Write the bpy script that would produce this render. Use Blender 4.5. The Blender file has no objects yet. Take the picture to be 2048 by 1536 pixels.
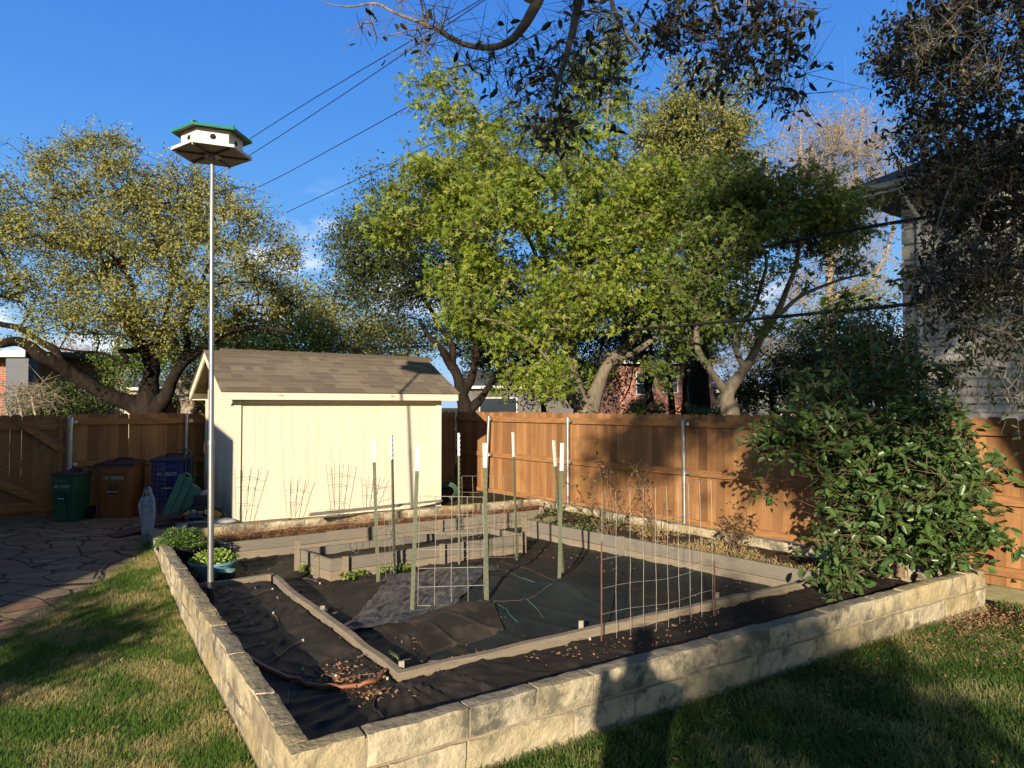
import bpy, math, random
import numpy as np
from mathutils import Vector, Matrix, noise

SC = bpy.context.scene
COL = SC.collection
random.seed(4)

# ------------------------------------------------------------------ camera
FPX = 1450.0                      # focal length in pixels of the 2048 px wide photograph
CAMH = 1.9
PITCH = math.atan(44 / FPX)
cam = bpy.data.cameras.new('camera')
cam.sensor_width = 36
cam.lens = 36 * FPX / 2048
cam.clip_start = 0.05
cam.clip_end = 2000
camo = bpy.data.objects.new('camera', cam)
COL.objects.link(camo)
camo.location = (0, 0, CAMH)
camo.rotation_euler = (math.pi / 2 + PITCH, 0, 0)
SC.camera = camo

# ------------------------------------------------------------------ light
SUN = Vector((-0.215, -1.0, 0.30)).normalized()      # towards the sun
EL = math.asin(SUN.z)
AZ = math.atan2(SUN.x, SUN.y)
sl = bpy.data.lights.new('sun', 'SUN')
sl.energy = 5.0
sl.angle = math.radians(0.55)
sl.color = (1.0, 0.87, 0.69)
so = bpy.data.objects.new('sun', sl)
COL.objects.link(so)
so.location = (-3, -10, 12)
so.rotation_euler = SUN.to_track_quat('Z', 'Y').to_euler()

w = bpy.data.worlds.new('World')
SC.world = w
w.use_nodes = True
nt = w.node_tree
nt.nodes.clear()
N = nt.nodes.new
L = nt.links.new
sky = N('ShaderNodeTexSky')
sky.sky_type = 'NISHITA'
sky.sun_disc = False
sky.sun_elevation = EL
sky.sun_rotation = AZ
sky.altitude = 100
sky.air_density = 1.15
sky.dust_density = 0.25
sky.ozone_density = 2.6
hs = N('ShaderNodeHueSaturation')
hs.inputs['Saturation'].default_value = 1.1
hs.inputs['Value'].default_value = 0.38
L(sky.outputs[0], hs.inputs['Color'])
tc = N('ShaderNodeTexCoord')
mp = N('ShaderNodeMapping')
mp.inputs['Scale'].default_value = (1, 1, 2.6)
L(tc.outputs['Generated'], mp.inputs[0])
nz = N('ShaderNodeTexNoise')
nz.inputs['Scale'].default_value = 5.5
nz.inputs['Detail'].default_value = 8
nz.inputs['Roughness'].default_value = 0.58
L(mp.outputs[0], nz.inputs['Vector'])
cr = N('ShaderNodeValToRGB')
cr.color_ramp.elements[0].position = 0.555
cr.color_ramp.elements[1].position = 0.70
L(nz.outputs['Fac'], cr.inputs[0])
sx = N('ShaderNodeSeparateXYZ')
L(tc.outputs['Generated'], sx.inputs[0])
mr = N('ShaderNodeMapRange')          # clouds sit low over the horizon
mr.inputs[1].default_value = 0.30
mr.inputs[2].default_value = 0.14
mr.inputs[3].default_value = 0.0
mr.inputs[4].default_value = 1.0
L(sx.outputs['Z'], mr.inputs[0])
mu = N('ShaderNodeMath')
mu.operation = 'MULTIPLY'
L(cr.outputs[0], mu.inputs[0])
L(mr.outputs[0], mu.inputs[1])
mx = N('ShaderNodeMixRGB')
L(mu.outputs[0], mx.inputs[0])
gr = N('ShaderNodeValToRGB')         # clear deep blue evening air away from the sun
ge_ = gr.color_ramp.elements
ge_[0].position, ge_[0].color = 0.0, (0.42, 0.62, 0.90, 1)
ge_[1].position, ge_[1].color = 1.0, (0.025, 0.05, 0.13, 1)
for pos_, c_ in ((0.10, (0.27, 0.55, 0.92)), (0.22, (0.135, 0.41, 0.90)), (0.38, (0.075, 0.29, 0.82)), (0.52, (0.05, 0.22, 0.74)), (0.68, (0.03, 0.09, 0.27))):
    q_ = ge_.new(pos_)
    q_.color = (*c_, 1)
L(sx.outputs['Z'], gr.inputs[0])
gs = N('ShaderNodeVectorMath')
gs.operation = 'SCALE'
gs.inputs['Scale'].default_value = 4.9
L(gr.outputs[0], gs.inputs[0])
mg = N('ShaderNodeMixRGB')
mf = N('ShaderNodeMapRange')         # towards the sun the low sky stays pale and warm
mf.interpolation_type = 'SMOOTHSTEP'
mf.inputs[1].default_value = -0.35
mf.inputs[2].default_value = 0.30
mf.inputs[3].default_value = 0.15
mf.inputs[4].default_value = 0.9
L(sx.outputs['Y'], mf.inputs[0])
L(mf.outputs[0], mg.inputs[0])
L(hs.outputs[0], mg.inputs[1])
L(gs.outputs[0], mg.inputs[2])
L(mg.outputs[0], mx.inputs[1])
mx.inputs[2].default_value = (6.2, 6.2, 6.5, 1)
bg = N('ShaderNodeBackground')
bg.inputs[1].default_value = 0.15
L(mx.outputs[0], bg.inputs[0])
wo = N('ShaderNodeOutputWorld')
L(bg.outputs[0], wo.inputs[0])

SC.view_settings.view_transform = 'Standard'
SC.view_settings.look = 'None'
SC.view_settings.exposure = 0.58
SC.view_settings.gamma = 1.0
SC.render.engine = 'CYCLES'
SC.cycles.max_bounces = 5
SC.cycles.diffuse_bounces = 2
SC.cycles.glossy_bounces = 2
SC.cycles.transmission_bounces = 3
SC.cycles.transparent_max_bounces = 4
SC.cycles.caustics_reflective = False
SC.cycles.caustics_refractive = False

# ------------------------------------------------------------------ pixel -> world helpers
CT, ST = math.cos(PITCH), math.sin(PITCH)


def ray(px, py):
    u, v = px - 1024.0, py - 768.0
    return Vector((u, FPX * CT + v * ST, FPX * ST - v * CT))


def P(px, py, z=0.0):             # point on the horizontal plane z seen at a pixel
    r = ray(px, py)
    t = (z - CAMH) / r.z
    return Vector((r.x * t, r.y * t, z))


def D(px, py, Y):                 # point at depth Y seen at a pixel
    r = ray(px, py)
    t = Y / r.y
    return Vector((r.x * t, Y, CAMH + r.z * t))


def proj(v):
    x, y, z = v[0], v[1], v[2] - CAMH
    f = y * CT + z * ST
    u = z * CT - y * ST
    return 1024 + FPX * x / f, 768 - FPX * u / f


# ------------------------------------------------------------------ materials
MATS = {}


def M(name, col, col2=None, rough=0.8, scale=5.0, detail=5.0, bump=0.0, bscale=None, stretch=(1, 1, 1),
      metal=0.0, spec=0.5, tint=None, lo=0.35, hi=0.65, col3=None, scale3=1.5, lo3=0.5, hi3=0.65, coord='Object',
      translucent=0.0, top=None, rough2=None, bdist=0.02):
    if name in MATS:
        return MATS[name]
    m = bpy.data.materials.new(name)
    MATS[name] = m
    m.use_nodes = True
    t = m.node_tree
    n, l = t.nodes.new, t.links.new
    b = t.nodes['Principled BSDF']
    b.inputs['Roughness'].default_value = rough
    b.inputs['Metallic'].default_value = metal
    b.inputs['Specular IOR Level'].default_value = spec
    c4 = lambda c: (c[0], c[1], c[2], 1)
    tcn = n('ShaderNodeTexCoord')
    mpn = n('ShaderNodeMapping')
    mpn.inputs['Scale'].default_value = stretch
    l(tcn.outputs[coord], mpn.inputs[0])
    out = None
    if col2 is not None:
        nn = n('ShaderNodeTexNoise')
        nn.inputs['Scale'].default_value = scale
        nn.inputs['Detail'].default_value = detail
        nn.inputs['Roughness'].default_value = 0.65
        l(mpn.outputs[0], nn.inputs['Vector'])
        r = n('ShaderNodeValToRGB')
        r.color_ramp.elements[0].position = lo
        r.color_ramp.elements[1].position = hi
        r.color_ramp.elements[0].color = c4(col)
        r.color_ramp.elements[1].color = c4(col2)
        l(nn.outputs['Fac'], r.inputs[0])
        out = r.outputs[0]
        if rough2 is not None:
            mrn = n('ShaderNodeMapRange')
            mrn.inputs[3].default_value = rough
            mrn.inputs[4].default_value = rough2
            l(nn.outputs['Fac'], mrn.inputs[0])
            l(mrn.outputs[0], b.inputs['Roughness'])
    if col3 is not None:
        nn = n('ShaderNodeTexNoise')
        nn.inputs['Scale'].default_value = scale3
        nn.inputs['Detail'].default_value = 6
        nn.inputs['Roughness'].default_value = 0.7
        l(tcn.outputs[coord], nn.inputs['Vector'])
        r = n('ShaderNodeValToRGB')
        r.color_ramp.elements[0].position = lo3
        r.color_ramp.elements[1].position = hi3
        l(nn.outputs['Fac'], r.inputs[0])
        q = n('ShaderNodeMixRGB')
        l(r.outputs[0], q.inputs[0])
        if out is not None:
            l(out, q.inputs[1])
        else:
            q.inputs[1].default_value = c4(col)
        q.inputs[2].default_value = c4(col3)
        out = q.outputs[0]
    if top is not None:           # weathering that gathers on upward faces
        ge = n('ShaderNodeNewGeometry')
        sz = n('ShaderNodeSeparateXYZ')
        l(ge.outputs['True Normal'], sz.inputs[0])
        tn_ = n('ShaderNodeTexNoise')
        tn_.inputs['Scale'].default_value = 7
        tn_.inputs['Detail'].default_value = 7
        l(tcn.outputs[coord], tn_.inputs['Vector'])
        ad = n('ShaderNodeMath')
        ad.operation = 'MULTIPLY_ADD'
        ad.inputs[1].default_value = 0.9
        l(tn_.outputs['Fac'], ad.inputs[0])
        l(sz.outputs['Z'], ad.inputs[2])
        rr_ = n('ShaderNodeValToRGB')
        rr_.color_ramp.elements[0].position = 0.9 / 1.0 * 0.99
        rr_.color_ramp.elements[1].position = 1.0
        hf = n('ShaderNodeMath')
        hf.operation = 'MULTIPLY'
        hf.inputs[1].default_value = 0.78
        l(ad.outputs[0], hf.inputs[0])
        l(hf.outputs[0], rr_.inputs[0])
        q = n('ShaderNodeMixRGB')
        l(rr_.outputs[0], q.inputs[0])
        l(out, q.inputs[1])
        q.inputs[2].default_value = c4(top)
        out = q.outputs[0]
    if tint is not None:          # tint: colour mixed in by the per-face attribute 'tint'
        at = n('ShaderNodeAttribute')
        at.attribute_name = 'tint'
        q = n('ShaderNodeMixRGB')
        l(at.outputs['Fac'], q.inputs[0])
        if out is not None:
            l(out, q.inputs[1])
        else:
            q.inputs[1].default_value = c4(col)
        q.inputs[2].default_value = c4(tint)
        out = q.outputs[0]
    if out is not None:
        l(out, b.inputs['Base Color'])
    else:
        b.inputs['Base Color'].default_value = c4(col)
    if bump > 0:
        nb = n('ShaderNodeTexNoise')
        nb.inputs['Scale'].default_value = bscale or scale * 3
        nb.inputs['Detail'].default_value = 8
        nb.inputs['Roughness'].default_value = 0.65
        l(mpn.outputs[0], nb.inputs['Vector'])
        bn = n('ShaderNodeBump')
        bn.inputs['Strength'].default_value = bump
        bn.inputs['Distance'].default_value = bdist
        l(nb.outputs['Fac'], bn.inputs['Height'])
        l(bn.outputs[0], b.inputs['Normal'])
    if translucent > 0:
        tr = n('ShaderNodeBsdfTranslucent')
        ms = n('ShaderNodeMixShader')
        ms.inputs[0].default_value = translucent
        if out is not None:
            l(out, tr.inputs['Color'])
        else:
            tr.inputs['Color'].default_value = c4(col)
        l(b.outputs[0], ms.inputs[1])
        l(tr.outputs[0], ms.inputs[2])
        l(ms.outputs[0], t.nodes['Material Output'].inputs['Surface'])
    return m


# ------------------------------------------------------------------ object helpers
def wloc(o):
    v = Vector((0, 0, 0))
    while o is not None:
        v = v + Vector(o.location)
        o = o.parent
    return v


def tag(o, label=None, cat=None, group=None, kind=None):
    if label:
        o['label'] = label
    if cat:
        o['category'] = cat
    if group:
        o['group'] = group
    if kind:
        o['kind'] = kind
    return o


def thing(name, loc, label, cat, group=None):
    o = bpy.data.objects.new(name, None)
    o.empty_display_size = 0.1
    COL.objects.link(o)
    o.location = loc
    return tag(o, label, cat, group)


def link_mesh(name, me, mat, parent=None, smooth=False):
    o = bpy.data.objects.new(name, me)
    COL.objects.link(o)
    if mat is not None:
        me.materials.append(mat)
    n = len(me.vertices)
    co = np.empty(n * 3, np.float32)
    me.vertices.foreach_get('co', co)
    co = co.reshape(-1, 3)
    if parent is None:
        lo, hi = co.min(0), co.max(0)
        base = Vector(((lo[0] + hi[0]) / 2, (lo[1] + hi[1]) / 2, lo[2]))
        o.location = base
    else:
        base = wloc(parent)
        o.parent = parent
    co -= np.array(base, np.float32)
    me.vertices.foreach_set('co', co.ravel())
    if smooth:
        me.polygons.foreach_set('use_smooth', [True] * len(me.polygons))
    me.update()
    return o


def fast_mesh(name, V, facesets, mat, parent=None, tint=None, smooth=False):
    """V (n,3); facesets: list of int arrays (m,k); tint: list of arrays per faceset"""
    me = bpy.data.meshes.new(name)
    V = np.asarray(V, np.float32)
    me.vertices.add(len(V))
    me.vertices.foreach_set('co', V.ravel())
    loops = np.concatenate([f.ravel() for f in facesets]).astype(np.int32)
    tot = np.concatenate([np.full(len(f), f.shape[1], np.int32) for f in facesets])
    start = np.concatenate([[0], np.cumsum(tot)[:-1]]).astype(np.int32)
    me.loops.add(len(loops))
    me.loops.foreach_set('vertex_index', loops)
    me.polygons.add(len(tot))
    me.polygons.foreach_set('loop_start', start)
    me.polygons.foreach_set('loop_total', tot)
    if tint is not None:
        a = me.attributes.new('tint', 'FLOAT', 'FACE')
        a.data.foreach_set('value', np.concatenate(tint).astype(np.float32))
    me.update(calc_edges=True)
    me.validate()
    return link_mesh(name, me, mat, parent, smooth)


class MB:
    """collects boxes, tubes and sheets into one mesh"""

    def __init__(s):
        s.v, s.f, s.t = [], [], []

    def add(s, vs, fs, t=0.0):
        b = len(s.v)
        s.v += [tuple(p) for p in vs]
        s.f += [tuple(b + i for i in f) for f in fs]
        s.t += [t] * len(fs)
        return s

    def hexa(s, c, t=0.0):        # 8 corners: bottom 4 ccw, top 4 ccw
        return s.add(c, [(3, 2, 1, 0), (4, 5, 6, 7), (0, 1, 5, 4), (1, 2, 6, 5), (2, 3, 7, 6), (3, 0, 4, 7)], t)

    def box(s, c, size, rz=0.0, t=0.0, R=None):
        x, y, z = [q / 2 for q in size]
        R = R or Matrix.Rotation(rz, 3, 'Z')
        c = Vector(c)
        pts = [(-x, -y, -z), (x, -y, -z), (x, y, -z), (-x, y, -z), (-x, -y, z), (x, -y, z), (x, y, z), (-x, y, z)]
        return s.hexa([c + R @ Vector(p) for p in pts], t)

    def beam(s, A, B, wd, h, t=0.0, up=(0, 0, 1)):
        """bar from A to B, width wd sideways, height h (centred)"""
        A, B = Vector(A), Vector(B)
        u = (B - A).normalized()
        n = u.cross(Vector(up)).normalized()
        k = n.cross(u).normalized()
        n, k = n * wd / 2, k * h / 2
        return s.hexa([A + n - k, A - n - k, B - n - k, B + n - k, A + n + k, A - n + k, B - n + k, B + n + k], t)

    def tube(s, pts, r, n=6, t=0.0, caps=True):
        pts = [Vector(p) for p in pts]
        rs = r if isinstance(r, (list, tuple)) else [r] * len(pts)
        b = len(s.v)
        ref = None
        for i, p in enumerate(pts):
            d = (pts[min(i + 1, len(pts) - 1)] - pts[max(i - 1, 0)])
            if d.length < 1e-9:
                d = Vector((0, 0, 1))
            d.normalize()
            if ref is None:
                ref = Vector((1, 0, 0)) if abs(d.x) < 0.8 else Vector((0, 1, 0))
            a = (ref - d * ref.dot(d))
            if a.length < 1e-6:
                a = Vector((0, 1, 0)) - d * d.y
            a.normalize()
            ref = a
            c = d.cross(a)
            for k in range(n):
                q = 2 * math.pi * k / n
                s.v.append(tuple(p + (a * math.cos(q) + c * math.sin(q)) * rs[i]))
        for i in range(len(pts) - 1):
            for k in range(n):
                k2 = (k + 1) % n
                s.f.append((b + i * n + k, b + i * n + k2, b + (i + 1) * n + k2, b + (i + 1) * n + k))
                s.t.append(t)
        if caps:
            s.f.append(tuple(b + k for k in range(n))[::-1])
            s.f.append(tuple(b + (len(pts) - 1) * n + k for k in range(n)))
            s.t += [t, t]
        return s

    def lathe(s, c, prof, n=20, t=0.0, sx=1.0, sy=1.0, rz=0.0):
        """prof: list of (r, z)"""
        b = len(s.v)
        c = Vector(c)
        for r, z in prof:
            for k in range(n):
                q = 2 * math.pi * k / n
                x, y = r * math.cos(q) * sx, r * math.sin(q) * sy
                s.v.append((c.x + x * math.cos(rz) - y * math.sin(rz), c.y + x * math.sin(rz) + y * math.cos(rz), c.z + z))
        for i in range(len(prof) - 1):
            for k in range(n):
                k2 = (k + 1) % n
                s.f.append((b + i * n + k, b + i * n + k2, b + (i + 1) * n + k2, b + (i + 1) * n + k))
                s.t.append(t)
        s.f.append(tuple(b + k for k in range(n))[::-1])
        s.f.append(tuple(b + (len(prof) - 1) * n + k for k in range(n)))
        s.t += [t, t]
        return s

    def build(s, name, mat, parent=None, smooth=False, bevel=0.0):
        me = bpy.data.meshes.new(name)
        me.from_pydata(s.v, [], s.f)
        a = me.attributes.new('tint', 'FLOAT', 'FACE')
        a.data.foreach_set('value', s.t)
        o = link_mesh(name, me, mat, parent, smooth)
        if smooth:
            o.data.set_sharp_from_angle(angle=math.radians(42))
        if bevel > 0:
            md = o.modifiers.new('bevel', 'BEVEL')
            md.width = bevel
            md.segments = 2
            md.limit_method = 'ANGLE'
        return o


def text(body, size, loc, rot, mat, name, parent, depth=0.001, sx=1.0):
    cu = bpy.data.curves.new(name, 'FONT')
    cu.body = body
    cu.size = size
    cu.extrude = depth
    cu.align_x = 'CENTER'
    cu.align_y = 'CENTER'
    tmp = bpy.data.objects.new(name, cu)
    COL.objects.link(tmp)
    me = bpy.data.meshes.new_from_object(tmp)
    bpy.data.objects.remove(tmp)
    mt = Matrix.Translation(loc) @ rot.to_4x4() @ Matrix.Diagonal((sx, 1, 1, 1))
    me.transform(mt)
    return link_mesh(name, me, mat, parent)


def rot_from(u, n):
    """matrix whose x is u and z is n (text plane)"""
    u, n = Vector(u).normalized(), Vector(n).normalized()
    y = n.cross(u)
    return Matrix((u, y, n)).transposed()


def smooth_path(pts, k=6):
    """Catmull-Rom through (pt) or (pt,r)"""
    q = [Vector(tuple(p)) for p in pts]
    out = []
    n = len(q)
    for i in range(n - 1):
        p0, p1, p2, p3 = q[max(i - 1, 0)], q[i], q[i + 1], q[min(i + 2, n - 1)]
        for j in range(k):
            t = j / k
            out.append(0.5 * ((2 * p1) + (p2 - p0) * t + (2 * p0 - 5 * p1 + 4 * p2 - p3) * t * t + (3 * p1 - p0 - 3 * p2 + p3) * t ** 3))
    out.append(q[-1])
    return out


def fbm(x, y, z=0.0, oct=3):
    return noise.fractal(Vector((x, y, z)), 1.0, 2.0, oct)


# ------------------------------------------------------------------ leaves
def leaf_arrays(pos, size, kind, rng, up=0.6, droop=0.3, aspect=0.5, axis=None):
    """returns verts, list of facesets(quads), number of faces per leaf"""
    n = len(pos)
    nrm = rng.normal(size=(n, 3))
    nrm /= np.linalg.norm(nrm, axis=1)[:, None]
    nrm[:, 2] += up
    nrm /= np.linalg.norm(nrm, axis=1)[:, None]
    a = rng.normal(size=(n, 3))
    if axis is not None:
        a = a * 0.6 + axis
    a[:, 2] -= droop
    a -= nrm * (a * nrm).sum(1)[:, None]
    a /= np.linalg.norm(a, axis=1)[:, None] + 1e-9
    b = np.cross(nrm, a)
    L_ = size[:, None]
    if kind == 'diamond':
        W = L_ * aspect * 0.5
        V = np.stack([pos, pos + a * L_ * 0.5 + b * W, pos + a * L_, pos + a * L_ * 0.5 - b * W], 1).reshape(-1, 3)
        i = np.arange(n)[:, None] * 4
        return V, [i + np.array([[0, 1, 2, 3]])], 1
    if kind == 'oval':
        W = L_ * aspect * 0.5
        up_ = nrm * L_ * 0.10
        c1 = pos + a * L_ * 0.28
        c2 = pos + a * L_ * 0.72
        V = np.stack([pos, c1 + b * W * 0.95 + up_, c2 + b * W * 0.85 + up_, pos + a * L_ - up_ * .8, c2 - b * W * 0.85 + up_, c1 - b * W * 0.95 + up_], 1).reshape(-1, 3)
        i = np.arange(n)[:, None] * 6
        f = np.concatenate([i + np.array([[0, 1, 2, 3]]), i + np.array([[0, 3, 4, 5]])])
        return V, [f], 2
    if kind == 'lobed':
        vs = []
        fs = []
        i = np.arange(n)[:, None] * 12
        for q, (ang, ln) in enumerate(((0, 1.0), (0.95, 0.75), (-0.95, 0.75))):
            d = a * math.cos(ang) + b * math.sin(ang)
            e = -a * math.sin(ang) + b * math.cos(ang)
            W = L_ * aspect * 0.3
            vs += [pos, pos + d * L_ * ln * 0.5 + e * W, pos + d * L_ * ln, pos + d * L_ * ln * 0.5 - e * W]
            fs.append(i + np.array([[0, 1, 2, 3]]) + q * 4)
        V = np.stack(vs, 1).reshape(-1, 3)
        return V, [np.concatenate(fs)], 3


def leaves(name, pos, size, kind, mat, parent, rng, tint=None, **kw):
    V, fs, k = leaf_arrays(pos, size, kind, rng, **kw)
    n = len(pos)
    if tint is None:
        tint = rng.random(n)
    return fast_mesh(name, V, fs, mat, parent, [np.tile(tint, k)])


# ------------------------------------------------------------------ tree growth
def edges_to_mesh(edges, n=5):
    """edges: list of (p0,p1,r0,r1); vectorised frusta"""
    E = np.array([(*a, *b, r, q) for a, b, r, q in edges], np.float64)
    p0, p1 = E[:, 0:3], E[:, 3:6]
    d = p1 - p0
    d /= np.linalg.norm(d, axis=1)[:, None] + 1e-9
    ref = np.where(np.abs(d[:, 2:3]) < 0.9, np.array([[0, 0, 1.0]]), np.array([[1.0, 0, 0]]))
    a = np.cross(d, ref)
    a /= np.linalg.norm(a, axis=1)[:, None] + 1e-9
    c = np.cross(d, a)
    V = []
    for base, r in ((p0, E[:, 6]), (p1, E[:, 7])):
        for k in range(n):
            q = 2 * math.pi * k / n
            V.append(base + (a * math.cos(q) + c * math.sin(q)) * r[:, None])
    V = np.stack(V, 1).reshape(-1, 3)
    i = np.arange(len(E))[:, None] * (2 * n)
    F = np.concatenate([i + np.array([[k, (k + 1) % n, n + (k + 1) % n, n + k]]) for k in range(n)])
    return V, F


def sample_lobes(lobes, n, rng, shell=0.5):
    """lobes: list of (centre, radii, weight)"""
    wts = np.array([q[2] for q in lobes], float)
    wts /= wts.sum()
    idx = rng.choice(len(lobes), n, p=wts)
    C = np.array([tuple(lobes[i][0]) for i in idx])
    R = np.array([tuple(lobes[i][1]) for i in idx])
    d = rng.normal(size=(n, 3))
    d /= np.linalg.norm(d, axis=1)[:, None]
    r = rng.random(n) ** (1 / 3.0)
    r = shell * np.maximum(r, 0.75 + 0.25 * rng.random(n)) + (1 - shell) * r
    r = r * (1 + 0.28 * np.abs(rng.normal(size=n)) * (rng.random(n) < .4))
    p = C + d * R * r[:, None]
    for i in range(n):
        v = Vector(tuple(p[i]))
        q = noise.noise_vector(v * .55) * .45 + noise.noise_vector(v * 1.5) * .25
        p[i] += np.array(q) * min(1.0, float(R[i].mean()))
    return p


def tree(name, label, cat, limbs, lobes, nclump, perclump, crad, lsize, kind, bark, leafmat, seed,
         group=None, twig_r=0.006, tip=0.0, up=0.6, droop=0.3, aspect=0.5, shell=0.5, twigs=2, flat=0.7, bias=None,
         sides=5, limb_sides=10, clumps=None, holes=0.0, gnarl=0.12, leafy=None, lscale=1.0, spread=.42):
    rng = np.random.default_rng(seed)
    base = Vector(limbs[0][0][0])
    root = thing(name, base, label, cat, group)
    nodes, parent_, rad = [], [], []
    mb = MB()
    for li, lb in enumerate(limbs):
        pts = [Vector(p) for p, r in lb]
        rr = [r * lscale for p, r in lb]
        sp = smooth_path(pts, 5)
        sr = []
        for i in range(len(rr) - 1):
            for j in range(5):
                sr.append(rr[i] + (rr[i + 1] - rr[i]) * j / 5)
        sr.append(rr[-1])
        sp2 = []
        for i, p in enumerate(sp):
            jit = Vector((noise.noise(p * 1.3 + Vector((seed, 0, 0))), noise.noise(p * 1.3 + Vector((0, seed, 5))), 0)) * gnarl * min(1, i / 3.0)
            sp2.append(p + jit)
        mb.tube(sp2, [r * (1 + 0.12 * noise.noise(p * 3)) for p, r in zip(sp2, sr)], limb_sides)
        start = 0 if li == 0 else 0
        for i, p in enumerate(sp2):
            nodes.append(tuple(p))
            parent_.append(-2)
            rad.append(sr[i])
    mb.build('trunk', bark, root, smooth=True)
    if clumps is None:
        clumps = sample_lobes(lobes, nclump, rng, shell)
    if holes > 0:
        keep = [noise.noise(Vector(tuple(c)) * 0.45 + Vector((seed, 3, 1))) > -0.5 + holes for c in clumps]
        clumps = clumps[np.array(keep)]
    nl = len(nodes)
    NN = np.array(nodes)
    # attach clumps nearest first
    dist = np.min(np.linalg.norm(clumps[:, None, :] - NN[None, :, :], axis=2), axis=1)
    order = np.argsort(dist)
    nodes = list(nodes)
    cap = nl + len(clumps) * 4 + 5
    A = np.zeros((cap, 3))
    A[:nl] = NN
    par = [-1] * nl
    cnt = nl
    tipn = []
    for ci in order:
        c = clumps[ci]
        dd = np.linalg.norm(A[:cnt] - c, axis=1)
        # prefer attaching to thick/older nodes slightly
        j = int(np.argmin(dd))
        p0 = A[j].copy()
        dl = dd[j]
        k = (1 if dl < 0.12 else (3 if dl < 0.5 else 5)) if twig_r < .004 else (1 if dl < 0.35 else (2 if dl < 1.0 else 4))
        prev = j
        for s_ in range(1, k + 1):
            t = s_ / k
            q = p0 + (c - p0) * t
            if s_ < k:
                q = q + rng.normal(size=3) * dl * 0.07
                q[2] += math.sin(t * math.pi) * dl * 0.06
            A[cnt] = q
            par.append(prev)
            prev = cnt
            cnt += 1
        tipn.append(prev)
    # pipe radii
    area = np.zeros(cnt)
    haschild = np.zeros(cnt, bool)
    for i in range(cnt - 1, nl - 1, -1):
        if area[i] == 0:
            area[i] = twig_r ** 2.2
        p = par[i]
        if p >= nl:
            area[p] += area[i] + 0.0
    R = area ** (1 / 2.2)
    edges = []
    for i in range(nl, cnt):
        p = par[i]
        r1 = R[i]
        r0 = R[p] if p >= nl else min(R[i] * 1.15, rad[p])
        r0 = min(r0, r1 * 1.6)
        edges.append((tuple(A[p]), tuple(A[i]), r0, r1))
    tips = A[tipn]
    # twigs and leaves
    m = len(tips)
    offs = []
    if twigs:
        for k in range(twigs):
            off = rng.normal(size=(m, 3)) * crad * np.array([1, 1, flat])
            off *= (1.35 if twigs > 2 else 1.0)
            offs.append(off)
            for i in range(m):
                edges.append((tuple(tips[i]), tuple(tips[i] + off[i]), twig_r * 0.8, twig_r * 0.35))
    V, F = edges_to_mesh(edges, sides if twig_r > 0.004 else 4)
    fast_mesh('branches', V, [F], bark, root)
    if perclump:
        pc = perclump * rng.gamma(2.2, 1 / 2.2, m)
        if leafy:
            pc = pc * np.array([leafy(c) for c in tips])
        npc = rng.poisson(pc, m)
        idx = np.repeat(np.arange(m), npc)
        if len(offs) > 2:              # leaves sit along the twigs
            OA = np.array(offs)
            pos = tips[idx] + OA[rng.integers(0, len(offs), len(idx)), idx] * (rng.random((len(idx), 1)) ** .6) + rng.normal(size=(len(idx), 3)) * crad * spread
        else:
            pos = tips[idx] + rng.normal(size=(len(idx), 3)) * crad * np.array([1, 1, flat])
        size = lsize * rng.uniform(0.6, 1.25, len(idx))
        ct = rng.random(m)
        tint = np.clip(0.55 * ct[idx] + 0.6 * rng.random(len(idx)) - 0.08, 0, 1)
        leaves('crown', pos, size, kind, leafmat, root, rng, tint=tint, up=up, droop=droop, aspect=aspect)
    return root

# ================================================================== SETTING
V2 = lambda x, y: Vector((x, y, 0))
FL, FR = V2(-0.98, 3.27), V2(4.49, 6.92)
BL, BR = V2(-4.64, 9.28), V2(0.46, 12.68)
K, KL, KR = V2(-0.734, 4.75), V2(-2.51, 7.53), V2(3.25, 7.42)


def sdist(p, A, B):               # signed distance, positive left of A->B
    d = (B - A).normalized()
    return -(p.x - A.x) * d.y + (p.y - A.y) * d.x


def sstep(a, b, x):
    t = min(1, max(0, (x - a) / (b - a)))
    return t * t * (3 - 2 * t)


def gz(x, y):                     # lawn / patio height
    p = V2(x, y)
    dl = -sdist(p, FL, BL)        # >0 inside the bed
    db = -sdist(p, BL, BR)        # >0 inside
    inside = dl > 0.12 and db > 0.12
    if inside:
        return -0.03
    return 0.27 * sstep(5.2, 10.2, y) if (x < -2.0 or db <= 0.12) else 0.0


MOUNDS = [((-0.15, 7.35), 1.25, 0.17), ((0.75, 7.3), 0.8, 0.07), ((-0.35, 6.2), 0.55, 0.09), ((-1.6, 6.6), 0.5, 0.05),
          ((0.55, 6.95), 0.3, 0.07), ((1.35, 6.6), 0.45, 0.04)]


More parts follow.
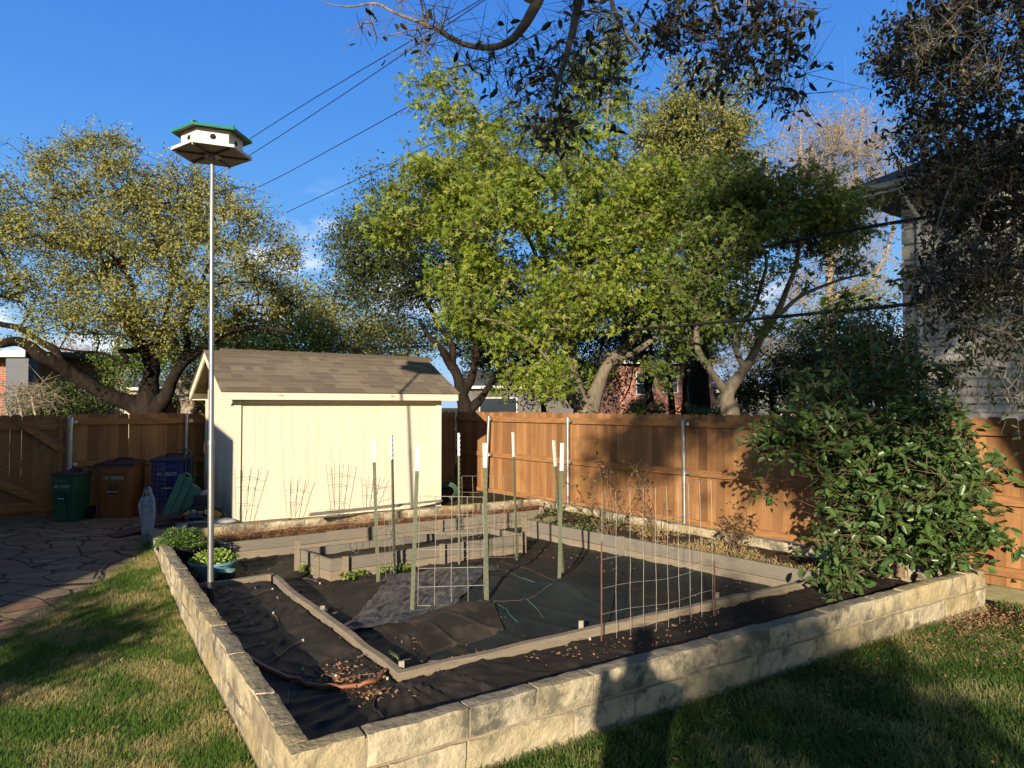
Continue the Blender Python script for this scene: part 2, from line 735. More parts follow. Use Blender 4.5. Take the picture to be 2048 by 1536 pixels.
def zf(x, y):                     # fabric height inside the walls
    p = V2(x, y)
    sl_ = -sdist(p, K, KL)        # >0 on the inner side of the left beam
    sf = sdist(p, K, KR)          # >0 behind the front beam
    inner = min(sstep(-0.03, 0.03, sl_), sstep(-0.03, 0.03, sf))
    along = (p - K).dot((KL - K).normalized())
    far = sstep(3.1, 3.6, along)
    outer = 0.128 + 0.02 * noise.noise(Vector((x * 1.6, y * 1.6, 0)))
    near = math.exp(-min(sl_, sf, key=abs) ** 2 / 0.05)
    zi = 0.015 + 0.012 * noise.noise(Vector((x * 2.2, y * 2.2, 4)))
    for (mx_, my_), r, h in MOUNDS:
        q = ((x - mx_) ** 2 + (y - my_) ** 2) / (r * r)
        zi += h * math.exp(-q * 1.6)
    z = outer * (1 - inner) + zi * inner
    z = z * (1 - far) + 0.05 * far if inner < 0.5 else z
    # wrinkles
    wr = 0.009 * noise.noise(Vector((x * 9 + y * 3, y * 5 - x * 2, 1))) + 0.004 * abs(noise.noise(Vector((x * 16, y * 7, 7))))
    a = noise.noise(Vector((x * 1.1, y * 1.1, 9)))
    fold = 0.016 * max(0, 1 - abs(math.sin((x * (0.6 + a) + y * 1.0) * 7.0)) * 4)
    # folds radiate from the beam corner
    dk = math.hypot(x - K.x, y - K.y)
    if dk < 1.6 and inner < 0.5:
        an = math.atan2(y - K.y, x - K.x)
        fold += 0.018 * max(0, math.sin(an * 26 + 3 * a)) * math.exp(-dk * 1.1)
    return z + wr + fold


# --- big ground
grass_ground = M('grass_ground', (0.030, 0.034, 0.012), (0.075, 0.058, 0.028), rough=1, scale=9, bump=0.6, bscale=60, spec=0.1,
                 col3=(0.02, 0.032, 0.009), scale3=1.2)
mb = MB()
R_ = 700
mb.add([(-R_, -60, -0.06), (R_, -60, -0.06), (R_, R_, -0.06), (-R_, R_, -0.06)], [(0, 1, 2, 3)])
tag(mb.build('ground', M('far_grass', (0.05, 0.07, 0.02), (0.10, 0.09, 0.04), rough=1, scale=0.6, spec=0.1)), kind='structure')

nx, ny = 170, 160
x0, x1, y0, y1 = -13, 8.0, -5, 16
V = []
for j in range(ny + 1):
    for i in range(nx + 1):
        x, y = x0 + (x1 - x0) * i / nx, y0 + (y1 - y0) * j / ny
        V.append((x, y, gz(x, y) + 0.006 * noise.noise(Vector((x * 3, y * 3, 0)))))
F = [(j * (nx + 1) + i, j * (nx + 1) + i + 1, (j + 1) * (nx + 1) + i + 1, (j + 1) * (nx + 1) + i) for j in range(ny) for i in range(nx)]
tag(MB().add(V, F).build('lawn', grass_ground, smooth=True), kind='structure')

# --- flagstone patio


def flag_mat():
    m = bpy.data.materials.new('flagstone')
    m.use_nodes = True
    t = m.node_tree
    n, l = t.nodes.new, t.links.new
    b = t.nodes['Principled BSDF']
    b.inputs['Roughness'].default_value = 0.75
    tcn = n('ShaderNodeTexCoord')
    dn = n('ShaderNodeTexNoise')
    dn.inputs['Scale'].default_value = 1.6
    dn.inputs['Detail'].default_value = 4
    l(tcn.outputs['Object'], dn.inputs['Vector'])
    mxn = n('ShaderNodeMixRGB')
    mxn.blend_type = 'LINEAR_LIGHT'
    mxn.inputs[0].default_value = 0.16
    l(tcn.outputs['Object'], mxn.inputs[1])
    l(dn.outputs['Color'], mxn.inputs[2])
    sc = n('ShaderNodeMapping')
    sc.inputs['Scale'].default_value = (2.5, 4.3, 0)
    sc.inputs['Rotation'].default_value = (0, 0, 0.25)
    l(mxn.outputs[0], sc.inputs[0])
    ve = n('ShaderNodeTexVoronoi')
    ve.feature = 'DISTANCE_TO_EDGE'
    vc = n('ShaderNodeTexVoronoi')
    for q in (ve, vc):
        q.inputs['Scale'].default_value = 1.0
        l(sc.outputs[0], q.inputs['Vector'])
    ed = n('ShaderNodeValToRGB')
    ed.color_ramp.elements[0].position = 0.012
    ed.color_ramp.elements[1].position = 0.04
    l(ve.outputs['Distance'], ed.inputs[0])
    sp = n('ShaderNodeSeparateXYZ')
    l(vc.outputs['Color'], sp.inputs[0])
    rc = n('ShaderNodeValToRGB')
    e = rc.color_ramp.elements
    e[0].position, e[0].color = 0.0, (0.20, 0.125, 0.07, 1)
    e[1].position, e[1].color = 1.0, (0.28, 0.19, 0.105, 1)
    q = e.new(0.35)
    q.color = (0.25, 0.135, 0.07, 1)
    q = e.new(0.7)
    q.color = (0.19, 0.14, 0.09, 1)
    l(sp.outputs[0], rc.inputs[0])
    gn = n('ShaderNodeTexNoise')
    gn.inputs['Scale'].default_value = 9
    gn.inputs['Detail'].default_value = 8
    gn.inputs['Roughness'].default_value = 0.7
    l(tcn.outputs['Object'], gn.inputs['Vector'])
    mm = n('ShaderNodeMixRGB')
    mm.blend_type = 'OVERLAY'
    mm.inputs[0].default_value = 0.75
    l(rc.outputs[0], mm.inputs[1])
    l(gn.outputs['Fac'], mm.inputs[2])
    m2 = n('ShaderNodeMixRGB')
    l(ed.outputs[0], m2.inputs[0])
    m2.inputs[1].default_value = (0.028, 0.022, 0.014, 1)
    l(mm.outputs[0], m2.inputs[2])
    l(m2.outputs[0], b.inputs['Base Color'])
    ad = n('ShaderNodeMath')
    ad.operation = 'MULTIPLY_ADD'
    ad.inputs[1].default_value = 0.35
    l(gn.outputs['Fac'], ad.inputs[0])
    l(ed.outputs[0], ad.inputs[2])
    bn = n('ShaderNodeBump')
    bn.inputs['Strength'].default_value = 0.9
    bn.inputs['Distance'].default_value = 0.03
    l(ad.outputs[0], bn.inputs['Height'])
    l(bn.outputs[0], b.inputs['Normal'])
    return m


def patio_edge(y):                # x of the patio / lawn boundary
    e = [(4.2, -3.95), (5.65, -4.0), (6.6, -4.12), (7.5, -4.1), (8.3, -4.18), (8.8, -4.45), (12, -5.0)]
    if y <= e[0][0]:
        return e[0][1]
    for (ya, xa), (yb, xb) in zip(e, e[1:]):
        if y <= yb:
            return xa + (xb - xa) * (y - ya) / (yb - ya) + 0.05 * noise.noise(Vector((y * 2, 0, 0)))
    return e[-1][1]


V, F = [], []
NXP, NYP = 60, 110
for j in range(NYP + 1):
    y = 1.0 + 11.6 * j / NYP
    xe = patio_edge(y)
    if y > 8.7:                    # behind the wall end the patio runs along the back wall to the shed
        xe = max(xe, BL.x + (y - 9.40) * 1.5 + 0.02) if y > 9.3 else xe
        xe = min(xe, -3.2)
    for i in range(NXP + 1):
        x = -12.5 + (xe + 12.5) * i / NXP
        V.append((x, y, gz(x, y) + 0.012 + 0.006 * noise.noise(Vector((x * 1.5, y * 1.5, 2)))))
F = [(j * (NXP + 1) + i, j * (NXP + 1) + i + 1, (j + 1) * (NXP + 1) + i + 1, (j + 1) * (NXP + 1) + i) for j in range(NYP) for i in range(NXP)]
tag(MB().add(V, F).build('patio', flag_mat(), smooth=True), kind='structure')

# ------------------------------------------------------------------ limestone retaining wall
stone = M('limestone', (0.66, 0.56, 0.38), (0.38, 0.32, 0.215), rough=0.95, scale=4.5, detail=9, bump=0.9, bscale=26, bdist=0.02,
          lo=0.36, hi=0.66, col3=(0.15, 0.14, 0.11), scale3=4.2, lo3=0.46, hi3=0.60, spec=0.15, tint=(0.46, 0.36, 0.17), top=(0.27, 0.235, 0.175))
mortar = M('mortar', (0.44, 0.36, 0.24), (0.27, 0.22, 0.15), rough=1, scale=10, bump=0.4, bscale=80, spec=0.1)


def stone_block(mb, A, u, n, u0, u1, v0, v1, z0, z1, rough, sk=0.0):
    """block in frame A + u*a + n*b; displaced, edges rounded"""
    nu, nv, nz_ = max(3, int((u1 - u0) / 0.045)), 4, max(3, int((z1 - z0) / 0.04))
    cu, cv, cz = (u0 + u1) / 2, (v0 + v1) / 2, (z0 + z1) / 2
    cache = {}
    vs, fs = [], []

    def vert(i, j, k):
        key = (i, j, k)
        if key in cache:
            return cache[key]
        a = u0 + (u1 - u0) * i / nu
        b = v0 + (v1 - v0) * j / nv
        c = z0 + (z1 - z0) * k / nz_
        ea, eb, ec = i in (0, nu), j in (0, nv), k in (0, nz_)
        pull = 0.0045 if (ea + eb + ec) >= 2 else 0.0
        if pull:
            if ea:
                a += -pull if i else pull
            if eb:
                b += -pull if j else pull
            if ec:
                c += -pull if k else pull
        p = A + u * a + n * b + Vector((0, 0, c))
        d = noise.noise_vector(p * 4.0) * 0.009 * rough + noise.noise_vector(p * 14.0) * 0.006 * rough + noise.noise_vector(p * 33) * 0.003 * rough
        p = p + d
        cache[key] = len(vs)
        vs.append(p)
        return cache[key]
    for i in range(nu):
        for j in range(nv):
            fs.append((vert(i, j, 0), vert(i, j + 1, 0), vert(i + 1, j + 1, 0), vert(i + 1, j, 0)))
            fs.append((vert(i, j, nz_), vert(i + 1, j, nz_), vert(i + 1, j + 1, nz_), vert(i, j + 1, nz_)))
        for k in range(nz_):
            fs.append((vert(i, 0, k), vert(i + 1, 0, k), vert(i + 1, 0, k + 1), vert(i, 0, k + 1)))
            fs.append((vert(i, nv, k), vert(i, nv, k + 1), vert(i + 1, nv, k + 1), vert(i + 1, nv, k)))
    for j in range(nv):
        for k in range(nz_):
            fs.append((vert(0, j, k), vert(0, j, k + 1), vert(0, j + 1, k + 1), vert(0, j + 1, k)))
            fs.append((vert(nu, j, k), vert(nu, j + 1, k), vert(nu, j + 1, k + 1), vert(nu, j, k + 1)))
    mb.add(vs, fs, random.random() ** 2 * 0.6)


def wall_run(name, A, B, th, zt, zb, inward, root, rough=1.0, gap=0.009, lens=(0.38, 0.74), label=None, end0=0.0, end1=0.0, core=0.012, foot=True):
    """A->B outer edge, inward = horizontal unit vector into the wall"""
    u = (B - A).normalized()
    Ln = (B - A).length
    mb = MB()
    h = (zt - zb - 0.02)
    cs = [(zb + 0.02, zb + 0.02 + h * 0.49), (zb + 0.02 + h * 0.49 + gap, zt)]
    for ci, (z0, z1) in enumerate(cs):
        a = -end0 if ci == 0 else -end0
        first = True
        while a < Ln + end1 - 0.02:
            ln = random.uniform(*lens) * (0.5 if first and ci else 1)
            first = False
            b = min(a + ln, Ln + end1)
            if Ln + end1 - b < 0.2:
                b = Ln + end1
            dz = random.uniform(-0.004, 0.005) if ci == 1 else 0
            dv = random.uniform(-0.005, 0.005)
            stone_block(mb, A, u, inward, a + gap / 2, b - gap / 2, dv, th + dv * 0.5, z0, z1 + dz, rough)
            a = b
    o = mb.build('wall_side', stone, root, smooth=False)
    if label:
        o['label'] = label
    # mortar core
    m2 = MB()
    q0, q1 = A + u * (0.01 - end0) + inward * core, B - u * (0.01 - end1) + inward * core
    r0, r1 = A + u * (0.01 - end0) + inward * (th - core), B - u * (0.01 - end1) + inward * (th - core)
    zc0, zc1 = zb - 0.15, zt - 0.02
    m2.hexa([(q0.x, q0.y, zc0), (q1.x, q1.y, zc0), (r1.x, r1.y, zc0), (r0.x, r0.y, zc0),
             (q0.x, q0.y, zc1), (q1.x, q1.y, zc1), (r1.x, r1.y, zc1), (r0.x, r0.y, zc1)])
    # rough footing
    if not foot:
        m2.build('mortar', mortar, o)
        return o
    f0, f1 = A - inward * 0.012 - u * end0, B - inward * 0.012 + u * end1
    g0, g1 = A + inward * (core - 0.003), B + inward * (core - 0.003)
    m2.hexa([(f0.x, f0.y, zb - 0.15), (f1.x, f1.y, zb - 0.15), (g1.x, g1.y, zb - 0.15), (g0.x, g0.y, zb - 0.15),
             (f0.x, f0.y, zb + 0.012), (f1.x, f1.y, zb + 0.012), (g1.x, g1.y, zb + 0.026), (g0.x, g0.y, zb + 0.026)])
    m2.build('mortar', mortar, o)
    return o


uF = (FR - FL).normalized()
nF = Vector((-uF.y, uF.x, 0))
uL = (BL - FL).normalized()
nL = Vector((uL.y, -uL.x, 0))
uB = (BR - BL).normalized()
nB = Vector((uB.y, -uB.x, 0))     # towards the bed
uR = (BR - FR).normalized()
nR = Vector((-uR.y, uR.x, 0))
wallroot = thing('retaining_wall', FL, 'low rough limestone block wall with mortar joints enclosing the garden bed', 'wall')
wall_run('front', FL, FR, 0.115, 0.35, 0.0, nF, wallroot, 1.0, end1=0.0)
wall_run('left', FL + uL * 0.121, BL, 0.115, 0.35, 0.0, nL, wallroot, 1.25, gap=0.004, core=0.005, foot=False)
wall_run('back', BL + uB * 0.121, BR + uB * 0.1, 0.15, 0.31, 0.04, nB, wallroot, 1.0)
wall_run('right', FR + uR * 0.3 + nR * 0.0, BR - uR * 0.25, 0.15, 0.30, 0.02, nR, wallroot, 1.0)

# ------------------------------------------------------------------ weed fabric
fab = M('fabric_black', (0.026, 0.022, 0.018), (0.042, 0.034, 0.027), rough=0.65, scale=3, bump=0.5, bscale=140, spec=0.2,
        lo=0.3, hi=0.7, bdist=0.004, col3=(0.095, 0.07, 0.047), scale3=3.0, lo3=0.50, hi3=0.78)
fab2 = M('fabric_woven', (0.018, 0.026, 0.026), (0.032, 0.035, 0.032), rough=0.6, scale=3, bump=0.5, bscale=160, spec=0.2,
         bdist=0.004, col3=(0.065, 0.042, 0.022), scale3=1.7, lo3=0.55, hi3=0.74)
plast = M('fabric_plastic', (0.018, 0.020, 0.025), (0.10, 0.10, 0.105), rough=0.30, scale=4, stretch=(1, 3, 1), bump=0.8, bscale=14, spec=0.6, bdist=0.03)  # pale streaks in the colour imitate highlights on the wrinkles


def sheet(name, c, n1, n2, mat, eps, label=None, cat=None, fn=None, edge=0.0, parent=None):
    V = []
    for j in range(n2 + 1):
        t = j / n2
        for i in range(n1 + 1):
            s = i / n1
            p = (c[0] * (1 - s) + c[1] * s) * (1 - t) + (c[3] * (1 - s) + c[2] * s) * t
            if edge and (i in (0, n1) or j in (0, n2)):
                p = p + Vector((noise.noise(p * 3), noise.noise(p * 3 + Vector((9, 0, 0))), 0)) * edge
            z = zf(p.x, p.y) + eps
            if fn:
                z += fn(p.x, p.y, s, t)
            V.append((p.x, p.y, z))
    F = [(j * (n1 + 1) + i, j * (n1 + 1) + i + 1, (j + 1) * (n1 + 1) + i + 1, (j + 1) * (n1 + 1) + i) for j in range(n2) for i in range(n1)]
    o = MB().add(V, F).build(name, mat, parent, smooth=True)
    return tag(o, label, cat) if label else o


i0 = FL + uF * 0.06 + nF * 0.06
sheet('weed_fabric', [i0, FR - uF * 0.06 + nF * 0.06, BR, BL + uB * 0.06 + nB * 0.06], 260, 230, fab, 0.0,
      'black landscape fabric pegged flat over the whole walled garden bed', 'ground cloth')
KI = K + (KR - K).normalized() * 0.06 + (KL - K).normalized() * 0.06
wv = [P(845, 1330, 0), P(1610, 1168, 0), P(1100, 1062, 0), P(985, 1120, 0)]
sheet('woven_mat', [P(850, 1325, 0.03), P(1600, 1172, 0.03), P(1215, 1100, 0.03), P(930, 1128, .1)], 120, 90, fab2, 0.007,
      'dark blue green woven weed mat covering the mound inside the beams', 'ground cloth', edge=0.05)
sheet('plastic_sheet', [P(690, 1262, 0.05), P(905, 1224, 0.10), P(1000, 1140, 0.12), P(790, 1150, 0.06)], 90, 60, plast, 0.018,
      'shiny crumpled dark plastic sheet between the green stakes and the left beam', 'plastic sheet', edge=0.22,
      fn=lambda x, y, s, t: 0.030 * abs(noise.noise(Vector((x * 4 + y * 5, y * 3 - x * 9, 0)))) + 0.012 * abs(noise.noise(Vector((x * 12 + y * 10, y * 7 - x * 20, 3)))) + 0.006 * noise.noise(Vector((x * 20, y * 9, 0))) - 0.012 * (max(abs(s - .5), abs(t - .5)) > .49))
sheet('mound_cover', [P(850, 1312, 0.03), P(1010, 1272, 0.04), P(985, 1215, 0.11), P(815, 1232, 0.10)], 70, 50, fab, 0.03,
      'piece of brown black fabric over the small mound before the tall wire grid', 'ground cloth', edge=0.05,
      fn=lambda x, y, s, t: -0.02 * (max(abs(s - .5), abs(t - .5)) > .49))

# ------------------------------------------------------------------ timbers
wood = M('weathered_wood', (0.38, 0.30, 0.20), (0.20, 0.165, 0.12), rough=0.9, scale=5, stretch=(1, 1, 9), bump=0.5, bscale=16, spec=0.2,
         lo=0.3, hi=0.75, tint=(0.20, 0.18, 0.15), col3=(0.22, 0.20, 0.17), scale3=2.0)


def plank(mb, A, B, th, z0, z1, n, sag=0.0, t=None, wob=0.012):
    """upright board from A to B, thickness th towards n"""
    seg = max(2, int((B - A).length / 0.15))
    t = random.uniform(0, 0.35) if t is None else t
    prev = None
    vs, fs = [], []
    for i in range(seg + 1):
        s = i / seg
        p = A + (B - A) * s
        p = p + n * wob * noise.noise(p * 1.7)
        dz = sag * math.sin(s * math.pi) + 0.006 * noise.noise(p * 2.5)
        q = p + n * th
        vs += [(p.x, p.y, z0), (q.x, q.y, z0), (q.x, q.y, z1 + dz), (p.x, p.y, z1 + dz)]
        if i:
            b = 4 * (i - 1)
            for k in range(4):
                fs.append((b + k, b + (k + 1) % 4, b + 4 + (k + 1) % 4, b + 4 + k))
    fs += [(3, 2, 1, 0), (4 * seg, 4 * seg + 1, 4 * seg + 2, 4 * seg + 3)]
    mb.add(vs, fs, t)


def timber(name, label, pts, th=0.05, top=0.17, cat='timber'):
    root = thing(name, pts[0], label, cat)
    return root


frame = thing('timber_edging', K, 'weathered timber edging boards meeting in a corner on the fabric', 'edging')
mb = MB()
plank(mb, K - (KL - K).normalized() * .0, KL, 0.05, -0.03, 0.17, Vector((-nL.x, -nL.y, 0)) * -1, 0.0, 0.1, 0.03)
mb.build('board', wood, frame)
mb = MB()
plank(mb, K, KR, 0.055, -0.03, 0.17, nF, 0.012, 0.05, 0.03)
mb.build('board', wood, frame)
mb = MB()
plank(mb, KL, P(372, 1172, 0.17), 0.05, 0.0, 0.165, nF, 0, 0.2)
mb.build('board', wood, frame)
# small wooden pegs with pale tops
peg_m = M('pale_peg', (0.55, 0.48, 0.36), (0.4, 0.34, 0.24), rough=0.9, scale=20)
for k, (px_, py_) in enumerate([(645, 1214), (1162, 1244), (1434, 1187), (803, 1325)]):
    q = P(px_, py_, 0.19)
    mb = MB()
    mb.box((q.x, q.y, 0.08), (0.035, 0.022, 0.24), rz=0.5)
    tag(mb.build('wooden_peg', peg_m, None, bevel=0.003), ['pale wooden peg against the left edging beam', 'pale wooden peg on the front beam, left of the wire trellis',
        'pale wooden peg on the front beam at the right rust stake', 'pale peg standing at the corner of the edging beams'][k], 'peg', 'pegs along the edging')


def bed(name, label, cat, boards, posts, seam=True):
    root = thing(name, boards[0][0], label, cat)
    for A, B, n, z0, z1 in boards:
        mb = MB()
        zm = z0 + (z1 - z0) * 0.48
        plank(mb, A, B, 0.038, z0 - 0.08, zm - 0.003, n, wob=0.004, t=random.uniform(0, .15))
        plank(mb, A, B, 0.038, zm + 0.003, z1, n, wob=0.006, t=random.uniform(.45, .75))
        mb.build('side_board', wood, root)
    for (p, z0, z1) in posts:
        mb = MB()
        mb.box((p.x, p.y, (z0 + z1) / 2), (0.05, 0.05, z1 - z0), rz=math.atan2(uF.y, uF.x), t=random.uniform(0, .3))
        mb.build('post', wood, root)
    return root


# back bed, with pine straw
b0, b1 = V2(-3.49, 8.86), V2(0.45, 11.58)
mid = b0 + (b1 - b0) * 0.27
bed('raised_bed', 'long weathered board bed of pine straw in front of the shed wall', 'raised bed',
    [(b0, mid, nF, 0.0, 0.235), (mid, b1, nF, 0.0, 0.25), (b0, b0 - nF * -0.55, -uF, 0.0, 0.235)],
    [(b0 + (b1 - b0) * .62 - nF * .03, 0, .26), (b1 - nF * .03, 0, .30)])
# middle box
m0, m1 = V2(-1.95, 7.84), V2(0.18, 9.38)
m3, m2_ = V2(-2.46, 8.42), V2(-0.33, 9.96)
um = (m1 - m0).normalized()
nm = Vector((-um.y, um.x, 0))
bed('raised_bed', 'rectangular weathered timber box bed standing in the middle of the garden', 'raised bed',
    [(m0, m1, nm, 0.0, 0.25), (m3, m2_, -nm, 0.0, 0.25), (m0, m3, um, 0.0, 0.25), (m1, m2_, -um, 0.0, 0.25)],
    [(m0 + um * .16 - nm * .03, -.02, .27), (m1 - um * .06 - nm * .03, -.02, .29), (m3 - um * .03 - nm * .03, -.02, .36),
     (m0 + (m1 - m0) * .52 - nm * .03, -.02, .27), (m0 + (m3 - m0) * .35 - um * .03, -.02, .25)])
# right bed along the fence
r0, r1 = V2(0.2, 10.54), V2(3.04, 7.22)
ur = (r1 - r0).normalized()
nr = Vector((-ur.y, ur.x, 0))
bed('raised_bed', 'long weathered board bed with rose canes and dry weeds along the right fence', 'raised bed',
    [(r0, r1, nr, -0.03, 0.25), (r0, r0 + nr * 0.7, -ur * -1, -0.03, 0.25)],
    [(r0 - nr * .03, -.03, .30), (r0 + (r1 - r0) * .42 - nr * .03, -.03, .27)])
soil = M('soil', (0.10, 0.07, 0.045), (0.05, 0.035, 0.02), rough=1, scale=12, bump=0.8, bscale=50, spec=0.1)


def soil_sheet(name, c, z, mat=soil, amp=0.02, label=None):
    V = []
    n1, n2 = 60, 14
    for j in range(n2 + 1):
        for i in range(n1 + 1):
            s, t = i / n1, j / n2
            p = (c[0] * (1 - s) + c[1] * s) * (1 - t) + (c[3] * (1 - s) + c[2] * s) * t
            V.append((p.x, p.y, z + amp * noise.noise(p * 5) + amp * noise.noise(p * 1.7)))
    F = [(j * (n1 + 1) + i, j * (n1 + 1) + i + 1, (j + 1) * (n1 + 1) + i + 1, (j + 1) * (n1 + 1) + i) for j in range(n2) for i in range(n1)]
    return tag(MB().add(V, F).build(name, mat, smooth=True), kind='structure')


soil_sheet('bed_soil', [b0 + nF * .03, b1 + nF * .03, BR - nF * .2, BL + uB * .2 - nF * .2], 0.20)
soil_sheet('bed_soil', [r0 + nr * .03, r1 + nr * .03 + ur * .2, FR + uR * .7 - nR * -.2, BR - uR * .1 - nR * .2], 0.19)
mb = MB()
V = []
n1, n2 = 50, 20
for j in range(n2 + 1):
    for i in range(n1 + 1):
        s, t = i / n1, j / n2
        p = (m0 * (1 - s) + m1 * s) * (1 - t) + (m3 * (1 - s) + m2_ * s) * t + nm * 0.0
        V.append((p.x, p.y, 0.165 + 0.02 * noise.noise(p * 3) + 0.008 * noise.noise(p * 12)))
F = [(j * (n1 + 1) + i, j * (n1 + 1) + i + 1, (j + 1) * (n1 + 1) + i + 1, (j + 1) * (n1 + 1) + i) for j in range(n2) for i in range(n1)]
tag(MB().add(V, F).build('bed_liner', fab, smooth=True), 'black fabric liner lying inside the middle timber box bed', 'ground cloth')

# ------------------------------------------------------------------ fences
cedar = M("cedar", (0.47, 0.24, 0.093), (0.24, 0.113, 0.044), rough=0.75, scale=6, stretch=(1, 1, 0.09), bump=0.35, bscale=22, spec=0.3,
          lo=0.35, hi=0.7, tint=(0.19, 0.09, 0.038), col3=(0.20, 0.09, 0.035), scale3=0.8, lo3=0.58, hi3=0.8, bdist=0.01)
cedar_d = M('cedar_rail', (0.43, 0.215, 0.082), (0.27, 0.13, 0.05), rough=0.8, scale=8, stretch=(0.5, 0.5, 4), bump=0.3, spec=0.25)
galv = M('galvanised', (0.52, 0.53, 0.52), (0.36, 0.37, 0.36), rough=0.42, scale=7, metal=0.85, bump=0.05, spec=0.5)
green_kick = M('kick_board', (0.26, 0.22, 0.11), (0.16, 0.14, 0.07), rough=0.9, scale=6, stretch=(1, 1, 6))
TOPZ = 1.786


def fence_panel(mb, A, B, nb, z0, z1, gap=0.003, bw=0.14, gaps=None):
    """boards from A to B; nb = direction away from the camera"""
    u = (B - A).normalized()
    Ln = (B - A).length
    a = 0.0
    k = 0
    while a < Ln - 0.03:
        b = min(a + bw, Ln)
        g = gap
        if gaps and gaps(a, k):
            g = 0.010
        t = random.random() ** 2.4 * .9
        dz = random.uniform(-0.008, 0.008)
        dn = random.uniform(0, 0.004)
        e = 0.028
        prof = [(a + g / 2, z0), (b - g / 2, z0), (b - g / 2, z1 + dz - e), (b - g / 2 - e, z1 + dz), (a + g / 2 + e, z1 + dz), (a + g / 2, z1 + dz - e)]
        vs = []
        for off in (dn, dn + 0.016):
            for (q, z) in prof:
                p = A + u * q + nb * off
                vs.append((p.x, p.y, z))
        n = 6
        fs = [tuple(range(n - 1, -1, -1)), tuple(range(n, 2 * n))] + [(i, (i + 1) % n, n + (i + 1) % n, n + i) for i in range(n)]
        mb.add(vs, fs, t)
        a = b
        k += 1


def rail(A, B, nc, z, root, h=0.089):
    mb = MB()
    a, b = A + nc * 0.02, B + nc * 0.02
    mb.beam((a.x, a.y, z), (b.x, b.y, z), 0.038, h)
    return mb.build('rail', cedar_d, root)


def mpost(p, z0, z1, root, lean=(0, 0), r=0.030, brackets=(), nc=None, u=None):
    mb = MB()
    mb.tube([(p.x + lean[0], p.y + lean[1], z0), (p.x, p.y, z1)], r, 14)
    mb.lathe((p.x, p.y, z1), [(r * 1.12, -0.02), (r * 1.1, 0.004), (r * 0.8, 0.018), (0.002, 0.024)], 14)
    o = mb.build('post', galv, root, smooth=True)
    for z in brackets:
        m2 = MB()
        m2.lathe((p.x, p.y, z), [(r * 1.15, -0.025), (r * 1.15, 0.025)], 14)
        c = p + u * 0.055
        m2.box((c.x, c.y, z), (0.075, 0.006, 0.045), rz=math.atan2(u.y, u.x))
        m2.build('bracket', galv, o, smooth=True)
    return o


C0 = V2(-1.12, 14.72)
uRF = Vector((-(-0.77), -1, 0)).normalized()      # from the corner towards the near right
E1 = C0 + uRF * 12.3
nRF = Vector((-uRF.y, uRF.x, 0))                  # +: away (right/behind)
if nRF.x < 0:
    nRF = -nRF
fr = thing('wooden_fence', C0, 'sunlit reddish cedar board fence with metal posts along the right side', 'fence')
mb = MB()
fence_panel(mb, C0, E1, nRF, 0.05, TOPZ)
mb.build('board_panel', cedar, fr)
for z in (1.655, 0.985, 0.30):
    rail(C0 + uRF * .02, E1, -nRF, z, fr)
mb = MB()
a, b = C0 + uRF * 7.4 - nRF * .02, E1 - nRF * .02
mb.beam((a.x, a.y, 0.08), (b.x, b.y, 0.08), 0.038, 0.15)
mb.build('kick_board', green_kick, fr)
for (px_, lean) in ((985, (-0.07, 0)), (1143, (0, 0)), (1375, (0, 0))):
    s_ = (px_ - 1024) / FPX
    # intersect with fence line
    t_ = (C0.x - s_ * C0.y) / (s_ * uRF.y - uRF.x)
    pp = C0 + uRF * t_ - nRF * 0.085
    mpost(pp, 0.1, 1.70, fr, lean, brackets=(1.655, 0.985), nc=-nRF, u=uRF)

uLF = Vector((-1.5, -1, 0)).normalized()
E2 = C0 + uLF * 9.8
nLF = Vector((uLF.y, -uLF.x, 0))
if nLF.y < 0:
    nLF = -nLF
fl = thing('wooden_fence', C0 + uLF * 4, 'shaded dark brown board fence behind the bins and the shed', 'fence')
tg = 6.70                                         # distance of the gate post along the run
gp = C0 + uLF * tg
mb = MB()
fence_panel(mb, C0 + uLF * 0.03, gp, nLF, 0.1, TOPZ, gaps=lambda a, k: k % 2 == 0)
mb.build('board_panel', cedar, fl)
for z in (1.66, 1.02, 0.42):
    rail(C0 + uLF * .05, gp, -nLF, z, fl)
p1_ = gp - nLF * 0.07
mpost(p1_, 0.1, 1.72, fl, r=0.04, brackets=(1.66, 1.02), u=-uLF)
s_ = (373 - 1024) / FPX
t_ = (C0.x - s_ * C0.y) / (s_ * uLF.y - uLF.x)
mpost(C0 + uLF * t_ - nLF * 0.07, 0.1, 1.76, fl, r=0.032, brackets=(1.66, 1.02), u=-uLF)
# gate
ga, gb = gp + uLF * 0.05, E2
gt = thing('wooden_gate', ga, 'brown board gate with diagonal braces left of the big metal post', 'gate')
mb = MB()
fence_panel(mb, ga, gb, nLF, 0.26, TOPZ - .02, gap=0.002)
mb.build('board_panel', cedar, gt)
gw = 1.9
ge = ga + uLF * gw
for z in (1.62, 0.42):
    rail(ga, ge, -nLF, z, gt, 0.14)
mb = MB()
a, b = ga - nLF * .045 + uLF * .02, ga - nLF * .045 + uLF * 0.62
mb.beam((a.x, a.y, 1.22), (b.x, b.y, 1.68), 0.03, 0.10)
a, b = ga - nLF * .045 + uLF * .2, ga - nLF * .045 + uLF * 1.6
mb.beam((a.x, a.y, 0.45), (b.x, b.y, 1.20), 0.03, 0.12)
mb.build('brace', cedar_d, gt)
mb = MB()
a = ga - nLF * .03 + uLF * .06
mb.beam((a.x, a.y, 0.3), (a.x, a.y, 1.75), 0.09, 0.04, up=(1, 0, 0))
mb.build('stile', cedar_d, gt)
mb = MB()
a, b = ga - nLF * .07 + uLF * .08, ga - nLF * .07 + uLF * 0.55
mb.tube([(a.x, a.y, 1.42), (b.x, b.y, 1.13)], 0.004, 6)
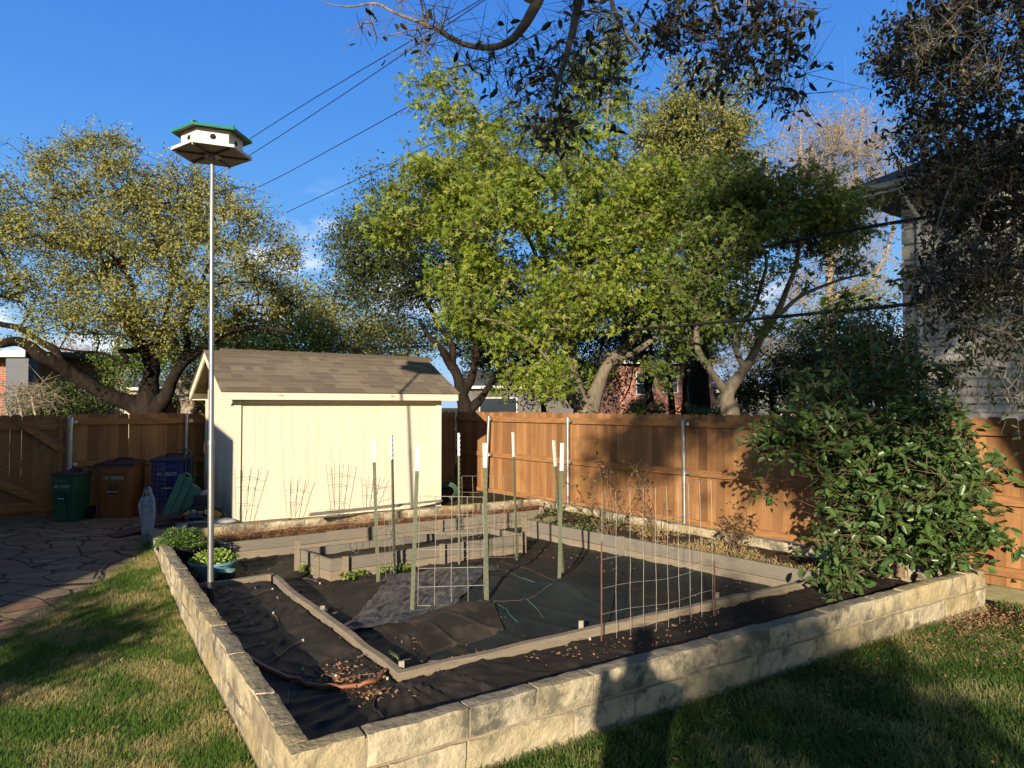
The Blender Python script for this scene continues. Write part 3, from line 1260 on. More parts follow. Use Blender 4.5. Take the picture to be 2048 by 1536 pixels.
mb.tube([(b.x, b.y, 1.13), (b.x - .4, b.y - .25, 0.85)], 0.0025, 5)
mb.build('tension_rod', galv, gt)

# ------------------------------------------------------------------ shed
cream = M('cream_paint', (0.81, 0.725, 0.54), (0.76, 0.68, 0.505), rough=0.55, scale=3, spec=0.35, bump=0.06, bscale=40, stretch=(1, 1, 0.3),
          col3=(0.66, 0.57, 0.38), scale3=0.9, lo3=0.62, hi3=0.8)
shing = M('shingle', (0.20, 0.16, 0.118), (0.145, 0.115, 0.085), rough=0.95, scale=60, bump=0.5, bscale=160, spec=0.1, tint=(0.28, 0.225, 0.155))
shing_d = M('shingle_ridge', (0.20, 0.155, 0.11), (0.12, 0.095, 0.07), rough=0.95, scale=60, bump=0.5, bscale=160, spec=0.1)
S0 = V2(-3.86, 10.1)
su = Vector((1.5, 1, 0)).normalized()
sv = Vector((-su.y, su.x, 0))
SL, SD, OH, OF = 3.23, 1.94, 0.22, 0.20
ZE1, ZE0, ZR = 2.116, 1.988, 2.733


def S(u_, v_, z):
    p = S0 + su * u_ + sv * v_
    return Vector((p.x, p.y, z))


shed = thing('garden_shed', S(SL / 2, SD / 2, 0.2), 'cream painted garden shed with brown shingle gable roof', 'shed')
szr = math.atan2(su.y, su.x)
slope = (ZR - ZE1) / (SD / 2 + OF)


def roofz(v_):                     # underside of roof at v
    return ZE1 - 0.03 + slope * (min(v_, SD - v_) + OF)


# walls
mb = MB()


def sbox(mb, u0, u1, v0, v1, z0, z1, t=0.0):
    mb.hexa([S(u0, v0, z0), S(u1, v0, z0), S(u1, v1, z0), S(u0, v1, z0), S(u0, v0, z1), S(u1, v0, z1), S(u1, v1, z1), S(u0, v1, z1)], t)


sbox(mb, 0.02, SL - 0.02, 0.02, SD - 0.02, 0.15, 2.03)
mb.build('wall', cream, shed)
mb = MB()                           # grooved siding strips on the front
a = 0.10
k = 0
pat = [0.19, 0.035, 0.105, 0.035]
while a < SL - 0.10:
    b = min(a + pat[k % 4], SL - 0.085)
    sbox(mb, a, b - 0.003, 0.013, 0.019, 0.18, 1.99)
    a = b
    k += 1
mb.build('siding', cream, shed)
mb = MB()                           # siding on the left gable side with triangle on top
a = 0.08
k = 0
while a < SD - 0.08:
    b = min(a + pat[k % 4], SD - 0.08)
    z_a, z_b = roofz(a) - .0, roofz(b - .007) - .0
    c = [S(0.004, a, 0.18), S(0.019, a, 0.18), S(0.019, b - .007, 0.18), S(0.004, b - .007, 0.18),
         S(0.004, a, z_a), S(0.019, a, z_a), S(0.019, b - .007, z_b), S(0.004, b - .007, z_b)]
    mb.hexa(c)
    a = b
    k += 1
mb.build('siding', cream, shed)
for u_ in (0.021, SL - 0.05):       # gable triangles behind siding
    mb = MB()
    c = [S(u_, 0.02, 2.02), S(u_, SD - .02, 2.02), S(u_, SD / 2, roofz(SD / 2) - 0.01), S(u_ + .03, 0.02, 2.02), S(u_ + .03, SD - .02, 2.02), S(u_ + .03, SD / 2, roofz(SD / 2) - 0.01)]
    mb.add(c, [(0, 2, 1), (3, 4, 5), (0, 1, 4, 3), (1, 2, 5, 4), (2, 0, 3, 5)])
    mb.build('gable_wall', cream, shed)
# corner trims
for (u0, u1, v0, v1) in ((-0.012, 0.085, -0.012, 0.004), (SL - 0.085, SL + .012, -0.012, 0.004), (-0.012, 0.003, 0.0045, 0.075), (-0.012, 0.003, SD - 0.08, SD + .01)):
    mb = MB()
    sbox(mb, u0, u1, v0, v1, 0.17, 2.0)
    mb.build('corner_trim', cream, shed)
# frieze under the eave
mb = MB()
sbox(mb, 0.09, SL - 0.09, -0.008, 0.004, 1.93, 2.03)
mb.build('frieze_board', cream, shed)
# soffit + fascia
mb = MB()
sbox(mb, -OH + .03, SL + OH - .03, -OF + .022, 0.0, 1.995, 2.012)
sbox(mb, -OH + .03, SL + OH - .03, SD, SD + OF - .022, 1.995, 2.012)
mb.build('soffit', cream, shed)
for v_ in (-OF, SD + OF - .022):
    mb = MB()
    sbox(mb, -OH, SL + OH, v_, v_ + .022, ZE0, ZE1 - .012)
    mb.build('fascia', cream, shed)
# rake boards
for u_, lab in ((-OH, 0), (SL + OH - .022, 1)):
    for (va, vb) in ((-OF + .024, SD / 2), (SD / 2, SD + OF - .024)):
        za = ZE1 - .015 + slope * (min(va, SD - va) + OF)
        zb = ZE1 - .015 + slope * (min(vb, SD - vb) + OF)
        mb = MB()
        c = [S(u_, va, za - .125), S(u_ + .022, va, za - .125), S(u_ + .022, vb, zb - .125), S(u_, vb, zb - .125),
             S(u_, va, za), S(u_ + .022, va, za), S(u_ + .022, vb, zb), S(u_, vb, zb)]
        mb.hexa(c)
        mb.build('rake_board', cream, shed)
# boxed return at the foot of the front rake (the triangle beside the eave)
mb = MB()
sbox(mb, -OH + .003, -0.014, -OF + .024, 0.03, ZE0, ZE0 + .02)
mb.build('soffit', cream, shed)
# roof deck
mb = MB()
for s_ in (0, 1):
    vs = []
    for u_ in (-OH - .012, SL + OH + .012):
        for (v_, zo) in ((-OF - .02, 0), (SD / 2, 0)):
            vv = v_ if s_ == 0 else SD - v_
            z = ZE1 + slope * (v_ + OF)
            vs += [S(u_, vv, z - .012), S(u_, vv, z)]
    mb.add(vs, [(0, 2, 6, 4), (1, 5, 7, 3), (0, 1, 3, 2), (4, 6, 7, 5), (0, 4, 5, 1), (2, 3, 7, 6)])
roofo = mb.build('roof', shing_d, shed)
mb = MB()
rows = 10
for s_ in (0, 1):
    for r in range(rows):
        v0_ = -OF - .025 + (SD / 2 + OF + .025) * r / rows
        v1_ = -OF - .025 + (SD / 2 + OF + .025) * (r + 1.25) / rows
        v1_ = min(v1_, SD / 2)
        a = -OH - .014 - random.uniform(0, .1)
        while a < SL + OH + .014:
            ln = random.uniform(0.10, 0.34)
            b = a + ln
            aa, bb = max(a, -OH - .014), min(b, SL + OH + .014)
            if bb - aa > 0.01:
                lift = 0.010 + random.choice((0, 0, 0.003))
                z0_ = ZE1 + slope * (v0_ + OF)
                z1_ = ZE1 + slope * (v1_ + OF)
                f = (lambda v: v) if s_ == 0 else (lambda v: SD - v)
                c = [S(aa, f(v0_), z0_ + .001), S(bb, f(v0_), z0_ + .001), S(bb, f(v1_), z1_ + .001), S(aa, f(v1_), z1_ + .001),
                     S(aa, f(v0_), z0_ + lift), S(bb, f(v0_), z0_ + lift), S(bb, f(v1_), z1_ + .003), S(aa, f(v1_), z1_ + .003)]
                mb.hexa(c, random.choice((0, 0.05, 0.15, 0.3, 0.45, 0.7)) + random.uniform(0, .1))
            a = b
mb.build('shingles', shing, roofo)
mb = MB()
a = -OH + 0.22
while a < SL + OH - 0.30:
    b = a + 0.42
    for s_ in (0, 1):
        f = (lambda v: v) if s_ == 0 else (lambda v: SD - v)
        v0_, v1_ = SD / 2 - .10, SD / 2
        z0_, z1_ = ZE1 + slope * (v0_ + OF), ZE1 + slope * (v1_ + OF)
        c = [S(a, f(v0_), z0_ + .014), S(b, f(v0_), z0_ + .014), S(b, f(v1_), z1_ + .006), S(a, f(v1_), z1_ + .006),
             S(a, f(v0_), z0_ + .036), S(b, f(v0_), z0_ + .026), S(b, f(v1_), z1_ + .03), S(a, f(v1_), z1_ + .04)]
        mb.hexa(c)
    a = b - 0.03
mb.build('ridge_cap', shing_d, roofo)
hook = M('hook_metal', (0.3, 0.28, 0.24), rough=0.5, metal=0.6)
for u_ in (0.55, 2.25):
    mb = MB()
    mb.tube([S(u_, -OF - .002, 2.05), S(u_, -OF - .03, 2.05), S(u_ + .02, -OF - .035, 2.065), S(u_ + .035, -OF - .035, 2.045)], 0.004, 6)
    mb.build('hook', hook, shed)
mb = MB()
mb.beam(D(620, 1028, 9.98), D(883, 1001, 11.75), 0.035, 0.03)
mb.beam(D(618, 1031, 9.90), D(800, 1012, 11.1), 0.035, 0.02)
tag(mb.build('loose_board', M('grey_board', (0.28, 0.26, 0.2), (0.2, 0.18, 0.14), rough=.9, scale=8)), 'thin grey boards lying on the wall top at the foot of the shed', 'board')

# ================================================================== OBJECTS
# ------------------------------------------------------------------ bird house on its pole
steel = M('pole_steel', (0.36, 0.37, 0.35), (0.28, 0.29, 0.28), rough=0.38, scale=6, metal=0.7, bump=0.04, spec=0.5)
whitep = M('white_paint', (0.80, 0.78, 0.68), (0.76, 0.74, 0.64), rough=0.5, scale=4)
greenp = M('green_trim', (0.02, 0.20, 0.11), (0.025, 0.25, 0.15), rough=0.4, scale=8)
dark = M('dark_hole', (0.01, 0.01, 0.01), rough=0.9)
black_rubber = M('black_sleeve', (0.015, 0.015, 0.015), rough=0.5)
pb = P(421, 1222, 0.10)
ptop = D(424.5, 312, pb.y + 0.17)
bh = thing('bird_house', pb, 'white hexagonal bird house with green roof trim on a tall metal pole', 'bird house')
mb = MB()
def lp(t):
    return pb + (ptop - pb) * t
segs = [(0.06, 0.36, .026), (0.36, .637, .0225), (.637, 1.0, .0195)]
for a, b, r in segs:
    mb = MB()
    mb.tube([lp(a), lp(b)], r, 16)
    if b < 1:
        mb.tube([lp(b - .006), lp(b + .004)], r * 1.12, 16)
    mb.build('pole', steel, bh, smooth=True)
mb = MB()
mb.tube([lp(-0.02), lp(0.062)], .033, 14)
mb.build('ground_sleeve', black_rubber, bh, smooth=True)
hz = ptop.z
HC = Vector((ptop.x, ptop.y, 0))
HR = 0.335
ha0 = math.radians(-96.2)          # rotation of the hexagon


def hexpt(r, k, z, off=0.0):
    a = ha0 + k * math.pi / 3 + off
    return Vector((HC.x + r * math.cos(a), HC.y + r * math.sin(a), z))


def hexprism(mb, r0, z0, r1, z1):
    b = [hexpt(r0, k, z0) for k in range(6)] + [hexpt(r1, k, z1) for k in range(6)]
    mb.add(b, [tuple(range(5, -1, -1)), tuple(range(6, 12))] + [(k, (k + 1) % 6, 6 + (k + 1) % 6, 6 + k) for k in range(6)])


zb = hz + 0.01
flo = MB()
hexprism(flo, HR, zb, HR, zb + .018)
flo.build('floor', M('floor_board', (0.50, 0.45, 0.36), (0.40, 0.36, 0.29), rough=.7, scale=5), bh)
mb = MB()
for k in range(6):                          # white edge strips of the floor
    mb.beam(hexpt(HR + .004, k, zb + .010), hexpt(HR + .004, k + 1, zb + .010), 0.012, 0.026)
mb.build('floor_trim', whitep, bh)
for k in range(6):                          # spokes under the floor
    mb = MB()
    mb.beam(hexpt(0.03, k, zb - .008), hexpt(HR - .02, k, zb - .008), 0.022, 0.014)
    mb.build('spoke', M('spoke_metal', (0.16, 0.13, 0.10), rough=0.5, metal=0.4), bh)
mb = MB()
mb.lathe((HC.x, HC.y, zb - .05), [(.030, 0), (.030, .028), (.075, .030), (.075, .040)], 18)
mb.build('flange', steel, bh, smooth=True)
HB = 0.262
mb = MB()
hexprism(mb, HB, zb + .019, HB, zb + .165)
body = mb.build('body', whitep, bh)
for k in range(6):
    a, b = hexpt(HB, k, 0), hexpt(HB, k + 1, 0)
    m_ = (a + b) / 2
    nrm = (m_ - HC).normalized()
    c = Vector((m_.x, m_.y, zb + .092)) + nrm * 0.0015
    tq = (b - a).normalized()
    mb = MB()
    ring = [c + tq * .026 * math.cos(q * math.pi / 10) + Vector((0, 0, .026 * math.sin(q * math.pi / 10))) for q in range(20)]
    back = [p - nrm * .004 for p in ring]
    mb.add(ring + back, [tuple(range(20)), tuple(range(39, 19, -1))] + [(q, (q + 1) % 20, 20 + (q + 1) % 20, 20 + q) for q in range(20)])
    mb.build('entrance_hole', dark, body)
RR = 0.335
mb = MB()
for k in range(6):
    a0, a1 = hexpt(RR, k, zb + .158), hexpt(RR, k + 1, zb + .158)
    ap = Vector((HC.x, HC.y, zb + .215))
    up_ = Vector((0, 0, .012))
    mb.add([a0, a1, ap, a0 + up_, a1 + up_, ap + up_], [(0, 2, 1), (3, 4, 5), (0, 1, 4, 3)])
rf = mb.build('roof', M('roof_board', (0.12, 0.10, 0.08), rough=.8), bh)
for k in range(6):
    mb = MB()
    mb.beam(hexpt(RR + .004, k, zb + .166), hexpt(RR + .004, k + 1, zb + .166), 0.010, 0.020)
    mb.beam(hexpt(RR + .01, k, zb + .178), Vector((HC.x, HC.y, zb + .228)), 0.012, 0.03)
    mb.build('roof_trim', greenp, rf)
for k in (0, 3, 4):
    mb = MB()
    q = hexpt(HR, k, zb)
    mb.tube([q, q - Vector((0, 0, .022))], .004, 6)
    mb.build('peg', whitep, bh)

# ------------------------------------------------------------------ T posts with white tops
tgreen = M('post_green', (0.085, 0.125, 0.07), (0.17, 0.165, 0.10), rough=0.6, scale=8, stretch=(1, 1, .4), spec=0.4)
twhite = M('post_white', (0.82, 0.80, 0.74), (0.7, 0.68, 0.6), rough=0.5, scale=12)


def tpost(top, bot, Zb, ln_white, rz, label):
    B = P(bot[0], bot[1], Zb)
    T = D(top[0], top[1], B.y)
    h = T.z - B.z
    root = thing('stake_post', B, label, 'post', 'green metal stake posts with white tops')
    d = (T - B).normalized()
    R = Matrix.Rotation(rz, 3, 'Z')
    tilt = Vector((0, 0, 1)).rotation_difference(d).to_matrix()
    R = tilt @ R

    def seg(name, a, b, mat, grow=0.0):
        mb = MB()
        c = B + d * (a + b) / 2
        mb.box(c + R @ Vector((0, 0, 0)), (0.034 + grow, 0.005 + grow, b - a), R=R)
        mb.box(c + R @ Vector((0, 0.012, 0)), (0.005 + grow, 0.018 + grow, b - a), R=R)
        z = a + 0.02
        while z < b - 0.01:
            mb.box(B + d * z + R @ Vector((0, -.006, 0)), (0.012, 0.010, 0.012), R=R)
            z += 0.054
        return mb.build(name, mat, root)
    seg('shaft', -0.15, h - ln_white, tgreen)
    seg('white_top', h - ln_white, h, twhite, 0.002)
    return B, T


TP = {}
specs = [
    ('A', (747, 879), (756, 1169), 0.02, .24, .3, 'green stake post with white top, leftmost of all the stakes'),
    ('B', (784, 870), (790, 1150), 0.04, .27, 1.2, 'thin dark stake post with white top just right of the leftmost one'),
    ('C', (836, 892), (824, 1218), 0.11, .22, .2, 'green stake post at the left side of the front wire grid'),
    ('D', (919, 866), (920, 1118), 0.10, .27, 1.4, 'stake post with white top behind the front wire grid, left of its right stake'),
    ('E', (969, 886), (974, 1215), 0.10, .22, .25, 'green stake post at the right side of the front wire grid'),
    ('F', (1026, 864), (1034, 1118), 0.05, .30, .8, 'stake post with white top at the right end of the rear wire grid'),
    ('G', (1108, 880), (1128, 1166), 0.07, .27, .9, 'leaning stake post, left top of the crossed pair'),
    ('H', (1124, 886), (1118, 1184), 0.09, .27, .2, 'upright stake post, right top of the crossed pair')]
for k, t, b, z, lw, rz, lab in specs:
    TP[k] = tpost(t, b, z, lw, rz, lab)

# ------------------------------------------------------------------ wire grids
wire = M('wire_pale', (0.48, 0.45, 0.38), (0.32, 0.29, 0.23), rough=0.45, scale=30, metal=0.5)
rust = M('rust', (0.22, 0.075, 0.045), (0.13, 0.045, 0.03), rough=0.8, scale=30)


def grid(name, label, cat, A0, A1, B0, B1, nv, nh, r=0.0022, bow=0.0, ext=0.0, mat=None, group=None, hs=None, jit=0.004):
    """A0/A1 bottom/top left, B0/B1 bottom/top right"""
    mb = MB()
    nrm = (B0 - A0).cross(Vector((0, 0, 1))).normalized()
    f = lambda s, t: ((A0 * (1 - s) + B0 * s) * (1 - t) + (A1 * (1 - s) + B1 * s) * t) + nrm * bow * math.sin(s * math.pi) * (0.5 + t * .5)
    for i in range(nv + 1):
        s = i / nv
        mb.tube([f(s, t / 6) + Vector((random.uniform(-jit, jit), 0, 0)) for t in range(-1 if ext else 0, 7)], r, 5)
    hh = hs or [j / nh for j in range(nh + 1)]
    for t in hh:
        mb.tube([f(s / 8, t) for s in range(9)], r, 5)
    return tag(mb.build(name, mat or wire), label, cat, group)


BC, TCc = TP['C']
BE, TE = TP['E']
gA, gB = BC + Vector((.05, -.01, 0)), BE + Vector((-.02, -.01, 0))
grid('wire_grid', 'pale wire grid panel tied between the two front green stakes', 'wire panel',
     gA + Vector((0, 0, 0.03)), D(840, 992, gA.y), gB + Vector((0, 0, .04)), D(966, 994, gB.y), 4, 6, r=.0030, hs=[0, .17, .34, .51, .66, .83, 1.0])
BD, TD = TP['D']
BF, TF = TP['F']
grid('wire_grid', 'pale wire grid between the two rear stakes before the fence', 'wire panel',
     BD + Vector((.03, 0, .02)), D(924, 952, BD.y), BF + Vector((-.02, 0, .02)), D(1028, 952, BF.y), 5, 5)
BA, TA = TP['A']
BB, TB = TP['B']
grid('wire_grid', 'narrow wire strip between the two leftmost stakes', 'wire panel',
     BA + Vector((.02, 0, .02)), D(752, 978, BA.y), BB + Vector((-.01, 0, .02)), D(781, 971, BB.y), 3, 7, bow=.03)
tr = thing('wire_trellis', P(1203, 1296, .1), 'wide wire trellis with rusty end stakes standing alone on the right', 'trellis')
q0, q1 = P(1203, 1290, .10), P(1431, 1240, .10)
t0, t1 = D(1203, 987, q0.y), D(1425, 961, q1.y)
mb = MB()
nrm = (q1 - q0).cross(Vector((0, 0, 1))).normalized()
ff = lambda s, t: ((q0 * (1 - s) + q1 * s) * (1 - t) + (t0 * (1 - s) + t1 * s) * t) + nrm * .02 * math.sin(s * 5)
for i in range(10):
    s = i / 9
    mb.tube([ff(s, t / 6) + Vector((random.uniform(-.004, .004), 0, 0)) for t in range(0, 7)], .0020, 5)
for t in (.20, .37, .56, .78, 1.0):
    mb.tube([ff(s / 8, t + .012 * math.sin(s)) for s in range(9)], .0018, 5)
mb.build('wire_mesh', wire, tr)
for a, b in ((q0, q0 + (t0 - q0) * .68), (q1, q1 + (t1 - q1) * .42)):
    mb = MB()
    mb.tube([a - Vector((0, 0, .1)), b], .006, 8)
    mb.build('stake', rust, tr, smooth=True)

# leaning wire frames in the middle bed
for k, (xa, ya, xb, yb, dx, Y) in enumerate([(688, 1092, 714, 1107, 18, 8.7), (792, 1082, 808, 1090, -22, 8.9), (880, 1066, 904, 1080, 30, 9.3), (936, 1062, 960, 1074, 16, 9.55)]):
    a0 = D(xa, ya, Y)
    b0_ = D(xb, yb, Y - .15)
    a1 = D(xa + dx, ya - 55, Y + .35)
    b1_ = D(xb + dx + 8, yb - 62, Y + .2)
    grid('leaning_wire_frame', ['wire frame leaning back in the left end of the middle box bed', 'wire frame leaning left in the middle of the box bed',
         'wire frame leaning right behind the front grid in the box bed', 'rightmost wire frame leaning in the box bed'][k], 'wire panel', a0, a1, b0_, b1_, 4, 2, r=.0022,
         group='wire frames leaning in the box bed', hs=[0, 1])

# ------------------------------------------------------------------ fan trellises by the shed
dwire = M('wire_dark', (0.16, 0.14, 0.11), (0.10, 0.09, 0.07), rough=0.5, scale=30, metal=0.3)
fans = [((480, 1042), [470, 487, 505, 524], 936, 'fan shaped wire trellis at the left end of the shed wall'),
        ((582, 1032), [568, 584, 600, 618], 960, 'short fan wire trellis, second from the left on the shed wall'),
        ((672, 1040), [652, 669, 688, 704], 929, 'tall fan wire trellis right of the short one on the shed wall'),
        ((735, 1012), [723, 738, 752, 770], 955, 'small fan wire trellis behind the leftmost stakes')]
for (bx, by), tops, ty, lab in fans:
    s_ = (bx - 1024) / FPX
    # plane just in front of the shed wall
    base = S0 - sv * 0.10
    t_ = (base.x - s_ * base.y) / (s_ * su.y - su.x)
    c = base + su * t_
    mb = MB()
    tp = []
    bt = []
    for i, tx in enumerate(tops):
        s2 = (tx - 1024) / FPX
        t2 = (base.x - s2 * base.y) / (s2 * su.y - su.x)
        cc = base + su * t2
        T = D(tx, ty - (4 if i in (1, 2) else 0), cc.y)
        bo = D(bx - 8 + 5.5 * i, by, c.y)
        mb.tube([bo, T], .0028, 5)
        tp.append(T)
        bt.append(bo)
    for f in (.32, .62, .80) if ty < 950 else (.35, .70):
        mb.tube([bt[i] + (tp[i] - bt[i]) * f for i in range(4)], .0024, 5)
    tag(mb.build('fan_trellis', dwire), lab, 'trellis', 'fan trellises along the shed')

# ------------------------------------------------------------------ wheeled bins
def bin_(px, py, Y, w, dpt, h, rz, col, label, num, lidcol, taper=.86, side=False):
    base = D(px, py, Y)
    base.z = gz(base.x, base.y) + .015
    root = thing('wheeled_bin', base, label, 'bin', 'wheeled bins along the back fence')
    R = Matrix.Rotation(rz, 3, 'Z')
    pm = M('bin_' + col[0], col[1], col[2], rough=0.45, scale=3, spec=0.4)
    lm = M('bin_lid_' + lidcol[0], lidcol[1], rough=0.5, spec=0.4)

    def W(x, y, z):
        return base + R @ Vector((x, y, z))
    mb = MB()
    rings = []
    prof = [(0.0, taper), (0.03, taper + .01), (h * .55, taper + .07), (h * .62, taper + .11), (h * .66, taper + .10), (h * .90, .965), (h * .905, 1.0), (h * .94, 1.0)]
    n = 0
    vs = []
    m_ = 24
    for z, s in prof:
        for k in range(m_):
            a = 2 * math.pi * (k + .5) / m_
            ca, sa = math.cos(a), math.sin(a)
            e = .22
            x = math.copysign(abs(ca) ** e, ca) * w / 2 * s
            y = math.copysign(abs(sa) ** e, sa) * dpt / 2 * s
            vs.append(W(x, y, z))
    fs = [tuple(range(m_ - 1, -1, -1))]
    for i in range(len(prof) - 1):
        for k in range(m_):
            fs.append((i * m_ + k, i * m_ + (k + 1) % m_, (i + 1) * m_ + (k + 1) % m_, (i + 1) * m_ + k))
    fs.append(tuple((len(prof) - 1) * m_ + k for k in range(m_)))
    mb.add(vs, fs)
    b = mb.build('body', pm, root, smooth=True)
    fy = -dpt / 2
    # front relief
    mb = MB()
    mb.hexa([W(-w * .19, fy * .88 - .012, 0.01), W(w * .19, fy * .88 - .012, 0.01), W(w * .19, fy * .86, 0.01), W(-w * .19, fy * .86, 0.01),
             W(-w * .13, fy * .945 - .008, h * .42), W(w * .13, fy * .945 - .008, h * .42), W(w * .13, fy * .93, h * .42), W(-w * .13, fy * .93, h * .42)])
    mb.build('front_rib', pm, root, bevel=.004)
    mb = MB()
    mb.hexa([W(-w * .24, fy * .975 - .014, h * .80), W(w * .24, fy * .975 - .014, h * .80), W(w * .24, fy * .95, h * .80), W(-w * .24, fy * .95, h * .80),
             W(-w * .27, fy * .985 - .006, h * .86), W(w * .27, fy * .985 - .006, h * .86), W(w * .27, fy * .95, h * .86), W(-w * .27, fy * .95, h * .86)])
    mb.build('lip', pm, root, bevel=.003)
    mb = MB()
    mb.hexa([W(-w * .12, fy * .95 - .010, h * .43), W(w * .12, fy * .95 - .010, h * .43), W(w * .12, fy * .93, h * .43), W(-w * .12, fy * .93, h * .43),
             W(-w * .12, fy * .965 - .010, h * .60), W(w * .12, fy * .965 - .010, h * .60), W(w * .12, fy * .93, h * .60), W(-w * .12, fy * .93, h * .60)])
    mb.build('handle_pocket', M('bin_pocket_' + col[0], tuple(c * .45 for c in col[1]), rough=.6), root)
    mb = MB()
    mb.tube([W(-w * .14, fy * .96 - .022, h * .47), W(w * .14, fy * .96 - .022, h * .47)], .006, 8)
    mb.build('lift_bar', M('bar_metal', (.7, .7, .7), rough=.3, metal=.9), root, smooth=True)
    # lid
    mb = MB()
    mb.hexa([W(-w * .53, fy * 1.07, h * .935), W(w * .53, fy * 1.07, h * .935), W(w * .53, -fy * 1.07, h * .95), W(-w * .53, -fy * 1.07, h * .95),
             W(-w * .50, fy * 1.0, h * .975), W(w * .50, fy * 1.0, h * .975), W(w * .46, -fy * .9, h * 1.02), W(-w * .46, -fy * .9, h * 1.02)])
    lo = mb.build('lid', lm, root, bevel=.012)
    mb = MB()
    mb.tube([W(-w * .25, -fy * .5, h * 1.005), W(-w * .22, -fy * .5, h * 1.045), W(w * .22, -fy * .5, h * 1.045), W(w * .25, -fy * .5, h * 1.005)], .012, 8)
    mb.build('lid_handle', lm, lo, smooth=True)
    for sx_ in (-1, 1):
        mb = MB()
        c = W(sx_ * w * .44, -fy * .82, .09)
        e = R @ Vector((.03, 0, 0))
        mb.tube([c - e, c + e], .09, 18)
        mb.build('wheel', black_rubber, root, smooth=True)
    nm_ = R @ Vector((0, -1, .10))
    ux = R @ Vector((1, 0, 0))
    text(num, h * .085, W(0, fy * .985 - .006, h * .715), rot_from(ux, nm_), M('stencil_white', (.5, .5, .48), rough=.6), 'number', root, sx=.9)
    if side:
        nm2, u2 = R @ Vector((1, 0, .08)), R @ Vector((0, 1, 0))
        text('RECYCLE', h * .06, W(w * .5 + .004, 0.0, h * .76), rot_from(u2, nm2), MATS['stencil_white'], 'side_lettering', root, sx=.6)
    return root


bin_(142, 1037, 10.35, .375, .36, .68, math.radians(-8), ('green', (0.009, 0.07, 0.032), (0.012, 0.085, 0.04)), 'small dark green wheeled bin, leftmost of the three', '201 220947', ('black', (0.012, 0.012, 0.014)), side=False)
bin_(241, 1028, 10.75, .545, .48, .80, math.radians(4), ('brown', (0.24, 0.09, 0.03), (0.20, 0.075, 0.025)), 'wide brown wheeled bin with dark lid between the green and blue bins', '147 390202', ('black', (0.012, 0.012, 0.014)))
bin_(343, 1024, 11.05, .50, .46, .84, math.radians(8), ('blue', (0.010, 0.025, 0.14), (0.012, 0.028, 0.17)), 'dark blue wheeled bin partly hidden by a wire cage', '03 180273', ('blue', (0.010, 0.016, 0.06)))

# ------------------------------------------------------------------ wire cages by the bins
def cone_cage(name, px, py, Y, r0, r1, h, lab, nr=7, nvv=9, mat=dwire, tilt=0):
    b = D(px, py, Y)
    mb = MB()
    top = b + Vector((tilt, 0, h))
    for i in range(nr + 1):
        t = i / nr
        c = b + (top - b) * t
        r = r0 + (r1 - r0) * t
        mb.tube([c + Vector((r * math.cos(q * math.pi / 8), r * math.sin(q * math.pi / 8), 0)) for q in range(17)], .0022, 4, caps=False)
    for k in range(nvv):
        a = 2 * math.pi * k / nvv
        mb.tube([b + Vector((r0 * math.cos(a), r0 * math.sin(a), 0)), top + Vector((r1 * math.cos(a), r1 * math.sin(a), 0))], .0022, 4)
    return tag(mb.build(name, mat), lab, 'plant cage')


cone_cage('wire_cage', 314, 1030, 10.3, .13, .09, .72, 'tall tapering wire cage standing before the blue bin', 10, 12)
cone_cage('wire_cage', 312, 1068, 9.75, .11, .11, .36, 'short round wire cage just right of the robed statue', 8, 12)
cone_cage('tomato_ring', 670, 1052, 10.25, .10, .12, .22, 'small dark wire ring behind the pine straw bed', 3, 6)

# metal hook pole
mb = MB()
Yh = 10.9
mb.tube(smooth_path([D(372, 1000, Yh), D(371, 905, Yh), D(366, 899, Yh), D(357, 898, Yh)], 5), .010, 8)
mb.tube(smooth_path([D(383, 955, Yh), D(383, 912, Yh), D(378, 900, Yh), D(366, 898, Yh)], 5), .010, 8)
tag(mb.build('hooked_pipe', M('pipe_dark', (.12, .11, .10), rough=.5, metal=.6), None, smooth=True), 'bent dark metal pipe handle beside the blue bin', 'pipe')

# ------------------------------------------------------------------ green garden cart tipped on end
cart_m = M('cart_green', (0.10, 0.25, 0.17), (0.07, 0.19, 0.13), rough=0.5, scale=5, spec=.4)
cY = 10.25
ct_ = thing('garden_cart', D(350, 1033, cY), 'faded green plastic garden cart tipped upright against the bins', 'cart')
# trough running from lower left to upper right
def CP(px, py, dy=0.0):
    return D(px, py, cY + dy)
mb = MB()
a0, a1, b0_, b1_ = CP(331, 1032), CP(345, 1032), CP(365, 957), CP(378, 953)
dv = Vector((0, .28, 0))
mb.hexa([a0, a1, a1 + dv, a0 + dv, b0_, b1_, b1_ + dv, b0_ + dv])
mb.build('tray_floor', M('cart_dark', (0.035, 0.10, 0.07), rough=.6), ct_)
for (p, q, wd) in ((CP(330, 1033, -.03), CP(366, 950, -.03), .022), (CP(347, 1033, -.03), CP(380, 957, -.03), .03)):
    mb = MB()
    mb.beam(p, q, .10, wd * 1.2, up=(0, -1, 0.0))
    mb.build('tray_rim', cart_m, ct_, bevel=.006)
mb = MB()
mb.tube(smooth_path([CP(364, 962, -.03), CP(365, 951, -.03), CP(371, 947, -.03), CP(380, 950, -.03), CP(383, 966, -.03)], 4), .014, 8)
mb.build('handle', cart_m, ct_, smooth=True)
mb = MB()
pts = [(347, 1030), (352, 1013), (364, 990), (376, 967), (382, 962), (384, 968), (396, 975), (401, 983), (400, 992), (394, 1002), (382, 1013), (370, 1022), (358, 1030)]
fr_ = [CP(x, y, -.02) for x, y in pts]
bk = [CP(x + 2, y - 2, .24) for x, y in pts]
n = len(pts)
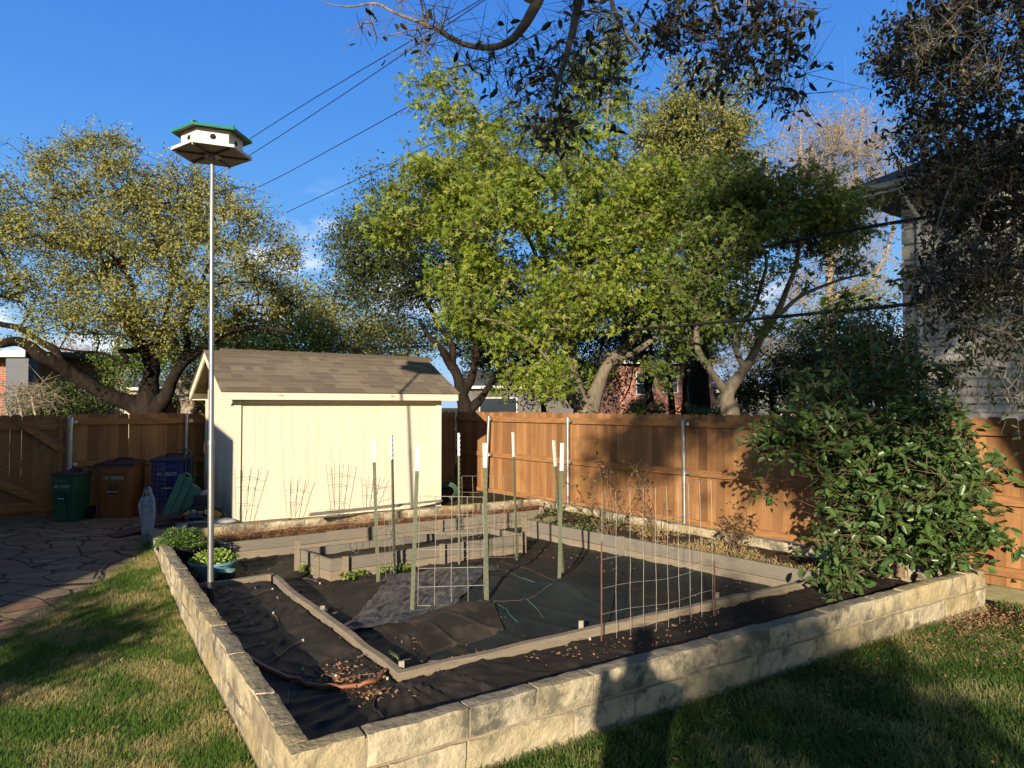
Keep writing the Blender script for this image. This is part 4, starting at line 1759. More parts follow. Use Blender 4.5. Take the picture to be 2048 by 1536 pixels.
mb.add(fr_ + bk, [tuple(range(n - 1, -1, -1)), tuple(range(n, 2 * n))] + [(i, (i + 1) % n, n + (i + 1) % n, n + i) for i in range(n)])
mb.build('side_panel', cart_m, ct_, bevel=.012)
mb = MB()
c = D(407, 987, 10.1)
mb.tube([c, c + Vector((0.01, .10, 0))], .042, 20)
tag(mb.build('pipe_end', M('pipe_white', (.45, .45, .43), rough=.6), None, smooth=True, bevel=.003), 'pale round pipe end behind the green cart', 'pipe')
mb = MB()
c = D(407, 1006, 10.15)
mb.lathe((c.x, c.y, c.z - .16), [(.10, 0), (.12, .05), (.13, .2), (.13, .27), (.11, .28)], 16)
tag(mb.build('dark_bucket', M('bucket_dark', (.025, .028, .03), rough=.6), None, smooth=True), 'dark bucket below the pipe end beside the shed', 'bucket')

# ------------------------------------------------------------------ robed statue
sr_ = M('statue_robe', (0.42, 0.44, 0.47), (0.22, 0.25, 0.30), rough=.8, scale=14, bump=.4, bscale=40)
sb_ = M('statue_blue', (0.17, 0.27, 0.46), (0.26, 0.34, 0.46), rough=.8, scale=10, bump=.2)
sk_ = M('statue_skin', (0.40, 0.30, 0.23), (0.30, 0.22, 0.17), rough=.8, scale=20)
sY = 9.12
sbase = D(294, 1092, sY)
sbase.z = 0.30
ST_ = thing('robed_statue', sbase, 'small weathered statue of a robed praying woman in a blue veil on the wall end', 'statue')
H = 0.58


def sec(mb, rows, n=20, fold=0.0, ph=0.0, open_front=None):
    b = len(mb.v)
    for (z, rx, ry, cx, cy) in rows:
        for k in range(n):
            a = 2 * math.pi * k / n
            f = 1 + fold * math.sin(a * 7 + ph + z * 9)
            mb.v.append((sbase.x + cx + rx * f * math.cos(a), sbase.y + cy + ry * f * math.sin(a), sbase.z + z))
    for i in range(len(rows) - 1):
        for k in range(n):
            k2 = (k + 1) % n
            mb.f.append((b + i * n + k, b + i * n + k2, b + (i + 1) * n + k2, b + (i + 1) * n + k))
            mb.t.append(0)
    mb.f.append(tuple(b + k for k in range(n))[::-1])
    mb.f.append(tuple(b + (len(rows) - 1) * n + k for k in range(n)))
    mb.t += [0, 0]


mb = MB()
sec(mb, [(0, .058, .05, 0, 0), (.03, .066, .055, 0, 0), (.12, .072, .058, 0, 0), (.24, .078, .06, 0, 0), (.33, .076, .056, 0, 0), (.37, .062, .046, 0, 0), (.42, .074, .048, 0, 0), (.455, .066, .042, 0, 0), (.475, .025, .022, 0, 0), (.50, .02, .018, 0, 0)], 24, .05)
mb.build('robe', sr_, ST_, smooth=True)
mb = MB()
sec(mb, [(.352, .067, .052, 0, 0), (.36, .070, .055, 0, 0), (.385, .070, .054, 0, 0), (.392, .066, .05, 0, 0)], 24, .02)
mb.build('sash', sb_, ST_, smooth=True)
mb = MB()                                   # head with nose, brow, chin
sec(mb, [(.482, .012, .016, 0, -.010), (.492, .022, .027, 0, -.010), (.51, .029, .033, 0, -.010), (.528, .032, .035, 0, -.010), (.545, .032, .034, 0, -.008), (.56, .024, .026, 0, -.004), (.57, .008, .008, 0, 0)], 16)
mb.beam((sbase.x, sbase.y - .045, sbase.z + .536), (sbase.x, sbase.y - .052, sbase.z + .517), .008, .008)
mb.beam((sbase.x - .01, sbase.y - .040, sbase.z + .503), (sbase.x + .01, sbase.y - .040, sbase.z + .503), .006, .004)
hd = mb.build('head', sk_, ST_, smooth=True)
for sx_ in (-1, 1):
    mb = MB()
    mb.box((sbase.x + sx_ * .012, sbase.y - .043, sbase.z + .534), (.010, .004, .005))
    mb.build('eye', M('statue_eye', (.05, .04, .04)), hd)
mb = MB()                                   # veil: open shell over the head falling down the back
n = 22
rows = [(.595, .004, .004), (.588, .024, .026), (.57, .040, .040), (.54, .048, .046), (.50, .054, .046), (.45, .082, .054), (.36, .090, .064), (.22, .088, .068), (.10, .078, .062), (.02, .068, .056)]
vs, fs = [], []
for t_in in (0.0, .006):
    for (z, rx, ry) in rows:
        for k in range(n + 1):
            a = math.radians(-90 + 38 + (360 - 76) * k / n)
            vs.append((sbase.x + (rx - t_in) * math.cos(a), sbase.y + .006 + (ry - t_in) * math.sin(a) - (.012 if z > .5 else 0), sbase.z + z))
m_ = n + 1
off = len(rows) * m_
for i in range(len(rows) - 1):
    for k in range(n):
        q = (i * m_ + k, i * m_ + k + 1, (i + 1) * m_ + k + 1, (i + 1) * m_ + k)
        fs.append(q[::-1])
        fs.append(tuple(off + e for e in q))
for i in range(len(rows) - 1):
    for k in (0, n):
        fs.append((i * m_ + k, (i + 1) * m_ + k, off + (i + 1) * m_ + k, off + i * m_ + k))
mb.add(vs, fs)
mb.build('veil', sb_, ST_, smooth=True)
for sx_ in (-1, 1):
    mb = MB()
    if sx_ < 0:
        ap = [(-.066, -.01, .435), (-.078, -.035, .36), (-.055, -.065, .27), (-.04, -.072, .24)]
    else:
        ap = [(.066, -.01, .435), (.085, -.035, .37), (.11, -.055, .31), (.125, -.065, .285)]
    mb.tube(smooth_path([sbase + Vector(q) for q in ap], 4), [.022 - .009 * i / 12 for i in range(13)], 10)
    arm = mb.build('sleeve', sr_, ST_, smooth=True)
    e = sbase + Vector(ap[-1])
    mb = MB()
    for f_ in range(4):
        q = e + Vector((sx_ * .002 + (f_ - 1.5) * .005, -.004, -.004))
        mb.tube([q, q + Vector((sx_ * .008, -.008, -.018 + abs(f_ - 1.5) * .003)), q + Vector((sx_ * .010, -.013, -.028 + abs(f_ - 1.5) * .004))], [.0032, .0030, .002], 6)
    q = e + Vector((-sx_ * .008, -.006, 0))
    mb.tube([q, q + Vector((-sx_ * .006, -.010, -.010))], [.0035, .0025], 6)
    mb.tube([e, e + Vector((sx_ * .003, -.004, -.010))], [.009, .010], 8)
    mb.build('hand', sk_, arm, smooth=True)
mb = MB()
mb.lathe((sbase.x, sbase.y, sbase.z - .30), [(.085, 0), (.082, .1), (.070, .2), (.062, .27), (.060, .302)], 14)
mb.build('pedestal', M('pedestal', (0.20, 0.22, 0.24), (0.13, 0.14, 0.15), rough=.9, scale=12, bump=.4), ST_)

# ------------------------------------------------------------------ planks, bags and a toy by the wall
mb = MB()
a, b = P(222, 1072, .26), D(300, 1036, 9.55)
mb.beam((a.x, a.y, .255), (b.x, b.y, .33), .32, .02)
tag(mb.build('reddish_board', M('red_board', (.11, .045, .03), (.07, .03, .022), rough=.7, scale=6)), 'dark reddish board lying tilted on the patio left of the statue', 'board')
mb = MB()
a, b = D(300, 1058, 9.75), D(378, 1036, 10.1)
mb.beam((a.x, a.y, .36), (b.x, b.y, .42), .30, .018)
tag(mb.build('reddish_board', MATS['red_board']), 'dark reddish board right of the statue below the green cart', 'board')
# loose flat stones
for k, (px_, py_, s_) in enumerate([(345, 1057, .16), (362, 1050, .13), (350, 1048, .1), (374, 1058, .12)]):
    q = D(px_, py_, 9.72 + k * .05)
    mb = MB()
    stone_block(mb, Vector((q.x, q.y, 0)), Vector((1, .2 * k, 0)).normalized(), Vector((-.2 * k, 1, 0)).normalized(), 0, s_, 0, s_ * .7, q.z - .03, q.z + .015, 1.2)
    tag(mb.build('flat_stone', M('grey_stone', (.30, .27, .23), (.2, .18, .15), rough=.9, scale=9, bump=.3)), 'small loose flat stone lying among others before the bags', 'stone', 'loose stones before the bags')


def bag(name, px, py, Y, sx_, sy_, sz, rz, mat, label, txt=None):
    c = D(px, py, Y)
    R = Matrix.Rotation(rz, 3, 'Z')
    mb = MB()
    n1, n2 = 18, 12
    vs, fs = [], []
    for side in (1, -1):
        for j in range(n2 + 1):
            for i in range(n1 + 1):
                u_, v_ = i / n1 * 2 - 1, j / n2 * 2 - 1
                hgt = (max(0, 1 - abs(u_) ** 3) ** .6) * (max(0, 1 - abs(v_) ** 3) ** .6)
                p = Vector((u_ * sx_ / 2, v_ * sy_ / 2, side * hgt * sz / 2))
                p = c + R @ p
                p += noise.noise_vector(p * 12) * .010
                vs.append(p)
    m_ = n1 + 1
    for s_i in range(2):
        o_ = s_i * m_ * (n2 + 1)
        for j in range(n2):
            for i in range(n1):
                q = (o_ + j * m_ + i, o_ + j * m_ + i + 1, o_ + (j + 1) * m_ + i + 1, o_ + (j + 1) * m_ + i)
                fs.append(q if s_i == 0 else q[::-1])
    mb.add(vs, fs)
    root = mb.build(name, mat, None, smooth=True)
    tag(root, label, 'bag')
    return root, c, R


bg1, c_, R__ = bag('soil_bag', 400, 1053, 9.75, .62, .34, .13, .35, M('bag_grey', (.20, .21, .19), (.32, .31, .27), rough=.45, scale=6, bump=.2), 'grey plastic soil bag with a black printed panel behind the wall')
mb = MB()
q = D(397, 1050, 9.57)
mb.box((q.x, q.y, q.z), (.26, .008, .055), rz=.30)
pn = mb.build('printed_panel', M('print_black', (.012, .012, .012), rough=.5), bg1)
text('PLANTING SOIL MIX', .022, q + Vector((.001, -.0052, .010)), rot_from((math.cos(.30), math.sin(.30), 0), (math.sin(.30), -math.cos(.30), 0)), M('print_pale', (.45, .42, .34), rough=.6), 'lettering', pn, sx=.9)
text('ALL PURPOSE BLEND', .022, q + Vector((.001, -.0052, -.014)), rot_from((math.cos(.30), math.sin(.30), 0), (math.sin(.30), -math.cos(.30), 0)), MATS['print_pale'], 'lettering', pn, sx=.9)
bag('folded_bag', 440, 1043, 9.95, .40, .30, .09, .5, M('bag_blue', (.30, .34, .36), (.42, .42, .40), rough=.4, scale=9, bump=.3), 'pale blue grey plastic bag right of the pole behind the wall')
bag('folded_bag', 392, 1033, 9.9, .22, .2, .10, .3, M('bag_navy', (.02, .035, .09), rough=.45, bump=.2), 'small navy blue bag lying under the yellow toy')
# toy with two white wheels
ty_ = thing('toy_vehicle', D(408, 1034, 10.0), 'black and yellow toy vehicle lying upside down with two white wheels', 'toy')
tb = D(408, 1028, 10.0)
yel = M('toy_yellow', (.62, .33, .03), (.55, .28, .03), rough=.4)
blk = M('toy_black', (.015, .015, .016), rough=.5)
mb = MB()
mb.tube(smooth_path([tb + Vector((-.27, 0, -.06)), tb + Vector((-.24, 0, .03)), tb + Vector((-.12, 0, .065)), tb + Vector((.1, 0, .07)), tb + Vector((.22, 0, .03)), tb + Vector((.27, 0, -.05))], 4), .045, 10)
mb.build('chassis', blk, ty_, smooth=True)
for q, s_ in ((-.20, .07), (.20, .07)):
    mb = MB()
    mb.box(tb + Vector((q, -.045, .0)), (s_ * 1.5, .05, .085), R=Matrix.Rotation(q * 3, 3, 'Y'))
    mb.build('body_panel', yel, ty_, bevel=.012)
mb = MB()
mb.box(tb + Vector((-.06, -.05, .03)), (.16, .03, .04))
mb.build('body_panel', yel, ty_, bevel=.01)
for q in (-.11, .065):
    c = tb + Vector((q, -.07, .04))
    mb = MB()
    mb.tube([c, c + Vector((0, .05, 0))], .052, 20)
    wq = mb.build('wheel', blk, ty_, smooth=True)
    mb = MB()
    mb.tube([c + Vector((0, -.004, 0)), c + Vector((0, .01, 0))], .034, 18)
    hq = mb.build('hub', M('hub_cream', (.62, .55, .36), rough=.5), wq, smooth=True)
    mb = MB()
    mb.tube([c + Vector((0, -.008, 0)), c + Vector((0, -.003, 0))], .011, 10)
    mb.build('axle_cap', blk, wq, smooth=True)

# ------------------------------------------------------------------ pots, valve cap
potb = P(427, 1152, .06)
pt = thing('plant_pot', potb, 'light blue round plastic bowl pot with bright green succulents', 'plant pot')
mb = MB()
mb.lathe(potb, [(.13, 0), (.15, .01), (.165, .05), (.20, .085), (.205, .10), (.225, .13), (.23, .14), (.255, .15), (.258, .17), (.24, .172), (.235, .14), (.02, .135)], 32)
mb.build('pot', M('pot_blue', (.22, .42, .52), (.18, .36, .46), rough=.4, scale=5), pt, smooth=True)
potd = P(360, 1136, .06)
pd = thing('plant_pot', potd, 'black pot with small leafy green shrub in the shaded wall corner', 'plant pot')
mb = MB()
mb.lathe(potd, [(.17, 0), (.2, .12), (.235, .22), (.25, .235), (.25, .26), (.23, .26), (.02, .22)], 26)
mb.build('pot', M('pot_black', (.014, .016, .02), rough=.4), pd, smooth=True)
cpb = P(454, 1160, .05)
cp = thing('valve_box', cpb, 'small black round irrigation box with a pale green lid beside the blue pot', 'irrigation box')
mb = MB()
mb.lathe(cpb, [(.09, -.02), (.088, .09)], 24)
mb.build('box', blk, cp, smooth=True)
mb = MB()
mb.lathe(cpb + Vector((0, 0, .091)), [(.086, 0), (.088, .008), (.082, .016), (.03, .018), (.028, .014), (.004, .014)], 24)
mb.build('lid', M('lid_green', (.22, .42, .33), (.18, .36, .28), rough=.6, scale=9), cp, smooth=True)

# ------------------------------------------------------------------ hoses and drip lines
hose_b = M('hose_black', (.02, .018, .016), (.035, .03, .026), rough=.5, scale=12)
hose_t = M('hose_brown', (.30, .11, .045), (.22, .08, .035), rough=.5, scale=12)
drip = M('drip_brown', (.16, .12, .09), (.10, .075, .055), rough=.5, scale=12)


def onfab(pts, lift, k=8):
    w3 = []
    for (x, y) in pts:
        q = P(x, y, .12)
        for _ in range(4):
            q = P(x, y, zf(q.x, q.y))
        w3.append(Vector((q.x, q.y, zf(q.x, q.y))))
    out = smooth_path(w3, k)
    return [Vector((p.x, p.y, max(zf(p.x, p.y), -.05) + lift)) for p in out]


mb = MB()
mb.tube(onfab([(413, 1205), (414, 1222), (424, 1238), (444, 1256), (456, 1266), (474, 1280), (479, 1300), (474, 1312), (490, 1328), (512, 1342)], .012), .011, 8)
tag(mb.build('garden_hose', hose_b, None, smooth=True), 'black hose curving from the pole foot along the left wall', 'hose')
mb = MB()
mb.tube(onfab([(500, 1322), (540, 1345), (568, 1358), (610, 1374), (660, 1380), (710, 1377), (752, 1368), (784, 1354)], .018), .0145, 10)
tag(mb.build('irrigation_pipe', hose_t, None, smooth=True), 'brown plastic irrigation pipe curving to the beam corner', 'pipe')
mb = MB()
mb.tube(onfab([(388, 1148), (397, 1152), (410, 1168), (417, 1190), (415, 1206)], .02), .012, 8)
tag(mb.build('irrigation_pipe', hose_t, None, smooth=True), 'short brown pipe end left of the bird house pole', 'pipe')
mb = MB()
mb.tube(onfab([(755, 1392), (747, 1410), (750, 1424), (768, 1440)], .01), .0055, 6)
tag(mb.build('drip_tube', hose_b, None, smooth=True), 'thin black tube running down to the front wall', 'drip tube', 'drip tubes on the fabric')
drips = [[(428, 1178), (440, 1184), (444, 1190), (462, 1182)], [(455, 1202), (500, 1192), (528, 1184), (545, 1180)], [(438, 1228), (470, 1220), (488, 1222), (490, 1228), (478, 1236)],
         [(450, 1262), (480, 1254), (504, 1250)], [(478, 1268), (520, 1264), (545, 1256), (556, 1246), (547, 1228)], [(490, 1300), (510, 1292), (527, 1289)],
         [(522, 1332), (552, 1316), (575, 1300), (606, 1283)], [(566, 1352), (590, 1346), (606, 1341)], [(630, 1340), (650, 1352), (672, 1358)], [(716, 1346), (740, 1352), (775, 1360)],
         [(560, 1165), (590, 1158), (620, 1160), (640, 1166)], [(690, 1370), (800, 1330), (900, 1322), (1040, 1303), (1180, 1280)]]
dl = ['topmost thin drip tube beside the bird house pole', 'long thin drip tube just right of the bird house pole', 'looped drip tube below the bird house pole foot', 'short straight drip tube below the looped one',
      'long drip tube bending up at its right end', 'short drip tube near the left wall with white end', 'drip tube ending beside the middle of the left beam', 'short drip tube above the brown pipe',
      'drip tube ending in the leaf pile', 'drip tube between the leaf pile and the beam corner', 'dark tube on the fabric behind the left beam', 'long thin drip line before the front beam']
for p_, lab in zip(drips, dl):
    root = thing('drip_tube', onfab(p_[:1] + p_[1:2], 0)[0], lab, 'drip tube', 'drip tubes on the fabric')
    mb = MB()
    path = onfab(p_, .008, 5)
    mb.tube(path, .0042, 6)
    mb.build('tube', drip, root, smooth=True)
    mb = MB()
    e = path[-1]
    mb.lathe((e.x, e.y, e.z - .008), [(.008, 0), (.010, .012), (.004, .02)], 8)
    mb.build('emitter', M('emitter_pale', (.5, .45, .38), rough=.6), root)
# woven mat seams (pale threads)
thr = M('thread_orange', (.22, .11, .05), rough=.8)
thg = M('thread_green', (.12, .26, .23), rough=.8)
for pts_, m_, lab in (([(985, 1462 - 98), (1010, 1360)], thr, None),):
    pass
lines = [([(988, 1204), (1020, 1204), (1060, 1200), (1090, 1188), (1104, 1172)], thr, 'orange seam line curving on the mat behind the front grid'),
         ([(1000, 1122), (1040, 1136), (1080, 1150), (1110, 1166)], thr, 'orange seam line left of the crossed stakes'),
         ([(985, 1205), (1005, 1216), (1020, 1232), (1036, 1246)], thg, 'green seam line at the foot of the front grid'),
         ([(1052, 1204), (1072, 1218), (1086, 1238)], thg, 'green seam line below the crossed stakes'),
         ([(1010, 1142), (1040, 1158), (1070, 1164)], thg, 'faint green seam line on the mound top')]
for pts_, m_, lab in lines:
    mb = MB()
    mb.tube(onfab(pts_, .010), .0015, 4)
    tag(mb.build('seam_line', m_), lab, 'thread', 'coloured seam lines on the woven mat')
# hose reel / dark coil between shed and fence
mb = MB()
c = D(895, 983, 12.3)
for k in range(5):
    mb.tube([c + Vector(((.12 + .012 * k) * math.cos(q * math.pi / 10), .02 * k, (.10 + .012 * k) * math.sin(q * math.pi / 10))) for q in range(21)], .010, 6, caps=False)
tag(mb.build('hose_coil', M('hose_green', (.02, .07, .045), rough=.5), None, smooth=True), 'dark green coiled hose in the gap between shed and fence', 'hose')

# ------------------------------------------------------------------ overhead lines
cable = M('cable_black', (.012, .012, .013), rough=.6)


def line(pts, r, label, grp, name='power_line'):
    mb = MB()
    mb.tube(smooth_path(pts, 6), r, 6)
    return tag(mb.build(name, cable, None, smooth=True), label, 'cable', grp)


g = 'thin overhead power lines'
line([D(985, -14, 22), D(600, 214, 30), D(371, 362, 37)], .016, 'thin power line, highest of the four', g)
line([D(985, -10, 21), D(918, 34, 22), D(600, 246, 29), D(430, 354, 34), D(390, 380, 36)], .016, 'thin power line, second from the top', g)
line([D(1110, 40, 22), D(983, 120, 24), D(600, 332, 32), D(506, 379, 35)], .016, 'thin power line, third from the top', g)
line([D(1385, 20, 20), D(1130, 150, 24), D(895, 273, 28), D(600, 412, 34), D(575, 424, 35)], .016, 'thin power line, lowest of the four', g)
g = 'thick black cables crossing the right side'
line([D(2100, 393, 9.5), D(2008, 409, 10), D(1621, 475, 13), D(1300, 545, 16), D(900, 610, 22)], .030, 'upper thick black cable passing before the stone house', g, 'thick_cable')
line([D(2120, 578, 9.5), D(2048, 586, 10), D(1391, 649, 14), D(1026, 679, 19), D(824, 694, 23), D(500, 700, 28)], .028, 'lower thick black cable running above the fence', g, 'thick_cable')
line([D(432, 694, 30), D(330, 689, 30), D(295, 683, 32), D(150, 640, 34)], .03, 'grey cable sagging above the shed ridge on the left', None, 'thick_cable')
line([D(209, 700, 30), D(150, 742, 26), D(110, 775, 24)], .012, 'thin cable descending left of the pale poles', None)
for k, (xx, y0_, r) in enumerate([(228, 690, .07), (236, 700, .10), (245, 692, .07)]):
    b = D(xx, 812, 34)
    b.z = 0
    t = D(xx, y0_ - 20, 34)
    mb = MB()
    mb.tube([b, t], [r * 1.1, r * .9], 10)
    tag(mb.build('utility_pole', M('pole_pale' if k != 1 else 'pole_dark', (.62, .6, .55) if k != 1 else (.16, .14, .12), rough=.8), None, smooth=True),
        ['slim pale pole, leftmost of three behind the oak trunk', 'darker middle pole of three behind the oak trunk', 'slim pale pole, rightmost of three behind the oak trunk'][k], 'pole', 'poles beyond the oak')

# ================================================================== PLANTS AND TREES
RG = np.random.default_rng(11)
bark_d = M('bark_dark', (.038, .028, .02), (.013, .010, .008), rough=.95, scale=9, stretch=(1, 1, .35), bump=.9, bscale=14, spec=.15, bdist=.04)
bark_g = M('bark_grey', (.24, .20, .145), (.11, .09, .065), rough=.95, scale=7, stretch=(1, 1, .4), bump=.8, bscale=14, spec=.15, bdist=.03)
bark_p = M('bark_pale', (.42, .35, .25), (.24, .19, .14), rough=.95, scale=6, bump=.6, bscale=14, spec=.15)
lf_oak = M('leaf_olive', (.22, .25, .055), rough=.6, tint=(.42, .37, .12), spec=.25, translucent=.28)
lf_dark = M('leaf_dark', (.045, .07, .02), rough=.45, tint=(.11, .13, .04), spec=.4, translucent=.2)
lf_bright = M('leaf_bright', (.115, .215, .022), rough=.5, tint=(.37, .40, .06), spec=.3, translucent=.38)
lf_tall = M('leaf_tall', (.19, .22, .055), rough=.5, tint=(.36, .33, .11), spec=.3, translucent=.3)
lf_pale = M('leaf_pale', (.36, .27, .12), rough=.7, tint=(.46, .33, .2), spec=.2, translucent=.3)
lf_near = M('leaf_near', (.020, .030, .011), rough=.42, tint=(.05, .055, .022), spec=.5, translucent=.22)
lf_holly = M('leaf_holly', (.034, .078, .02), rough=.36, tint=(.12, .19, .05), spec=.5, translucent=.12)
lf_mid = M('leaf_mid', (.075, .135, .025), rough=.5, tint=(.20, .25, .05), spec=.3, translucent=.3)


def lobe(px, py, rx, ry, Y, dep=None, wt=None):
    """ellipsoid seen at a pixel with pixel radii at depth Y"""
    c = D(px, py, Y)
    a, b = rx * Y / FPX, ry * Y / FPX
    d = dep or (a + b) / 2
    return ((c.x, c.y, c.z), (a, d, b), wt or rx * ry)


def limb(Y, pts):
    """pts: (px, py, radius, [dy])"""
    return [(D(q[0], q[1], Y + (q[3] if len(q) > 3 else 0)), q[2]) for q in pts]


def based(Y, px, r, lst):
    b = D(px, 860, Y)
    b.z = -0.05
    return [(b, r)] + lst


# --- big spreading oak, left
Yo = 17.0
oak_limbs = [
    based(Yo, 303, .62, limb(Yo, [(303, 838, .52), (302, 800, .42), (298, 760, .30), (303, 735, .27), (298, 712, .26), (286, 694, .24), (268, 672, .19, -.3), (250, 640, .14, -.6), (262, 590, .10, -.5), (240, 520, .07, -.5)])),
    limb(Yo, [(300, 832, .42), (262, 808, .33), (215, 790, .27, -.2), (160, 755, .26, -.5), (118, 727, .24, -.8), (85, 712, .22, -1), (55, 690, .19, -1.2), (25, 682, .17, -1.4), (-20, 690, .15, -1.6), (-80, 690, .12, -1.8)]),
    limb(Yo, [(130, 735, .19, -.7), (118, 710, .15, -.8), (108, 696, .14, -.8), (75, 680, .12, -.8), (40, 657, .12, -.9), (0, 648, .10, -1), (-60, 630, .08, -1)]),
    limb(Yo, [(308, 826, .36), (335, 790, .25, -.2), (346, 762, .2, -.3), (358, 735, .18, -.4), (385, 712, .16, -.5), (420, 685, .13, -.6), (470, 662, .11, -.6), (520, 655, .08, -.6), (590, 665, .06, -.6)]),
    limb(Yo, [(358, 735, .14, -.4), (378, 690, .12, -.4), (374, 640, .10, -.3), (400, 580, .08, -.2), (430, 500, .06)]),
    limb(Yo, [(290, 700, .16), (318, 680, .12, .2), (330, 640, .10, .4), (345, 560, .08, .6), (330, 470, .06, .6)]),
    limb(Yo, [(288, 695, .13), (262, 702, .11, -.4), (240, 703, .09, -.7), (252, 720, .07, -.9), (235, 728, .05, -1)]),
    limb(Yo, [(235, 722, .05, -1), (200, 706, .045, -1.1), (150, 702, .04, -1.2), (110, 696, .03, -1.2)]),
]
oak_lobes = [lobe(200, 370, 95, 60, Yo + 1, 2.2, 8), lobe(265, 340, 60, 40, Yo + 1, 1.5, 2.5), lobe(60, 430, 100, 55, Yo, 2.5, 8), lobe(-60, 420, 90, 70, Yo, 2, 4),
             lobe(330, 400, 85, 55, Yo + 1, 2.2, 6), lobe(425, 425, 80, 50, Yo + 1, 2.2, 7), lobe(500, 470, 55, 50, Yo, 2, 3.4), lobe(570, 490, 30, 30, Yo, 1, .35),
             lobe(120, 510, 130, 45, Yo - .8, 2, 8), lobe(60, 560, 110, 40, Yo - 1, 2, 6), lobe(280, 470, 110, 50, Yo, 2.2, 6), lobe(400, 520, 110, 55, Yo, 2, 7),
             lobe(510, 560, 65, 45, Yo, 2, 3), lobe(190, 600, 90, 28, Yo - 1.2, 1.6, 3.5), lobe(200, 650, 90, 26, Yo - 1.5, 1.5, 4), lobe(310, 590, 70, 40, Yo - .6, 1.8, 2.5),
             lobe(400, 620, 90, 35, Yo - .8, 2, 4.5), lobe(330, 655, 50, 22, Yo - 1, 1, 1.4), lobe(500, 620, 90, 35, Yo, 2, 3.0), lobe(580, 590, 40, 25, Yo, 1.2, .5), lobe(620, 610, 40, 22, Yo + 1, 1.4, .4),
             lobe(-40, 540, 60, 60, Yo - 1, 2, 3)]
tree('oak_tree', 'big spreading oak with dark crooked trunk and olive spring leaves behind the left fence', 'tree', oak_limbs, oak_lobes, 1700, 66, .23, .072, 'diamond',
     bark_d, lf_oak, 3, twig_r=.006, twigs=3, flat=.55, shell=.45, aspect=.55, holes=.10, lscale=.62)

# --- dark evergreen oak, left of centre
Yd = 20.0
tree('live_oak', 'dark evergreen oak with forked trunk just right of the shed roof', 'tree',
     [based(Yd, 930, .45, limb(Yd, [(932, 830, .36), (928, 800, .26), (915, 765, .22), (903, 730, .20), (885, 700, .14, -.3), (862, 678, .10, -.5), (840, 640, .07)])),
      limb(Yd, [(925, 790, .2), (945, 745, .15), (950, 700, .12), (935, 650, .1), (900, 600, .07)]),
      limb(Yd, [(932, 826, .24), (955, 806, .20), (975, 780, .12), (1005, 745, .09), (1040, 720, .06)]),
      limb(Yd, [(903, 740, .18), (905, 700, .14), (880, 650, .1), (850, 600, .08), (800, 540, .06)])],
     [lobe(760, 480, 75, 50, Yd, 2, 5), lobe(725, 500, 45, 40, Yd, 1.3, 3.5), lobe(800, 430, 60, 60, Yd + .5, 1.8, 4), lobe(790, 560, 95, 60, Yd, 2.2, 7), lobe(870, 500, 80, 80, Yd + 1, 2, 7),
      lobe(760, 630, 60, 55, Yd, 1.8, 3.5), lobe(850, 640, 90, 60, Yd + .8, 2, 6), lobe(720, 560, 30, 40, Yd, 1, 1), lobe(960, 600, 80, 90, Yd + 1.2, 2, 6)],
     620, 70, .30, .095, 'diamond', bark_d, lf_dark, 5, twig_r=.007, shell=.55, aspect=.5, holes=.08, lscale=.68)

